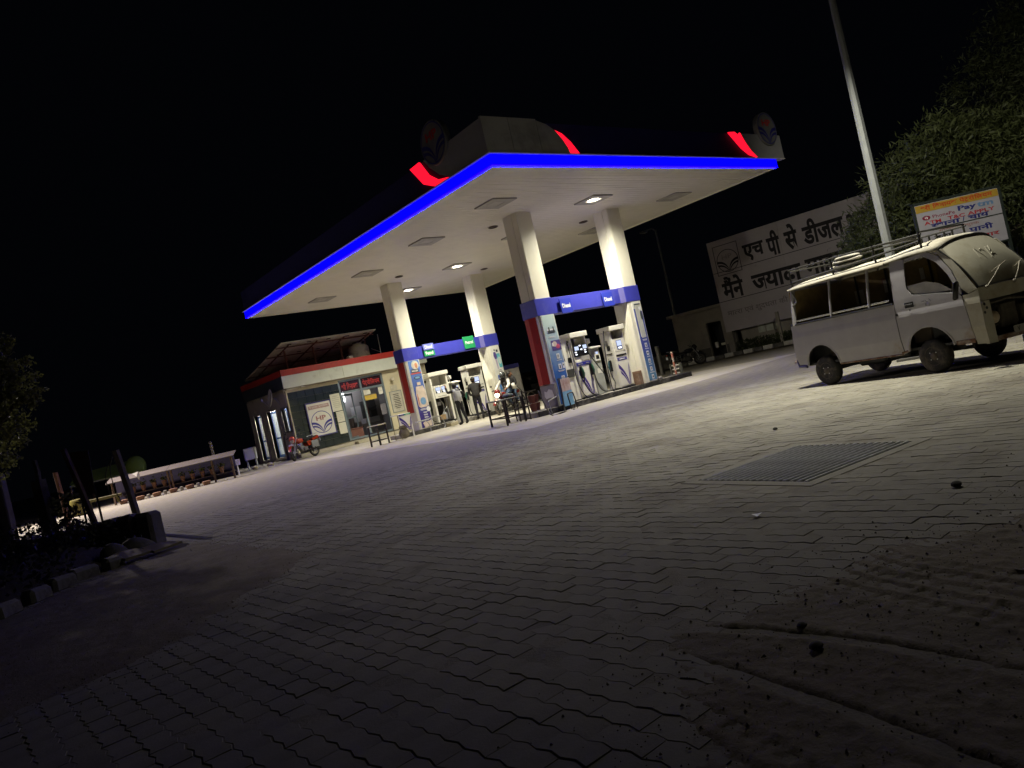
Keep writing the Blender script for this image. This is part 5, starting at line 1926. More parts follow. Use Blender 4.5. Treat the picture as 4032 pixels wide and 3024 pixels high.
# bent tube hoops standing on the ground before the island
def hoop(lab, pts, r=.018, name='tube_hoop', m=None):
    b = B()
    b.tube(smooth_path([V(p) for p in pts], 5), r, 8)
    return tag(b.build(name, m or darkm, None, 60), lab, 'tube frame')
hoop('tall dark tube frame bent round the foot of the near left column', [(13.75, 16.2, .75), (13.68, 15.95, .30), (13.62, 15.70, .02), (13.85, 15.55, .02), (14.2, 15.75, .02), (14.35, 15.95, .02), (14.52, 16.1, .45), (14.55, 16.12, .95)])
hoop('pale tube rail crossing the foot of the near left column', [(13.95, 16.05, .04), (13.93, 16.08, .34), (13.98, 16.1, .40), (14.5, 16.3, .48), (14.62, 16.35, .62), (14.60, 16.35, .98)], .016, 'tube_hoop', greym)
hoop('low dark tube hoop before the striped notice beside the column', [(14.42, 15.72, .02), (14.40, 15.75, .42), (14.46, 15.78, .48), (14.72, 15.9, .48), (14.78, 15.92, .42), (14.80, 15.90, .02), (14.46, 15.70, .02)], .018)
t = thing('notice_board', 'faded pink and blue notice panel leaning at the near left column foot', 'notice board', (14.62, 16.22, 0), math.radians(16))
b = B()
b.span((0, -.01, .55), (.56, .01, .92))
b.build('upper_sheet', M('faded pink', (.45, .35, .33), .7, var=.2, scale=9, col2=(.28, .15, .13), amt=.4), t, 0)
b = B()
b.span((0, -.012, .12), (.56, .008, .546))
b.build('lower_sheet', M('faded blue', (.14, .32, .50), .6, var=.2, scale=4, col2=(.40, .50, .55), amt=.3), t, 0)
b = B()
b.tube([(-.02, .02, 0), (-.02, .02, .95), (.58, .02, .95), (.58, .02, 0)], .014, 6)
b.build('frame', darkm, t, 40)
# trolley with the leaf print left of the petrol island
t = thing('service_cart', 'white service cart with blue leaf stripes and a Petrol strip', 'cart', (13.62, 23.95, 0), math.radians(12))
b = B()
b.span((0, 0, .52), (.60, .03, .92), 0, .004).span((.54, .002, .02), (.60, .045, .516), 0, .004)
pn = b.build('front_panel', dispw, t, 0)
leafs(pn, .0, .60, .30, .84, -.004, M('leaf violet', (.055, .03, .22), .4))
b = B()
b.span((.02, -.006, .85), (.30, -.002, .91))
s1 = b.build('diesel_strip', blueink, pn, 0)
b = B()
b.span((.302, -.006, .85), (.59, -.002, .91))
s2 = b.build('petrol_strip', green, pn, 0)
b = B()
letter(b, 'Petrol', (.36, -.009, .86), XA, ZA, .17, .04, 0, .02)
b.build('lettering', whiteink, s2, 0, False)
b = B()
letter(b, 'Diesel', (.09, -.009, .86), XA, ZA, .15, .035, 0, .02)
b.build('lettering', greyink, s1, 0, False)
b = B()
b.span((0, .035, .90), (.60, .45, .925), 0, .004)
b.build('top', whiteink, t, 0)
b = B()
b.ell((.30, .22, .22), (.22, .16, .2), 14, 9)
b.box((.30, .22, .44), (.26, .2, .12), None, 0, .03)
b.tube([(.02, .06, .02), (.02, .06, .9)], .015, 6).tube([(.02, .42, .02), (.02, .42, .9)], .015, 6).tube([(.57, .42, .02), (.57, .42, .9)], .015, 6)
b.build('compressor', M('compressor dust', (.22, .19, .13), .8, var=.3), t, 40)
hoop('low tube barrier before the tall oil poster column', [(15.18, 24.5, .02), (15.2, 24.55, .30), (15.1, 24.6, .46), (14.9, 24.62, .48)], .016, 'tube_hoop', greym)
hoop('long pale tube rail lying level before the petrol island', [(14.72, 24.75, .48), (15.3, 24.85, .50), (15.9, 25.0, .52), (16.12, 25.02, .40), (16.18, 25.0, .12), (16.1, 24.98, .02)], .018, 'tube_hoop', greym)
b = B()
b.box((0, 0, 0), (.42, .26, .13), rotz(.2), 0, .01)
o = b.build('block', M('plinth block', (.36, .32, .22), .85, var=.15, bump=.4), None, 0)
o.location = (16.55, 25.05, .075)
tag(o, 'pale block lying against the kerb under the open petrol pump', 'block')

# barrier at the right end of the diesel island
t = thing('barrier', 'low barrier of pale rails between dark posts at the island end', 'barrier', (20.98, 16.95, 0), math.radians(70))
for x in (0, .62):
    b = B()
    b.box((x, 0, .26), (.09, .09, .52), None, 0, .01)
    b.build('post', M('barrier post', (.10, .10, .075), .7, var=.25), t, 0)
for z in (.18, .32, .46):
    b = B()
    b.cyl((.05, 0, z), (.57, 0, z), .025, 8)
    b.build('rail', M('barrier rail', (.50, .47, .42), .5), t, 40)
b = B()
for k in range(6):
    b.cyl((0, 0, k * .15), (0, 0, k * .15 + .149), .036, 12, k % 2)
b.ell((0, 0, .92), (.04, .04, .035), 10, 6, None, 0)
o = b.build('bollard', [M('bollard pale', (.45, .36, .28), .6), M('bollard red', (.36, .13, .09), .6)], None, 40)
o.location = (20.55, 16.85, 0)
tag(o, 'slim red and white banded bollard at the right end of the diesel island', 'bollard')
# ------------------------------------------------------------------ white van (x forward from the rear axle, y away from the yard side, z up)
vanw = M('van white', (.36, .345, .365), .68, var=.08, scale=3, col2=(.28, .22, .16), amt=.12, bump=.05)
vand = M('van dust', (.40, .38, .31), .8, var=.12, scale=4, col2=(.30, .26, .18), amt=.25)
vanrust = M('van rust', (.16, .08, .045), .85, var=.3, scale=14, col2=(.35, .31, .27), amt=.4)
dglass = M('dusty windscreen', (.40, .38, .30), .6, var=.10, scale=3, col2=(.28, .25, .17), amt=.2)
intb = M('van lining', (.16, .115, .06), .8, var=.25, scale=3)
aV = math.atan2(-.968, -.25)
van = thing('van', 'dusty white minivan with open side windows and a stripped front', 'van', (10.87, 6.11, 0), aV, None, .836)
sd = lambda y0: (lambda u, v, w: V((u, y0 + w, v)))
def arch(c, r0, r1, z, a0, a1, n=12):
    return [(c + r0 * math.cos(a), z + r1 * math.sin(a)) for a in [a0 + (a1 - a0) * k / n for k in range(n + 1)]]
def lean_y(z):
    """tumblehome of the flanks"""
    return 0.0 if z < 1.0 else (z - 1.0) ** 1.5 * .12
def skinpanel(nm, poly, y0, th, m, parent, bow=.02):
    b = B()
    n = len(poly)
    tri = tessellate_polygon([[V((u, v, 0)) for u, v in poly]])
    bm = bmesh.new()
    bv = [bm.verts.new((u, 0, v)) for u, v in poly]
    for t3 in tri:
        try:
            bm.faces.new([bv[k] for k in t3])
        except ValueError:
            pass
    for z in [.5, .62, .74, .86, .96, 1.0, 1.05, 1.12, 1.25, 1.4, 1.6, 1.75]:
        bmesh.ops.bisect_plane(bm, geom=bm.verts[:] + bm.edges[:] + bm.faces[:], plane_co=(0, 0, z), plane_no=(0, 0, 1))
    bm.verts.index_update()
    for v in bm.verts:
        z = v.co.z
        crease = .022 if .96 < z < 1.055 else 0
        low = max(0, .62 - z) * .10
        v.co.y = y0 + lean_y(z) - crease * 0 + (.007 if z > 1.04 else 0) + low - (.005 if .60 < z < .97 else 0)
    me = bpy.data.meshes.new(nm)
    bmesh.ops.recalc_face_normals(bm, faces=bm.faces)
    bm.to_mesh(me)
    bm.free()
    me.materials.append(m)
    o = bpy.data.objects.new(nm, me)
    C.objects.link(o)
    o.parent = parent
    md = o.modifiers.new('t', 'SOLIDIFY')
    md.thickness = th
    md.offset = 0
    return o
for y0, side in ((0.0, 0), (1.5, 1)):
    fl = skinpanel('side_panel', [(-.55, 1.19), (-.59, .62), (-.55, .42), (-.36, .42)] + arch(0.02, .355, .36, .40, PI, 0)[0:] + [(.38, .365), (1.70, .365), (1.70, 1.19)], 0, .02, vanw, van)
    if side:
        fl.scale = (1, -1, 1)
        fl.location = (0, 1.5, 0)
    dr = skinpanel('cab_door', [(1.715, .37), (1.80, .40)] + arch(2.19, .375, .34, .40, PI, 0) + [(2.60, .42), (2.925, .42), (2.90, .8), (2.86, 1.10), (2.78, 1.17), (2.45, 1.22), (2.2, 1.245), (2.05, 1.28), (1.985, 1.38), (1.97, 1.45), (1.98, 1.86), (1.90, 1.87), (1.715, 1.87)], 0, .02, vanw, van)
    if side:
        dr.scale = (1, -1, 1)
        dr.location = (0, 1.5, 0)
    ws = skinpanel('window_surround', [(1.985, 1.80), (2.0, 1.86), (2.37, 1.885), (2.58, 1.77), (2.76, 1.50), (2.86, 1.22), (2.862, 1.12), (2.80, 1.165), (2.775, 1.28), (2.70, 1.46), (2.54, 1.68), (2.34, 1.815), (2.1, 1.82)], 0, .02, vanw, van)
    if side:
        ws.scale = (1, -1, 1)
        ws.location = (0, 1.5, 0)
    pa_ = skinpanel('pillar_panel', [(2.385, 1.888), (2.66, 1.86), (2.90, 1.50), (3.10, 1.16), (2.96, 1.12), (2.875, 1.21), (2.775, 1.51), (2.59, 1.785)], 0, .02, vand, van)
    if side:
        pa_.scale = (1, -1, 1)
        pa_.location = (0, 1.5, 0)
    cp = skinpanel('corner_panel', [(2.935, .36), (3.11, .35), (3.13, .8), (3.12, 1.14), (2.965, 1.11), (2.875, 1.11), (2.91, .8)], 0, .02, vand, van)
    if side:
        cp.scale = (1, -1, 1)
        cp.location = (0, 1.5, 0)
    yy = (lambda y: y) if not side else (lambda y: 1.5 - y)
    # window posts, sill and gutter
    for x in (-.46, .42, 1.235):
        b = B()
        b.tube([(x, yy(.01), 1.19), (x + .01, yy(.06), 1.55), (x + .03, yy(.115), 1.88)], .022 if x > 0 else .04, 8)
        b.build('window_post', vanw, van, 40)
    b = B()
    b.tube([(-.55, yy(.0), 1.21), (1.70, yy(.0), 1.205)], .018, 6)
    b.build('sill_rubber', blackm, van, 40)
    b = B()
    b.tube([(-.42, yy(.03), 1.27), (1.62, yy(.03), 1.265)], .017, 8)
    b.build('guard_rail', chrome if not side else vanw, van, 40)
for y0, s in ((-.006, 1), (1.506, -1)):
    b = B()
    b.tube([(1.708, y0 + s * .018, .40), (1.708, y0, .80), (1.708, y0 + s * .012, 1.0), (1.708, y0 + s * .03, 1.1)], .006, 5)
    b.tube([(2.93, y0 + s * .018, .45), (2.905, y0, .80), (2.868, y0 + s * .03, 1.10)], .006, 5)
    b.tube([(-.55, y0 + s * .028, 1.186), (1.70, y0 + s * .028, 1.186)], .005, 5)
    b.build('panel_gap', blackm, van, 40)
    for c, r0, r1, z in ((0.02, .375, .38, .40), (2.19, .395, .36, .40)):
        b = B()
        b.tube([(u, y0 + s * (.004 if v > .6 else .004 + (.62 - v) * .08), v) for u, v in arch(c, r0, r1, z, PI, 0, 16)], .018, 6)
        b.build('arch_lip', vanw, van, 50)
# half lowered cab window and rubber
b = B()
b.flat([[(1.985, 1.43), (2.3, 1.44), (2.52, 1.37), (2.72, 1.22), (2.45, 1.235), (2.2, 1.26), (2.05, 1.30), (1.99, 1.38)]], lambda u, v: V((u, .045, v)))
b.build('lowered_pane', M('dusty pane', (.42, .41, .40), .35), van, 0, False)
b = B()
b.tube([(1.955, .05, 1.42), (1.985, .035, 1.33), (2.06, .03, 1.27), (2.2, .028, 1.245), (2.5, .026, 1.21), (2.8, .026, 1.16)], .014, 6)
b.build('window_rubber', blackm, van, 40)
# roof skin
secs = [(-.50, 1.875, 1.96), (-.3, 1.885, 1.985), (.4, 1.885, 1.995), (1.2, 1.88, 2.0), (1.60, 1.875, 2.0), (1.70, 1.88, 2.02), (2.0, 1.90, 2.05), (2.3, 1.90, 2.065), (2.45, 1.89, 2.045), (2.59, 1.868, 1.99)]
b = B()
NY = 14
for s, ze, zc in secs:
    for k in range(NY + 1):
        q = k / NY
        y = .07 + 1.36 * q
        hump = (1 - abs(2 * q - 1) ** 3.2)
        b.v.append((s + (.10 * math.sin(PI * q) if s > 2.4 else 0), y, ze + (zc - ze) * hump))
for i in range(len(secs) - 1):
    for k in range(NY):
        b.f.append((i * (NY + 1) + k, i * (NY + 1) + k + 1, (i + 1) * (NY + 1) + k + 1, (i + 1) * (NY + 1) + k))
        b.i.append(0)
ro = b.build('roof', vand, van, 60)
md = ro.modifiers.new('t', 'SOLIDIFY')
md.thickness = .018
b = B()
for y in (.065, 1.435):
    b.tube([(-.50, y, 1.868), (.5, y, 1.88), (1.64, y, 1.868)], .022, 6)
b.build('gutter', vand, van, 40)
b = B()
b.tube([(-.50, .08, 1.86), (-.50, 1.42, 1.86)], .03, 6)
b.tube([(-.56, .03, 1.18), (-.56, 1.47, 1.18)], .03, 6)
b.build('rear_frame', vanw, van, 40)
b = B()
b.tube(smooth_path([V((-.42, .06, 1.82)), V((-.36, .06, 1.70)), V((-.36, .06, 1.62)), V((-.46, .04, 1.56))], 4), .018, 8)
b.build('grab_handle', greym, van, 50)
b = B()
b.span((-.59, .02, .42), (-.56, 1.48, 1.17), 0, .01)
b.build('tailgate', vanw, van, 0)
b = B()
b.span((-.535, .10, 1.16), (-.515, 1.42, 1.87))
b.build('rear_curtain', M('tarpaulin brown' , (.34, .25, .11), .8, var=.3, scale=5), van, 0)
# windscreen: one bowed pane
def scr(u, v):
    s = 3.10 + (2.60 - 3.10) * v + .10 * math.sin(PI * u) + .05 * math.sin(PI * v)
    return V((s, .06 + 1.38 * u + (.03 * v if u < .5 else -.03 * v), 1.19 + (1.865 - 1.19) * v + .125 * (1 - abs(2 * u - 1) ** 3.2) * v))
b = B()
NU, NV = 14, 8
b.v = [tuple(scr(i / NU, j / NV)) for j in range(NV + 1) for i in range(NU + 1)]
b.f = [(j * (NU + 1) + i, j * (NU + 1) + i + 1, (j + 1) * (NU + 1) + i + 1, (j + 1) * (NU + 1) + i) for j in range(NV) for i in range(NU)]
b.i = [0] * len(b.f)
wscr = b.build('windscreen', dglass, van, 80)
b = B()
b.tube([scr(k / 12, 1.005) + V((.004, 0, .004)) for k in range(13)], .011, 6)
b.tube([scr(k / 12, -.01) + V((.004, 0, .004)) for k in range(13)], .011, 6)
b.tube([scr(-.005, k / 8) + V((.004, 0, 0)) for k in range(9)], .012, 6)
b.tube([scr(1.005, k / 8) + V((.004, 0, 0)) for k in range(9)], .012, 6)
b.build('screen_rubber', blackm, wscr, 50)
# finger marks in the dust
b = B()
for P in ([(.19, .40), (.195, .52)], [(.27, .52), (.285, .68), (.30, .72), (.32, .62), (.345, .52)], [(.345, .66), (.37, .69), (.395, .66), (.40, .60)], [(.42, .48), (.445, .64), (.46, .70)], [(.47, .70), (.50, .60), (.53, .66), (.55, .72)], [(.45, .54), (.50, .57), (.545, .56)]):
    b.tube([scr(u, v) + V((.004, 0, .002)) for u, v in P], .0035, 5)
b.build('finger_marks', M('clean streak', (.46, .44, .36), .6), wscr, 40)
for y, up in ((.16, .0), (.68, 0)):
    b = B()
    u0 = (y - .06) / 1.38
    p0 = scr(u0, -.02) + V((.03, 0, -.02))
    p1 = scr(u0 + .32, .27) + V((.03, 0, .02))
    b.tube([p0, p0.lerp(p1, .5) + V((.02, 0, .01)), p1], .009, 6)
    b.tube([scr(u0 + .16, .20) + V((.02, 0, .01)), scr(u0 + .48, .34) + V((.02, 0, .01))], .007, 6)
    b.ell(p0, (.03, .03, .03), 8, 6)
    b.build('wiper', M('wiper dusty', (.20, .18, .14), .7), wscr, 50)
# nose: cowl, hollow bay, lamp, plate
def nose(y):
    return 3.11 + .09 * math.sin(PI * y / 1.5)
def nstrip(nm, z0, z1, y0, y1, m, off=0.0, n=12):
    b = B()
    for k in range(n + 1):
        y = y0 + (y1 - y0) * k / n
        b.v += [(nose(y) + off, y, z0), (nose(y) + off, y, z1), (nose(y) + off - .05, y, z0), (nose(y) + off - .05, y, z1)]
    for k in range(n):
        a = k * 4
        b.f += [(a, a + 4, a + 5, a + 1), (a + 2, a + 3, a + 7, a + 6), (a + 1, a + 5, a + 7, a + 3), (a, a + 2, a + 6, a + 4)]
        b.i += [0] * 4
    b.f += [(0, 1, 3, 2), (n * 4, n * 4 + 2, n * 4 + 3, n * 4 + 1)]
    b.i += [0, 0]
    return b.build(nm, m, van, 50)
nstrip('cowl_panel', .97, 1.17, .02, 1.48, vand, -.02)
nstrip('front_corner', .34, .965, .015, .17, vand)
nstrip('front_corner', .34, .965, 1.33, 1.485, vand)
nstrip('bumper_bar', .35, .42, .175, 1.325, vanrust, -.02)
for y, z in ((.07, .92), (.05, .80), (.10, .86)):
    b = B()
    b.cyl((nose(y) - .02, y, z), (nose(y) + .004, y, z), .022, 10)
    b.build('bolt_hole', blackm, van, 30)
b = B()
b.span((2.72, .18, .42), (2.76, 1.32, .97)).span((2.76, .18, .42), (3.05, .20, .97)).span((2.76, 1.30, .42), (3.05, 1.32, .97)).span((2.76, .2, .40), (3.05, 1.3, .42))
b.build('engine_bay', M('bay dark', (.03, .028, .025), .8, var=.4, scale=9), van, 0)
b = B()
b.span((2.80, .55, .50), (3.02, .95, .88), 0, .03).span((2.84, 1.0, .55), (3.05, 1.25, .80), 0, .03)
b.tube([(3.0, .25, .90), (3.05, .7, .93), (3.0, 1.2, .88)], .025, 8).tube([(2.95, .3, .5), (3.02, .5, .62), (2.95, .6, .9)], .02, 8)
b.build('radiator', M('radiator grime', (.07, .06, .045), .8, var=.4, scale=12), van, 40)
b = B()
b.lathe([(.001, .05), (.06, .045), (.09, .02), (.095, 0), (.08, -.06), (.001, -.07)], 18, (3.09, .27, .70), Matrix.Rotation(PI / 2, 3, 'Y'))
b.build('headlamp', M('old headlamp', (.42, .34, .24), .3, var=.2), van, 50)
b = B()
b.lathe([(.001, .05), (.06, .045), (.09, .02), (.095, 0), (.08, -.06), (.001, -.07)], 18, (3.09, 1.23, .70), Matrix.Rotation(PI / 2, 3, 'Y'))
b.build('headlamp', M('old headlamp', (.42, .34, .24), .3), van, 50)
b = B()
b.span((3.185, .50, .40), (3.195, .95, .51))
npl = b.build('number_plate', M('plate grey', (.30, .29, .27), .6), van, 0)
b = B()
letter(b, 'V', (3.198, .57, .42), YA, ZA, .06, .07, 0, .03)
b.build('lettering', blackink, npl, 0, False)
b = B()
b.span((3.175, .66, .24), (3.19, .95, .345), 0, .01)
b.build('blue_flap', M('flap blue', (.12, .17, .28), .6, var=.3, col2=(.35, .35, .33), amt=.3), van, 0)
# wheels
def vwheel(x, y0, s):
    b = B()
    b.lathe([(.14, -.07), (.22, -.075), (.255, -.06), (.27, -.03), (.27, .03), (.255, .06), (.22, .075), (.14, .07)], 28, (x, y0, .27), Matrix.Rotation(PI / 2, 3, 'X'))
    w = b.build('wheel', rubber, van, 50)
    b = B()
    Rr = Matrix.Rotation(PI / 2, 3, 'X') if s > 0 else Matrix.Rotation(-PI / 2, 3, 'X')
    b.lathe([(.145, .068), (.15, .074), (.135, .066), (.11, .045), (.075, .05), (.055, .075), (.03, .08), (.001, .082)], 24, (x, y0, .27), Rr)
    b.build('rim', M('wheel rim dusty', (.09, .075, .06), .7, metal=.3, var=.3, scale=16), w, 50)
    b = B()
    for k in range(4):
        a = PI / 4 + k * PI / 2
        b.cyl((x + .075 * math.cos(a), y0 - s * .05, .27 + .075 * math.sin(a)), (x + .075 * math.cos(a), y0 - s * .075, .27 + .075 * math.sin(a)), .011, 6)
    b.build('wheel_nut', steel, w, 30)
for x in (0.02, 2.18):
    vwheel(x, .10, 1)
    vwheel(x, 1.40, -1)
for x in (0.02, 2.19):
    b = B()
    for y0, y1 in ((.22, .24), (1.26, 1.28)):
        b.span((x - .40, y0, .30), (x + .40, y1, .80))
    b.span((x - .40, .03, .79), (x + .40, 1.47, .81))
    b.build('wheel_well', blackm, van, 0)
b = B()
b.span((-.55, .06, .40), (2.75, 1.44, .44)).span((.5, .3, .24), (1.1, 1.0, .395), 0, .04).span((1.2, .25, .28), (1.6, .6, .395), 0, .03)
b.tube([(-.4, .4, .3), (2.6, .4, .3)], .03, 8).tube([(.02, .2, .27), (.02, 1.3, .27)], .04, 8)
b.build('underbody', blackm, van, 0)
b = B()
b.tube([(.40, .015, .365), (1.68, .015, .365)], .016, 6).tube([(1.66, .02, .39), (1.79, .02, .41)], .02, 6).span((2.62, -.004, .385), (2.92, .02, .45), 0, .006)
b.build('rusty_sill', vanrust, van, 30)
b = B()
b.tube([(-.54, .04, .62), (-.60, .03, .52), (-.57, .02, .42), (-.38, .015, .40)], .03, 8)
b.build('rear_bumper_end', M('bumper indigo', (.05, .045, .14), .5), van, 50)
b = B()
b.cyl((-.80, .16, .50), (-.5, .18, .50), .032, 10)
b.build('tail_pipe', vanrust, van, 40)
b = B()
b.tube([(2.80, .01, 1.22), (2.86, -.10, 1.26)], .012, 6).box((2.88, -.13, 1.20), (.05, .11, .28), Matrix.Rotation(.25, 3, 'Y'), 0, .03)
b.build('side_mirror', blackm, van, 40)
b = B()
b.box((1.99, -.022, 1.135), (.15, .02, .03), None, 0, .008).box((1.99, -.014, 1.135), (.16, .008, .09), None, 0, .006)
b.box((1.985, -.012, 1.05), (.02, .006, .02))
b.build('door_handle', blackm, van, 30)
b = B()
b.cyl((1.735, -.002, 1.015), (1.735, -.016, 1.015), .022, 10)
b.build('lock', blackm, van, 30)
b = B()
for k, (x, z) in enumerate(((2.24, 1.145), (2.30, 1.14), (2.36, 1.15), (2.28, 1.09), (2.34, 1.08))):
    b.box((x, -.0135, z), (.05, .004, .018), Matrix.Rotation(.5 * k, 3, 'Y'))
b.build('door_scrawl', greyink, van, 0)
# inside
b = B()
b.span((-.5, 1.36, .46), (2.4, 1.38, 1.85))
b.build('curtain', M('tarpaulin brown' , (.34, .25, .11), .8, var=.3, scale=5), van, 0)
b = B()
for x in (-.05, .62, .98, 1.5):
    b.cyl((x, 1.33, .5), (x, 1.33, 1.86), .018, 6)
b.build('inner_post', blackm, van, 30)
for x, z, w, h, m in ((-.14, 1.32, .20, .26, paper), (.52, 1.42, .16, .24, paper), (1.38, 1.42, .22, .30, M('yellow sticker', (.38, .27, .04), .6)), (1.28, 1.50, .08, .2, paper), (.5, 1.58, .10, .10, M('pink sticker', (.30, .12, .12), .6))):
    b = B()
    b.span((x, 1.345, z), (x + w, 1.352, z + h))
    b.build('sticker', m, van, 0)
b = B()
for x0, x1 in ((.0, .4), (.85, 1.25), (1.75, 2.15)):
    b.span((x0, .2, .46), (x1, 1.3, .85), 0, .05)
    b.span((x0, .2, .85), (x0 + .10, 1.3, 1.32 if x0 > 1.5 else 1.12), 0, .04)
b.build('seat', M('seat brown', (.06, .045, .03), .8, var=.2), van, 0)
b = B()
b.torus((2.55, .42, 1.22), .17, .014, (-.85, 0, .5), 20, 6)
b.tube([(2.55, .42, 1.22), (2.75, .42, 1.0)], .02, 6)
b.build('steering_wheel', greym, van, 50)
b = B()
b.span((2.62, .06, .75), (2.95, 1.44, 1.12), 0, .04)
b.build('dashboard', blackm, van, 0)
# roof rack
b = B()
for y in (.20, 1.28):
    b.tube([(-.52, y, 2.24), (.8, y, 2.22), (2.30, y, 2.18)], .016, 8)
for x in (-.5, .5, 1.4, 2.26):
    b.tube([(x, .20, 2.215), (x, 1.28, 2.215)], .016, 6)
    for y in (.20, 1.28):
        b.tube([(x, y, 1.93), (x, y, 2.22)], .017, 6)
for k in range(5):
    b.tube([(1.5 + k * .14, 1.28, 1.98), (1.5 + k * .14, 1.28, 2.18)], .016, 6)
for y in (.18, 1.30):
    b.tube([(-.45, y, 2.0), (1.0, y, 2.025), (2.25, y, 2.075)], .02, 6)
b.build('roof_rack', M('rack dark', (.025, .024, .02), .6, var=.2), van, 40)
t = thing('sack', 'folded pale sack lying on the van roof rack', 'sack', (10.87 + .836 * (.62 * -.25 + .42 * .968), 6.11 + .836 * (.62 * -.968 + .42 * -.25), 1.70), aV, None, .836)
b = B()
for k, (w_, zz) in enumerate(((.34, .03), (.31, .10), (.26, .155))):
    b.ell((.02 * k, 0, zz), (w_, .17, .042), 16, 8)
b.v = [tuple(V(p) + V((.02, .02, .014)) * noise.noise(V(p) * 6)) for p in b.v]
b.build('cloth', M('sack cloth', (.34, .325, .28), .85, var=.12, bump=.4), t, 70)

# ------------------------------------------------------------------ right background: shed, painted wall, board, poles, trees
hu = V((.198, -.980, 0))
hn = V((-.980, -.198, 0))            # towards the yard
P1 = V((33.18, 23.44, 0))
def hp(u, z, w=0.0):
    return P1 + hu * u + ZA * z + hn * w
hR = Matrix((hu, -hn, ZA)).transposed()
shedm = M('shed plaster', (.26, .235, .20), .9, var=.15, scale=1, col2=(.14, .12, .10), amt=.3, bump=.3)
t = thing('shed', 'low flat roofed plaster shed behind the painted wall', 'shed')
b = B()
for u0, u1, z0, z1 in ((-3.0, -1.15, .0, 2.62), (-1.15, -.30, 1.92, 2.62), (-.30, .35, 0, 2.62), (.35, .65, 1.35, 2.62), (.65, 10.5, 0, 2.62)):
    b.box((hp((u0 + u1) / 2, (z0 + z1) / 2, -.42)), (u1 - u0, .2, z1 - z0), hR)
b.box(hp(-2.9, 1.31, -2.2), (.2, 3.3, 2.62), hR)
b.box(hp(3.8, 1.31, -3.9), (13.4, .2, 2.62), hR)
b.build('wall', shedm, t, 0)
b = B()
b.box(hp(3.75, 2.70, -2.1), (13.9, 4.0, .15), hR)
b.build('roof', shedm, t, 0)
b = B()
b.box(hp(-.72, .95, -1.2), (.8, .05, 1.9), hR).box(hp(.5, .68, -1.0), (.28, .05, 1.35), hR)
b.build('doorway_inside', blackm, t, 0)
b = B()
b.box(hp(-2.05, .32, -.305), (1.75, .03, .62), hR)
b.build('dark_skirt', M('dark plaster', (.085, .078, .068), .9, var=.3, scale=3), t, 0)  # skirt darker than the plaster above it
b = B()
b.box(hp(.05, .32, -.305), (.6, .03, .62), hR)
b.build('dark_skirt', M('dark plaster', (.085, .078, .068), .9, var=.3, scale=3), t, 0)
for k in range(3):
    b = B()
    b.box(hp(1.75 + k * .42, 1.03, -.31), (.36, .02, .38), hR)
    b.build('window_pane', M('pale pane', (.40, .42, .36), .3, var=.2), t, 0)
b = B()
b.box(hp(-.95, .70, -.7), (.16, .1, .30), hR).box(hp(-.58, .68, -.8), (.3, .1, .12), hR)
b.build('stored_bits', paper, t, 0)
t = thing('painted_wall', 'tall whitewashed wall painted with large black Hindi lettering', 'painted wall')
pw = M('whitewash lilac', (.42, .385, .405), .9, var=.08, scale=.7, col2=(.24, .22, .22), amt=.2, bump=.2)
LW = 11.0
for z0, z1 in ((1.22, 2.785), (2.80, 4.285), (4.30, 5.92)):
    for u0, u1 in ((0, 3.7), (3.706, 7.4), (7.406, LW)):
        b = B()
        b.box(hp((u0 + u1) / 2, (z0 + z1) / 2, -.12), (u1 - u0, .18, z1 - z0), hR, 0, .004)
        b.build('wall_panel', pw, t, 0)
for u in (.15, 5.3, 10.6):
    b = B()
    b.box(hp(u, .61, -.13), (.3, .16, 1.22), hR)
    b.build('pier', shedm, t, 0)
paintb = M('sign black', (.020, .018, .020), .8, var=.35, scale=3)
b = B()
X = hu
o_ = lambda u, z: hp(u, z, -.024)
letter(b, 'एच', o_(1.79, 4.42), X, ZA, 1.08, .86, 0, .035)
letter(b, 'पी', o_(3.03, 4.38), X, ZA, .64, 1.22, 0, .035)
letter(b, 'से', o_(3.92, 4.38), X, ZA, .62, 1.27, 0, .035)
letter(b, 'डीजल', o_(4.80, 4.38), X, ZA, 1.88, 1.22, 0, .035)
letter(b, 'भरा', o_(6.83, 4.38), X, ZA, 1.15, .87, 0, .035)
letter(b, 'मैंने', o_(.32, 2.86), X, ZA, 1.12, 1.15, 0, .035)
letter(b, ['ज|', 'यादा'], o_(1.90, 2.82), X, ZA, 2.48, .88, 0, .035)
letter(b, 'माईलेज', o_(4.60, 2.84), X, ZA, 2.75, 1.22, 0, .035)
letter(b, 'पाया', o_(7.6, 2.84), X, ZA, 1.6, .88, 0, .035)
b.build('lettering', paintb, t, 0, False)
b = B()
letter(b, ['मात|', 'रा', ' ', 'एवं', ' ', 'शुद', 'धता', ' ', 'की'], o_(.30, 1.92), X, ZA, 3.15, .42, 0, .01)
letter(b, 'गारंटी', o_(3.75, 1.92), X, ZA, 1.2, .46, 0, .01)
b.build('faded_lettering', M('sign faded', (.20, .18, .18), .85, var=.2), t, 0, False)
b = B()
for z in (4.29, 2.79):
    b.box(hp(5.5, z, -.031), (LW - .1, .004, .03), hR)
for a, c, d, e in ((.25, 1.57, 5.60, 5.63), (.25, 1.57, 4.11, 4.14)):
    b.box(hp((a + c) / 2, (d + e) / 2, -.027), (c - a, .006, e - d), hR)
for u in (.265, 1.555):
    b.box(hp(u, 4.87, -.027), (.03, .006, 1.46), hR)
b.build('ruled_line', paintb, t, 0, False)
emblem(t, lambda u, v: hp(.92 + u, 4.78 + v, -.024), .58, ring=paintb, leafm=paintb, let=M('emblem ghost', (.31, .28, .29), .9))
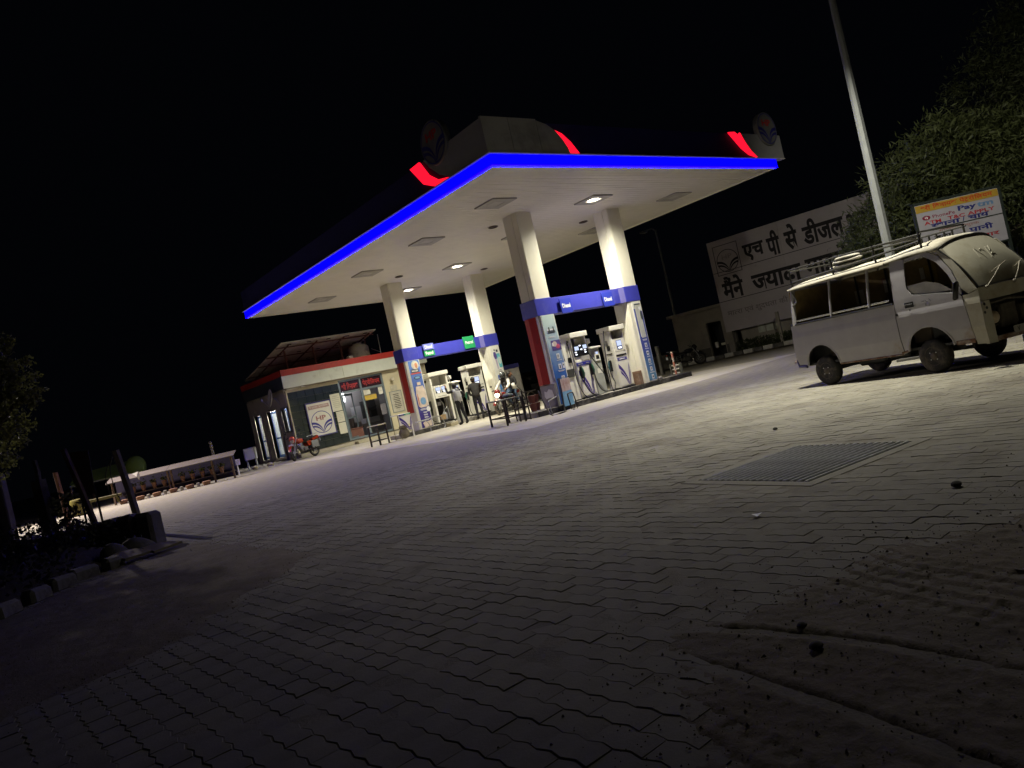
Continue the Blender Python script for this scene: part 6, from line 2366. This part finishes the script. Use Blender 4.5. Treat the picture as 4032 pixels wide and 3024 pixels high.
# painted kerb stones
ORD = ['first', 'second', 'third', 'fourth', 'fifth', 'sixth', 'seventh', 'eighth', 'ninth']
for k in range(15):
    u = -2.4 + k * .50
    b = B()
    b.box((0, 0, .10), (.46, .16, .20), None, 0, .02)
    o = b.build('kerb_stone', M('kerb white', (.42, .40, .37), .85, var=.2, scale=9, col2=(.20, .18, .16), amt=.3) if k % 2 == 0 else concd, None, 0)
    o.location = hp(u, 0, 1.55 + (.03 if k % 3 else 0))
    o.rotation_euler = (0, 0, math.atan2(hu.y, hu.x) + .04 * (k % 3 - 1))
    tag(o, ORD[k // 2] + (' white painted kerb stone' if k % 2 == 0 else ' bare dark kerb stone') + ' from the left in the row before the painted wall', 'kerb stone', ('white' if k % 2 == 0 else 'dark') + ' kerb stones before the painted wall')
ORD = ['first', 'second', 'third', 'fourth', 'fifth', 'sixth', 'seventh', 'eighth', 'ninth']
def leaves(bd, pts, size, asp, rn, droop=.2):
    for p, n in pts:
        d = V((rn.gauss(0, 1), rn.gauss(0, 1), rn.gauss(0, 1) - droop)).normalized() + n * .6
        d.normalize()
        sdv = d.cross(V((rn.gauss(0, 1), rn.gauss(0, 1), rn.gauss(0, 1)))).normalized()
        L = size * rn.uniform(.6, 1.3)
        w = L * asp
        k = len(bd.v)
        bd.v += [tuple(p), tuple(p + d * L * .5 + sdv * w), tuple(p + d * L), tuple(p + d * L * .5 - sdv * w)]
        bd.f.append((k, k + 1, k + 2, k + 3))
        bd.i.append(0)
def leafmat(name, col, col2):
    if name in MATS:
        return MATS[name]
    m = M(name, col, .55, var=.35, scale=1.3, col2=col2, amt=.35, spec=.3)
    n, l = m.node_tree.nodes, m.node_tree.links
    tl = n.new('ShaderNodeBsdfTranslucent')
    mx = n.new('ShaderNodeMixShader')
    pb_ = n['Principled BSDF']
    l.new(pb_.inputs['Base Color'].links[0].from_socket, tl.inputs['Color'])
    mx.inputs[0].default_value = .4
    l.new(pb_.outputs[0], mx.inputs[1])
    l.new(tl.outputs[0], mx.inputs[2])
    l.new(mx.outputs[0], n['Material Output'].inputs[0])
    return m
def tree(lab, loc, lobes, n, size, asp, m, seed, trunk=True, group=None, cat='tree', name='tree', clump=.22):
    rn = random.Random(seed)
    t = thing(name, lab, cat, loc, 0, group)
    b = B()
    tot = sum(r ** 2 for c, r in lobes)
    for c, r in lobes:
        k = int(n * r * r / tot)
        cl = max(6, k // 26)
        cs = []
        for q in range(cl):
            d = V((rn.gauss(0, 1), rn.gauss(0, 1), rn.gauss(0, 1))).normalized()
            cs.append((V(c) + d * r * rn.uniform(.55, 1.05), d))
        for cc, d in cs:
            pts = []
            for q in range(k // cl):
                pts.append((cc + V((rn.gauss(0, 1), rn.gauss(0, 1), rn.gauss(0, .9))) * clump * r * .7, d))
            leaves(b, pts, size, asp, rn)
    b.build('crown', m, t, 0, False)
    if trunk:
        b = B()
        z1 = min(c[2] for c, r in lobes)
        b.tube([(0, 0, 0), (.05, .03, z1 * .5), (0, .05, z1 + .2)], [.16, .12, .09], 8)
        for c, r in lobes:
            b.tube([(.02, .03, z1 * .7), V(c) * .55 + V((0, 0, z1 * .4)), V(c)], [.07, .05, .015], 6)
        b.build('trunk', M('bark', (.05, .04, .03), .95, var=.3, scale=8, bump=.8, bscale=25), t, 40)
    return t
lf1 = leafmat('leaf grey green', (.10, .12, .045), (.075, .095, .03))
lf2 = leafmat('leaf dark', (.075, .09, .04), (.05, .06, .028))
lf3 = leafmat('leaf round', (.12, .13, .04), (.09, .10, .025))
lf4 = leafmat('weed', (.035, .035, .022), (.02, .02, .014))
tree('broad leafy tree with narrow leaves behind the service board', (26.2, 9.4, 0), [((-1.6, 1.6, 3.2), 1.0), ((-.9, .8, 4.3), 1.15), ((.4, .2, 4.9), 1.35), ((-.4, .9, 2.4), 1.3), ((1.6, -.9, 4.6), 1.5), ((1.4, -.8, 2.8), 1.6), ((2.9, -2.2, 4.3), 1.5), ((2.6, -2.2, 2.2), 1.5), ((-1.2, 1.1, 2.2), .9), ((3.6, -3.2, 3.4), 1.4), ((-2.0, 2.0, 2.6), .8), ((0.2, 0.6, 3.6), 1.2)], 52000, .24, .10, lf1, 5)
tree('taller darker tree rising behind the lit tree at the right edge', (33.2, 8.4, 0), [((-1.4, 2.0, 6.3), 1.2), ((-.6, 1.2, 7.6), 1.4), ((.6, .4, 8.9), 1.6), ((1.2, -.6, 10.2), 1.5), ((.8, 0, 6.8), 2.2), ((2.4, -1.6, 8.8), 2.0), ((2.4, -1.2, 6), 2.2), ((0, .8, 5.0), 1.6)], 26000, .22, .12, lf2, 9)
# service board
bu = V((.7809, -.6247, 0))
bn = V((-.6247, -.7809, 0))
bR = Matrix((bu, -bn, ZA)).transposed()
Q1 = V((22.46, 8.97, 0))
t = thing('service_board', 'white painted board of services with a yellow heading before the trees', 'sign board')
def bp_(u, z, w=0.0):
    return Q1 + bu * u + ZA * z + bn * w
b = B()
b.box(bp_(1.19, 3.06, -.03), (2.36, .04, .71), bR).box(bp_(1.19, 2.32, -.03), (2.36, .04, .72), bR)
b.build('board', M('board white', (.36, .35, .38), .6, var=.05), t, 0)
b = B()
b.box(bp_(1.19, 3.30, -.006), (2.34, .006, .20), bR)
hd = b.build('heading_strip', M('board yellow', (.40, .26, .035), .6, var=.08), t, 0)
b = B()
for u in (-.03, 2.41):
    b.box(bp_(u, 1.72, -.03), (.07, .07, 3.5), bR)
b.box(bp_(1.19, 3.46, -.03), (2.5, .07, .06), bR).box(bp_(1.19, 2.70, -.01), (2.36, .03, .022), bR).box(bp_(1.19, 1.94, -.03), (2.4, .06, .04), bR)
b.build('frame', M('frame green black', (.02, .028, .022), .6), t, 0)
b = B()
letter(b, ['श|', 'री', ' ', 'िव', 'नायक', ' ', 'पेट', '^', 'रो', 'िल', 'यम'], bp_(.16, 3.215, .002), bu, ZA, 2.04, .18, 0, .03)
b.build('lettering', M('board orange red', (.45, .06, .015), .6), hd, 0, False)
bi = [M('board red', (.36, .02, .03), .6), M('board blue', (.02, .025, .16), .6), M('board sky', (.12, .22, .38), .6), blackink, M('board brown', (.28, .12, .10), .6), whiteink, M('board plum', (.22, .02, .05), .6)]
b = B()
w0 = -.007
b.prism([(.27 + .115 * math.cos(2 * PI * k / 20), 3.03 + .062 * math.sin(2 * PI * k / 20)) for k in range(20)], lambda u, v, w: bp_(u, v, w0 + w), 0, .003, 6)
letter(b, 'पे', bp_(.22, 2.995, -.002), bu, ZA, .10, .07, 5, .02)
letter(b, 'PhonePe', bp_(.45, 2.985, w0), bu, ZA, .63, .095, 6, .012)
letter(b, 'Pay', bp_(1.18, 2.985, w0), bu, ZA, .52, .175, 1, .035)
letter(b, 'tm', bp_(1.72, 3.01, w0), bu, ZA, .46, .135, 2, .035)
letter(b, 'ATM', bp_(.18, 2.835, w0), bu, ZA, .48, .10, 0, .025)
letter(b, 'T&C', bp_(.85, 2.845, w0), bu, ZA, .49, .10, 0, .025)
letter(b, 'APPLY', bp_(1.41, 2.845, w0), bu, ZA, .78, .10, 0, .025)
letter(b, 'खाना', bp_(.35, 2.722, w0), bu, ZA, .83, .11, 1, .035)
letter(b, '/', bp_(1.24, 2.72, w0), bu, ZA, .07, .13, 1, .02)
letter(b, 'चाय', bp_(1.40, 2.722, w0), bu, ZA, .60, .115, 1, .035)
letter(b, ['सुिव', 'धाए', ' ', 'िन', 'शुल|', 'क'], bp_(.53, 2.54, w0), bu, ZA, 1.15, .12, 4, .006)
letter(b, 'हवा', bp_(.37, 2.37, w0), bu, ZA, .50, .115, 3, .035)
letter(b, 'पानी', bp_(1.36, 2.37, w0), bu, ZA, .68, .17, 1, .035)
letter(b, 'बीमार', bp_(1.35, 2.15, w0), bu, ZA, .82, .14, 0, .025)
b.build('lettering', bi, t, 0, False)
# flood light pole over the yard
polem = M('pole grey', (.22, .23, .23), .5, metal=.2, var=.12, scale=5)
t = thing('flood_light_pole', 'tall grey pole with a flood lamp and an added tree light standing behind the van', 'light pole', (13.25, 5.83, 0))
b = B()
b.tube([(0, 0, 0), (0, 0, 3.2), (0, 0, 6.9)], [.088, .074, .054], 8)
b.build('pole', polem, t, 0)
b = B()
b.box((0, 0, .02), (.4, .4, .04), None, 0, .005)
b.build('base_plate', concd, t, 0)
lampp = V((10.95, 6.05, 6.25)) - V((13.25, 5.83, 0))
b = B()
b.tube(smooth_path([V((0, 0, 6.72)), V((-.5, .1, 6.82)), V((-1.3, .25, 6.72)), lampp + V((0, 0, .16))], 5), .03, 8)
b.tube(smooth_path([V((0, 0, 6.72)), V((.4, 0, 7.0)), V((1.0, -.1, 7.5)), V((1.35, -.13, 7.76))], 5), .03, 8)  # far arm added to carry the extra head
b.build('arm', polem, t, 40)
for s in (-1, 1):
    b = B()
    c = lampp + V((0, -.16, .05)) if s < 0 else V((1.4, -.13, 7.7))
    b.span(c + V((-.17, -.12, -.02)), c + V((.17, .12, .07)), 0, .02)
    hd = b.build('lamp_head', greym, t, 0)
    b = B()
    b.span(c + V((-.12, -.09, -.040)), c + V((.12, .09, -.022)))
    b.build('lens', pole_on, hd, 0)
    if s < 0:
        lamp_light('lamp_light', t, c + V((0, 0, -.06)), (-.03, -.04, -1), W_POLE, (1.0, .96, .80), 66.2, 1.0, .08)
    else:
        lamp_light('lamp_light', t, c + V((0, 0, -.06)), (12.0, 2.6, -4.0), W_TREE, (1.0, .95, .80), 38, 1.0, .08)  # added head, unseen above, only lights the board and trees
# second pole by the shed and the street lamp past the left edge
def street_lamp(lab, loc, h, arm, on, r=.09):
    t = thing('street_lamp', lab, 'street lamp', loc)
    b = B()
    b.tube([(0, 0, 0), (0, 0, h * .5), (0, 0, h)], [r, r * .85, r * .6], 8)
    b.build('pole', polem, t, 0)
    b = B()
    b.tube(smooth_path([V((0, 0, h - .1)), V(arm) * .3 + V((0, 0, h + .1)), V(arm) + V((0, 0, h + .05))], 5), r * .45, 8)
    b.build('arm', polem, t, 40)
    c = V(arm) + V((0, 0, h))
    b = B()
    b.span(c + V((-.25, -.12, -.03)), c + V((.25, .12, .06)), 0, .02)
    hd = b.build('lamp_head', greym, t, 0)
    b = B()
    b.span(c + V((-.16, -.09, -.055)), c + V((.16, .09, -.032)))
    b.build('lens', left_on if on else lens_off, hd, 0)
    if on:
        lamp_light('lamp_light', t, c + V((0, 0, -.08)), (2.1, -5.6, -8.2), W_LEFT, (1.0, .88, .84), 47, 1.0, .1)
street_lamp('thin unlit street lamp pole rising behind the plaster shed', (36.95, 29.4, 0), 8.3, (-.6, .45, .0), False, .085)
street_lamp('lit street lamp pole past the plant stand at the left edge', (1.2, 33.0, 0), 8.2, (1.0, -1.0, .0), True)
# posts and low walls near the shed
b = B()
b.box((0, 0, .65), (.16, .16, 1.3), None, 0, .02)
o = b.build('post', M('post grey', (.17, .165, .15), .85, var=.2), None, 0)
o.location = (26.3, 22.3, 0)
tag(o, 'square grey post standing beyond the right end of the diesel island', 'post')
b = B()
b.box(hp(3.1, .8, .9), (.14, .14, 1.7), hR)
o = b.build('post', shedm, None, 0)
tag(o, 'tall grey post before the painted wall beside the rear of the van', 'post')
b = B()
b.box((31.6, 31.5, .40), (.25, 10.5, .80), rotz(.16), 0, .01)
o = b.build('boundary_wall', concd, None, 0)
tag(o, 'low grey boundary wall running off behind the shed', 'wall')
b = B()
b.box((31.5, 43.5, .85), (18, .25, 1.7), rotz(-.1), 0, .01)
o = b.build('boundary_wall', concd, None, 0)
tag(o, 'long dark boundary wall far behind the petrol pumps', 'wall')
rn = random.Random(4)
t = thing('hedge', 'low dark hedge in front of the painted wall', 'hedge')
b = B()
leaves(b, [(hp(rn.uniform(.8, 8), rn.uniform(.05, .62), rn.uniform(.2, 1.1)), V((0, 0, 1))) for k in range(5000)], .12, .25, rn)
b.build('foliage', lf2, t, 0, False)
t = thing('booth', 'grey booth with a dark blue header behind the far right column', 'booth', (23.5, 29.95, 0), math.radians(-38))
b = B()
b.span((0, 0, 0), (.78, .6, 1.86), 0, .01)
b.build('body', M('booth grey', (.32, .30, .27), .7, var=.08), t, 0)
b = B()
b.span((-.03, -.03, 1.862), (.81, .63, 2.08), 0, .01)
b.build('header', navy, t, 0)
b = B()
b.span((.06, -.012, .2), (.72, -.002, 1.7))
b.build('panel', M('booth panel', (.36, .34, .30), .7), t, 0)
t = thing('hand_cart', 'dark hand cart standing behind the pillion passenger', 'cart', (20.4, 24.9, 0), math.radians(15))
b = B()
b.box((.4, .3, .62), (.9, .6, .05), None, 0, .01).tube([(-.05, .05, .62), (-.35, .05, .95), (-.35, .55, .95), (-.05, .55, .62)], .018, 6)
b.build('bed', darkm, t, 30)
for y in (.02, .58):
    b = B()
    b.torus((.4, y, .32), .29, .025, (0, 1, 0), 22, 6)
    for k in range(4):
        a = PI * k / 4
        b.tube([(.4 + .28 * math.cos(a), y, .32 + .28 * math.sin(a)), (.4 - .28 * math.cos(a), y, .32 - .28 * math.sin(a))], .008, 5)
    b.build('wheel', rubber, t, 40)

# ------------------------------------------------------------------ left: plant stand, signs, awning
ru = V((.80, -.60, 0)).normalized()
rnm = V((-.60, -.80, 0)).normalized()
rR = Matrix((ru, -rnm, ZA)).transposed()
RP = V((5.42, 30.6, 0))
def rp_(u, z, w=0.0):
    return RP + ru * u + ZA * z + rnm * w
t = thing('plant_stand', 'long low stand with a sloping board roof over potted plants', 'plant stand')
boardm = M('stand board', (.085, .068, .058), .75, var=.15, scale=3)
for u0, u1 in ((-.2, 2.0), (2.01, 4.45)):
    b = B()
    b.add([rp_(u0, .80, .25), rp_(u1, .80, .25), rp_(u1, .96, -.15), rp_(u0, .96, -.15), rp_(u0, .83, .25), rp_(u1, .83, .25), rp_(u1, .99, -.15), rp_(u0, .99, -.15)], [(0, 1, 2, 3), (4, 5, 6, 7), (0, 1, 5, 4), (1, 2, 6, 5), (2, 3, 7, 6), (3, 0, 4, 7)])
    b.build('roof_board', boardm, t, 0)
for u in (-.05, 1.98, 2.10, 3.6, 4.3):
    b = B()
    b.box(rp_(u, .41, .12), (.06, .06, .80), rR)
    b.build('post', wood, t, 0)
b = B()
b.box(rp_(2.1, .27, -.02), (4.4, .24, .03), rR)
b.build('shelf', boardm, t, 0)
b = B()
b.box(rp_(2.1, .45, -.24), (4.4, .02, .75), rR)
b.build('back_sheet', M('shade net', (.035, .028, .06), .9), t, 0)
terra = M('terracotta', (.20, .105, .06), .85, var=.2, scale=8)
pot = B()
pot.lathe([(.055, 0), (.085, .19), (.095, .195), (.095, .225), (.08, .225), (.078, .19), (.001, .185)], 14)
pme = pot.mesh('pot', terra, 40)
pl_ = B()
rn = random.Random(8)
leaves(pl_, [(V((rn.gauss(0, .05), rn.gauss(0, .05), .22 + abs(rn.gauss(0, .07)))), V((0, 0, 1))) for k in range(60)], .08, .3, rn)
plm = pl_.mesh('plant', lf3, 0, False)
for k, u in enumerate((.62, .98, 1.38, 1.75, 2.42, 2.78, 3.15, 3.5, 3.85)):
    tt = thing('potted_plant', ORD[k] + ' terracotta pot from the left on the shelf of the plant stand', 'potted plant', rp_(u, .285, .0), k * .7, 'pots on the plant stand')
    for nm, me_ in (('pot', pme), ('plant', plm)):
        o = bpy.data.objects.new(nm, me_)
        C.objects.link(o)
        o.parent = tt
for k in range(11):
    b = B()
    if k % 2:
        b.box((0, 0, .07), (.10, .10, .16), None, 0, .015)
    else:
        b.lathe([(.11, 0), (.15, .10), (.15, .14), (.10, .15)], 12)
    o = b.build('edging_block' if k % 2 else 'low_pot', conc if k % 2 else terra, None, 30)
    o.location = rp_(.35 + k * .30, 0, .34)
    o.rotation_euler = (0, 0, -.6)
    tag(o, (ORD[k // 2] + ' pale edging block from the left on the ground under the plant stand') if k % 2 else (ORD[k // 2] + ' low brown pot from the left on the ground under the plant stand'), 'block' if k % 2 else 'pot', 'edging blocks under the plant stand' if k % 2 else 'low pots under the plant stand')
b = B()
b.add([(-.12, 0, .10), (.10, 0, .14), (.14, 0, .02), (.08, -.02, -.16), (.02, -.03, -.02), (-.04, -.01, .02)], [(0, 1, 4, 5), (1, 2, 3, 4)])
o = b.build('white_cloth', whitecl, None, 0, False)
o.location = rp_(.95, .88, .28)
o.rotation_euler = (0, 0, -.64)
md = o.modifiers.new('t', 'SOLIDIFY')
md.thickness = .01
tag(o, 'white cloth hanging over the edge of the plant stand roof', 'cloth')
def stake(lab, p, h, w, hh):
    t = thing('stake_sign', lab, 'small sign', p, -.64)
    b = B()
    b.box((0, 0, h / 2), (.035, .02, h))
    b.build('stake', whiteink, t, 0)
    b = B()
    b.box((0, -.018, h + hh / 2 - .06), (w, .012, hh), Matrix.Rotation(.06, 3, 'Y'))
    s = b.build('board', M('stake sign lilac', (.42, .38, .55), .6), t, 0)
    b = B()
    for k in range(3):
        b.box((0, -.0255, h + hh * (.75 - .25 * k) - .06), (w * .6, .002, hh * .07))
    b.build('lettering', greyink, s, 0)
stake('white sign on a thin stake right of the plant stand', (9.55, 29.75, 0), .46, .26, .22)
stake('white sign leaning among the pots at the right of the stand', (8.78, 28.95, 0), .44, .22, .18)
stake('dim sign second from the right end of the plant stand', (8.35, 29.0, 0), .42, .22, .16)
t = thing('meter_box', 'white meter cabinet on legs beside the office', 'cabinet', (10.98, 33.1, 0), -.55)
b = B()
b.span((0, 0, .40), (.50, .28, .92), 0, .01)
b.build('body', M('cabinet grey', (.40, .40, .37), .6), t, 0)
b = B()
b.span((.05, -.012, .43), (.45, -.001, .89), 0, .003)
b.build('door', whiteink, t, 0)
for x in (.04, .42):
    b = B()
    b.span((x, .04, 0), (x + .04, .24, .396))
    b.build('leg', greym, t, 0)
b = B()
b.ell((0, 0, .06), (.16, .12, .09), 10, 6)
o = b.build('stone', M('pale stone', (.42, .36, .22), .85), None, 50)
o.location = (11.3, 31.1, 0)
tag(o, 'round pale stone on the ground left of the red motorcycle', 'stone')
b = B()
b.ell((0, 0, .05), (.14, .12, .08), 10, 6)
o = b.build('stone', M('pale stone', (.42, .36, .22), .85), None, 50)
o.location = (11.0, 33.0 - .9, 0)
tag(o, 'smaller pale stone below the white meter cabinet', 'stone')
b = B()
b.tube([(0, 0, 0), (-.02, 0, 1.55)], .06, 8)
o = b.build('post', M('post pale', (.30, .27, .23), .8, var=.15), None)
o.location = (9.6, 32.6, 0)
tag(o, 'pale post rising above the right end of the plant stand', 'post')
# green awning with a domed end
t = thing('green_awning', 'green cloth awning with a domed end behind the plant stand', 'awning', (0, 0, 0))
gm = M('awning green', (.10, .16, .025), .8, var=.2, scale=2)
aw = V((7.0, 34.6, 0))
b = B()
b.ell(aw + V((.05, 0, 1.22)), (.40, .45, .46), 16, 10)
b.build('dome', gm, t, 60)
b = B()
L0, L1 = aw - ru * 2.6, aw - ru * .1
b.add([L0 + V((0, 0, 1.02)) + rnm * .3, L1 + V((0, 0, 1.02)) + rnm * .3, L1 + V((0, 0, 1.50)) - rnm * .3, L0 + V((0, 0, 1.42)) - rnm * .3, L0 + V((0, 0, 1.06)) + rnm * .3, L1 + V((0, 0, 1.06)) + rnm * .3, L1 + V((0, 0, 1.54)) - rnm * .3, L0 + V((0, 0, 1.46)) - rnm * .3], [(0, 1, 2, 3), (4, 5, 6, 7), (0, 1, 5, 4), (1, 2, 6, 5), (2, 3, 7, 6), (3, 0, 4, 7)])
b.build('sheet', gm, t, 0)
b = B()
b.tube([L0 + V((0, 0, 1.0)) + rnm * .31, L1 + V((0, 0, 1.0)) + rnm * .31], .03, 6)
b.build('pale_edge', M('edge pale', (.45, .50, .36), .7), t, 30)
for k in range(4):
    b = B()
    q = L0.lerp(L1, k / 3) + rnm * .25
    b.cyl(q, q + V((0, 0, 1.0)), .035, 6)
    b.build('post', wood, t, 30)
b = B()
b.lathe([(.26, 0), (.28, .05), (.27, .5), (.24, .56), (.001, .57)], 18)
o = b.build('drum', M('yellow drum', (.14, .12, .02), .6, var=.15), None)
o.location = (4.05, 29.6, 0)
tag(o, 'yellow green drum left of the plant stand', 'drum')
b = B()
b.box((0, 0, .25), (1.3, .1, .10), None, 0, .01).box((-.5, 0, .1), (.08, .08, .2)).box((.5, 0, .1), (.08, .08, .2))
o = b.build('bench', M('bench yellow', (.09, .078, .02), .7), None, 0)
o.location = (4.9, 30.2, .12)
o.rotation_euler = (0, 0, -.64)
tag(o, 'low yellow plank bench left of the plant stand', 'bench')

# ------------------------------------------------------------------ left foreground: low wall, posts, weeds, kerb stones
mud = M('old render', (.10, .09, .085), .9, var=.35, scale=3, col2=(.26, .25, .24), amt=.25, bump=.7, bscale=12, bdist=.02)
def rough(bd, a):
    bd.v = [tuple(V(p) + V((noise.noise(V(p) * 3.1), noise.noise(V(p) * 3.1 + V((5, 0, 0))), noise.noise(V(p) * 3.1 + V((0, 9, 0))))) * a) for p in bd.v]
b = B()
wu = V((-.787, .617, 0))
for k in range(8):
    b.box(V((2.50, 11.62, .235)) + wu * (.16 + k * .24), (.25, .36, .50 + .03 * math.sin(k)), rotz(math.atan2(wu.y, wu.x)), 0, .05)
rough(b, .03)
o = b.build('low_wall', mud, None, 0)
tag(o, 'low rough rendered wall ending at the edge of the paved yard', 'wall')
b = B()
n = 26
vs = [(-2.2 + 4.6 * i / n, 9.0 + 6.5 * j / n) for i in range(n + 1) for j in range(n + 1)]
def mound(x, y):
    d = min((2.35 - x) * .9, (y - 8.6 - max(0, x) * 1.05) * .7, (15.3 - y))
    return -.06 + .36 * max(0, min(1, d / .9)) + .05 * noise.noise(V((x * 2, y * 2, 0)))
b.add([(x, y, mound(x, y)) for x, y in vs], [(i * (n + 1) + j, (i + 1) * (n + 1) + j, (i + 1) * (n + 1) + j + 1, i * (n + 1) + j + 1) for i in range(n) for j in range(n)])
structure(b.build('soil_bank', soil, None, 60, False))
rn = random.Random(12)
pts = []
while len(pts) < 9000:
    x, y = rn.uniform(-2.2, 2.2), rn.uniform(9.2, 14.5)
    m_ = mound(x, y)
    if m_ > .02 and rn.random() < .3 + .7 * max(0, noise.noise(V((x * 1.7, y * 1.7, 3))) + .4) and not (x > 1.3 and y < 11.2):
        pts.append((V((x, y, m_ + rn.random() ** 2 * .38)), V((0, 0, .6))))
t = thing('weeds', 'dark tangle of weeds on the soil bank behind the kerb stones', 'weeds')
b = B()
leaves(b, pts, .07, .28, rn)
stuff(b.build('foliage', lf4, t, 0, False))
t['kind'] = 'stuff'
whst = M('kerb stone white', (.20, .19, .17), .9, var=.3, scale=7, col2=(.07, .06, .05), amt=.45, bump=.7, bscale=14)
for k, (x, y, sx) in enumerate(((.42, 8.92, .36), (.74, 9.42, .30), (1.02, 9.88, .32), (1.28, 10.2, .34), (1.62, 10.34, .22))):
    b = B()
    b.box((0, 0, .06), (sx, .17, .17), None, 0, .035)
    rough(b, .02)
    o = b.build('kerb_stone', whst, None, 0)
    o.location = (x, y, 0)
    o.rotation_euler = (.05 * (k - 2), 0, .95 - .15 * k)
    tag(o, ('chipped whitewashed kerb stone nearest the camera at the left edge', 'second whitewashed kerb stone from the left edge', 'third whitewashed kerb stone, in the middle of the row', 'fourth whitewashed kerb stone, right before the small one', 'small square whitewashed block at the right end of the kerb row')[k], 'kerb stone')
def slab(lab, p, poly, th, rz, tilt, m):
    b = B()
    b.prism(poly, lambda u, v, w: V((u, v, w)), 0, th)
    o = b.build('stone_slab', m, None, 0)
    o.location = p
    o.rotation_euler = (tilt, 0, rz)
    tag(o, lab, 'stone slab')
sl_ = M('slab tan', (.20, .165, .11), .85, var=.15, scale=4, bump=.3)
slab('tan broken stone slab lying nearest the small white block', (1.88, 10.45, .08), [(-.22, -.12), (.20, -.16), (.14, .12), (-.05, .2), (-.24, .14)], .03, .5, .22, sl_)
slab('tan broken stone slab lying to the right of another', (2.2, 10.5, .06), [(-.16, -.14), (.26, -.08), (.12, .16), (-.14, .18)], .03, .3, .18, sl_)
b = B()
b.ell((0, 0, .1), (.22, .15, .13), 12, 8)
rough(b, .06)
o = b.build('boulder', mud, None, 50)
o.location = (2.05, 11.0, .02)
tag(o, 'rounded rubble lump against the foot of the low wall', 'rubble')
b = B()
b.ell((0, 0, .1), (.16, .13, .12), 12, 8)
rough(b, .06)
o = b.build('boulder', mud, None, 50)
o.location = (1.75, 10.85, .05)
tag(o, 'smaller rubble lump left of the rounded one', 'rubble')
def pole_(lab, a, c, w, m, name='timber_post'):
    b = B()
    b.tube([a, (V(a) + V(c)) / 2 + V((.012, 0, 0)), c], [w, w * .95, w * .9], 6)
    o = b.build(name, m, None, 0)
    tag(o, lab, 'post')
    return o
pole_('leaning timber post in front of the brown back of a panel', (1.90, 12.5, .12), (1.70, 12.71, 1.62), .05, wood)
pole_('upright grey timber post behind the end of the low wall', (2.80, 14.40, 0), (2.69, 14.47, 1.50), .07, M('post grey timber', (.22, .20, .16), .85, var=.25, scale=10, bump=.5))
b = B()
b.tube(smooth_path([V((2.66, 14.45, 1.48)), V((2.56, 14.5, 1.25)), V((2.55, 14.5, .9)), V((2.60, 14.45, .62))], 5), .008, 6)
b.tube(smooth_path([V((2.66, 14.45, 1.46)), V((2.48, 14.55, 1.15)), V((2.47, 14.55, .8))], 5), .007, 6)
o = b.build('wire', blackm, None, 50)
tag(o, 'thin wires hanging from the upright grey timber post', 'wire')
t = thing('panel_sign', 'brown back of a panel held up on two thin dark legs', 'sign panel')
b = B()
b.add([(2.0, 14.38, 1.62), (2.24, 14.19, 1.59), (2.21, 14.22, .87), (2.03, 14.36, .88), (2.01, 14.41, 1.62), (2.25, 14.22, 1.59), (2.22, 14.25, .87), (2.04, 14.39, .88)], [(0, 1, 2, 3), (4, 5, 6, 7), (0, 1, 5, 4), (1, 2, 6, 5), (2, 3, 7, 6), (3, 0, 4, 7)])
b.build('panel', M('panel brown', (.085, .060, .038), .85, var=.2), t, 0)
for a in ((2.02, 14.40), (2.225, 14.24)):
    b = B()
    b.box((a[0], a[1], .50), (.03, .03, 1.0))
    b.build('leg', blackm, t, 0)
pole_('broad pale weathered stump of a gate pier at the left', (1.46, 14.15, .1), (1.46, 14.15, 1.28), .13, mud, 'gate_pier')
pole_('thin pale stub standing on the gate pier', (1.47, 14.15, 1.26), (1.47, 14.15, 1.60), .045, mud, 'stub')
pole_('reddish timber post far behind the gate pier', (2.86, 23.3, 0), (2.82, 23.32, 1.50), .07, M('post red', (.24, .12, .075), .8), 'timber_post')
t = thing('sapling', 'small dark leafy sapling beside the gate pier', 'plant', (1.75, 13.9, .2))
b = B()
rn = random.Random(31)
leaves(b, [(V((rn.gauss(0, .11), rn.gauss(0, .11), rn.uniform(.1, .75))), V((0, 0, .3))) for k in range(150)], .12, .28, rn)
b.build('foliage', lf4, t, 0, False)
b = B()
b.tube([(0, 0, 0), (.02, 0, .7)], [.012, .006], 5)
b.build('stem', wood, t)
b = B()
b.box((.2, 18.2, .8), (2.6, .2, 1.6), rotz(-.62), 0, .02)
rough(b, .02)
o = b.build('boundary_wall', mud, None, 0)
tag(o, 'dark boundary wall under the tree at the left edge', 'wall')
tree('bushy tree with small round leaves at the left edge', (.75, 17.1, 0), [((.35, -.2, 3.6), .75), ((.0, .1, 4.0), .8), ((.75, -.55, 3.15), .60), ((.2, -.1, 2.7), .85), ((.45, -.35, 2.15), .6), ((-.6, .5, 3.2), 1.0), ((-.4, .3, 2.2), .8), ((.95, -.7, 3.62), .34), ((1.05, -.8, 2.95), .38)], 15000, .075, .38, lf3, 15, clump=.16)
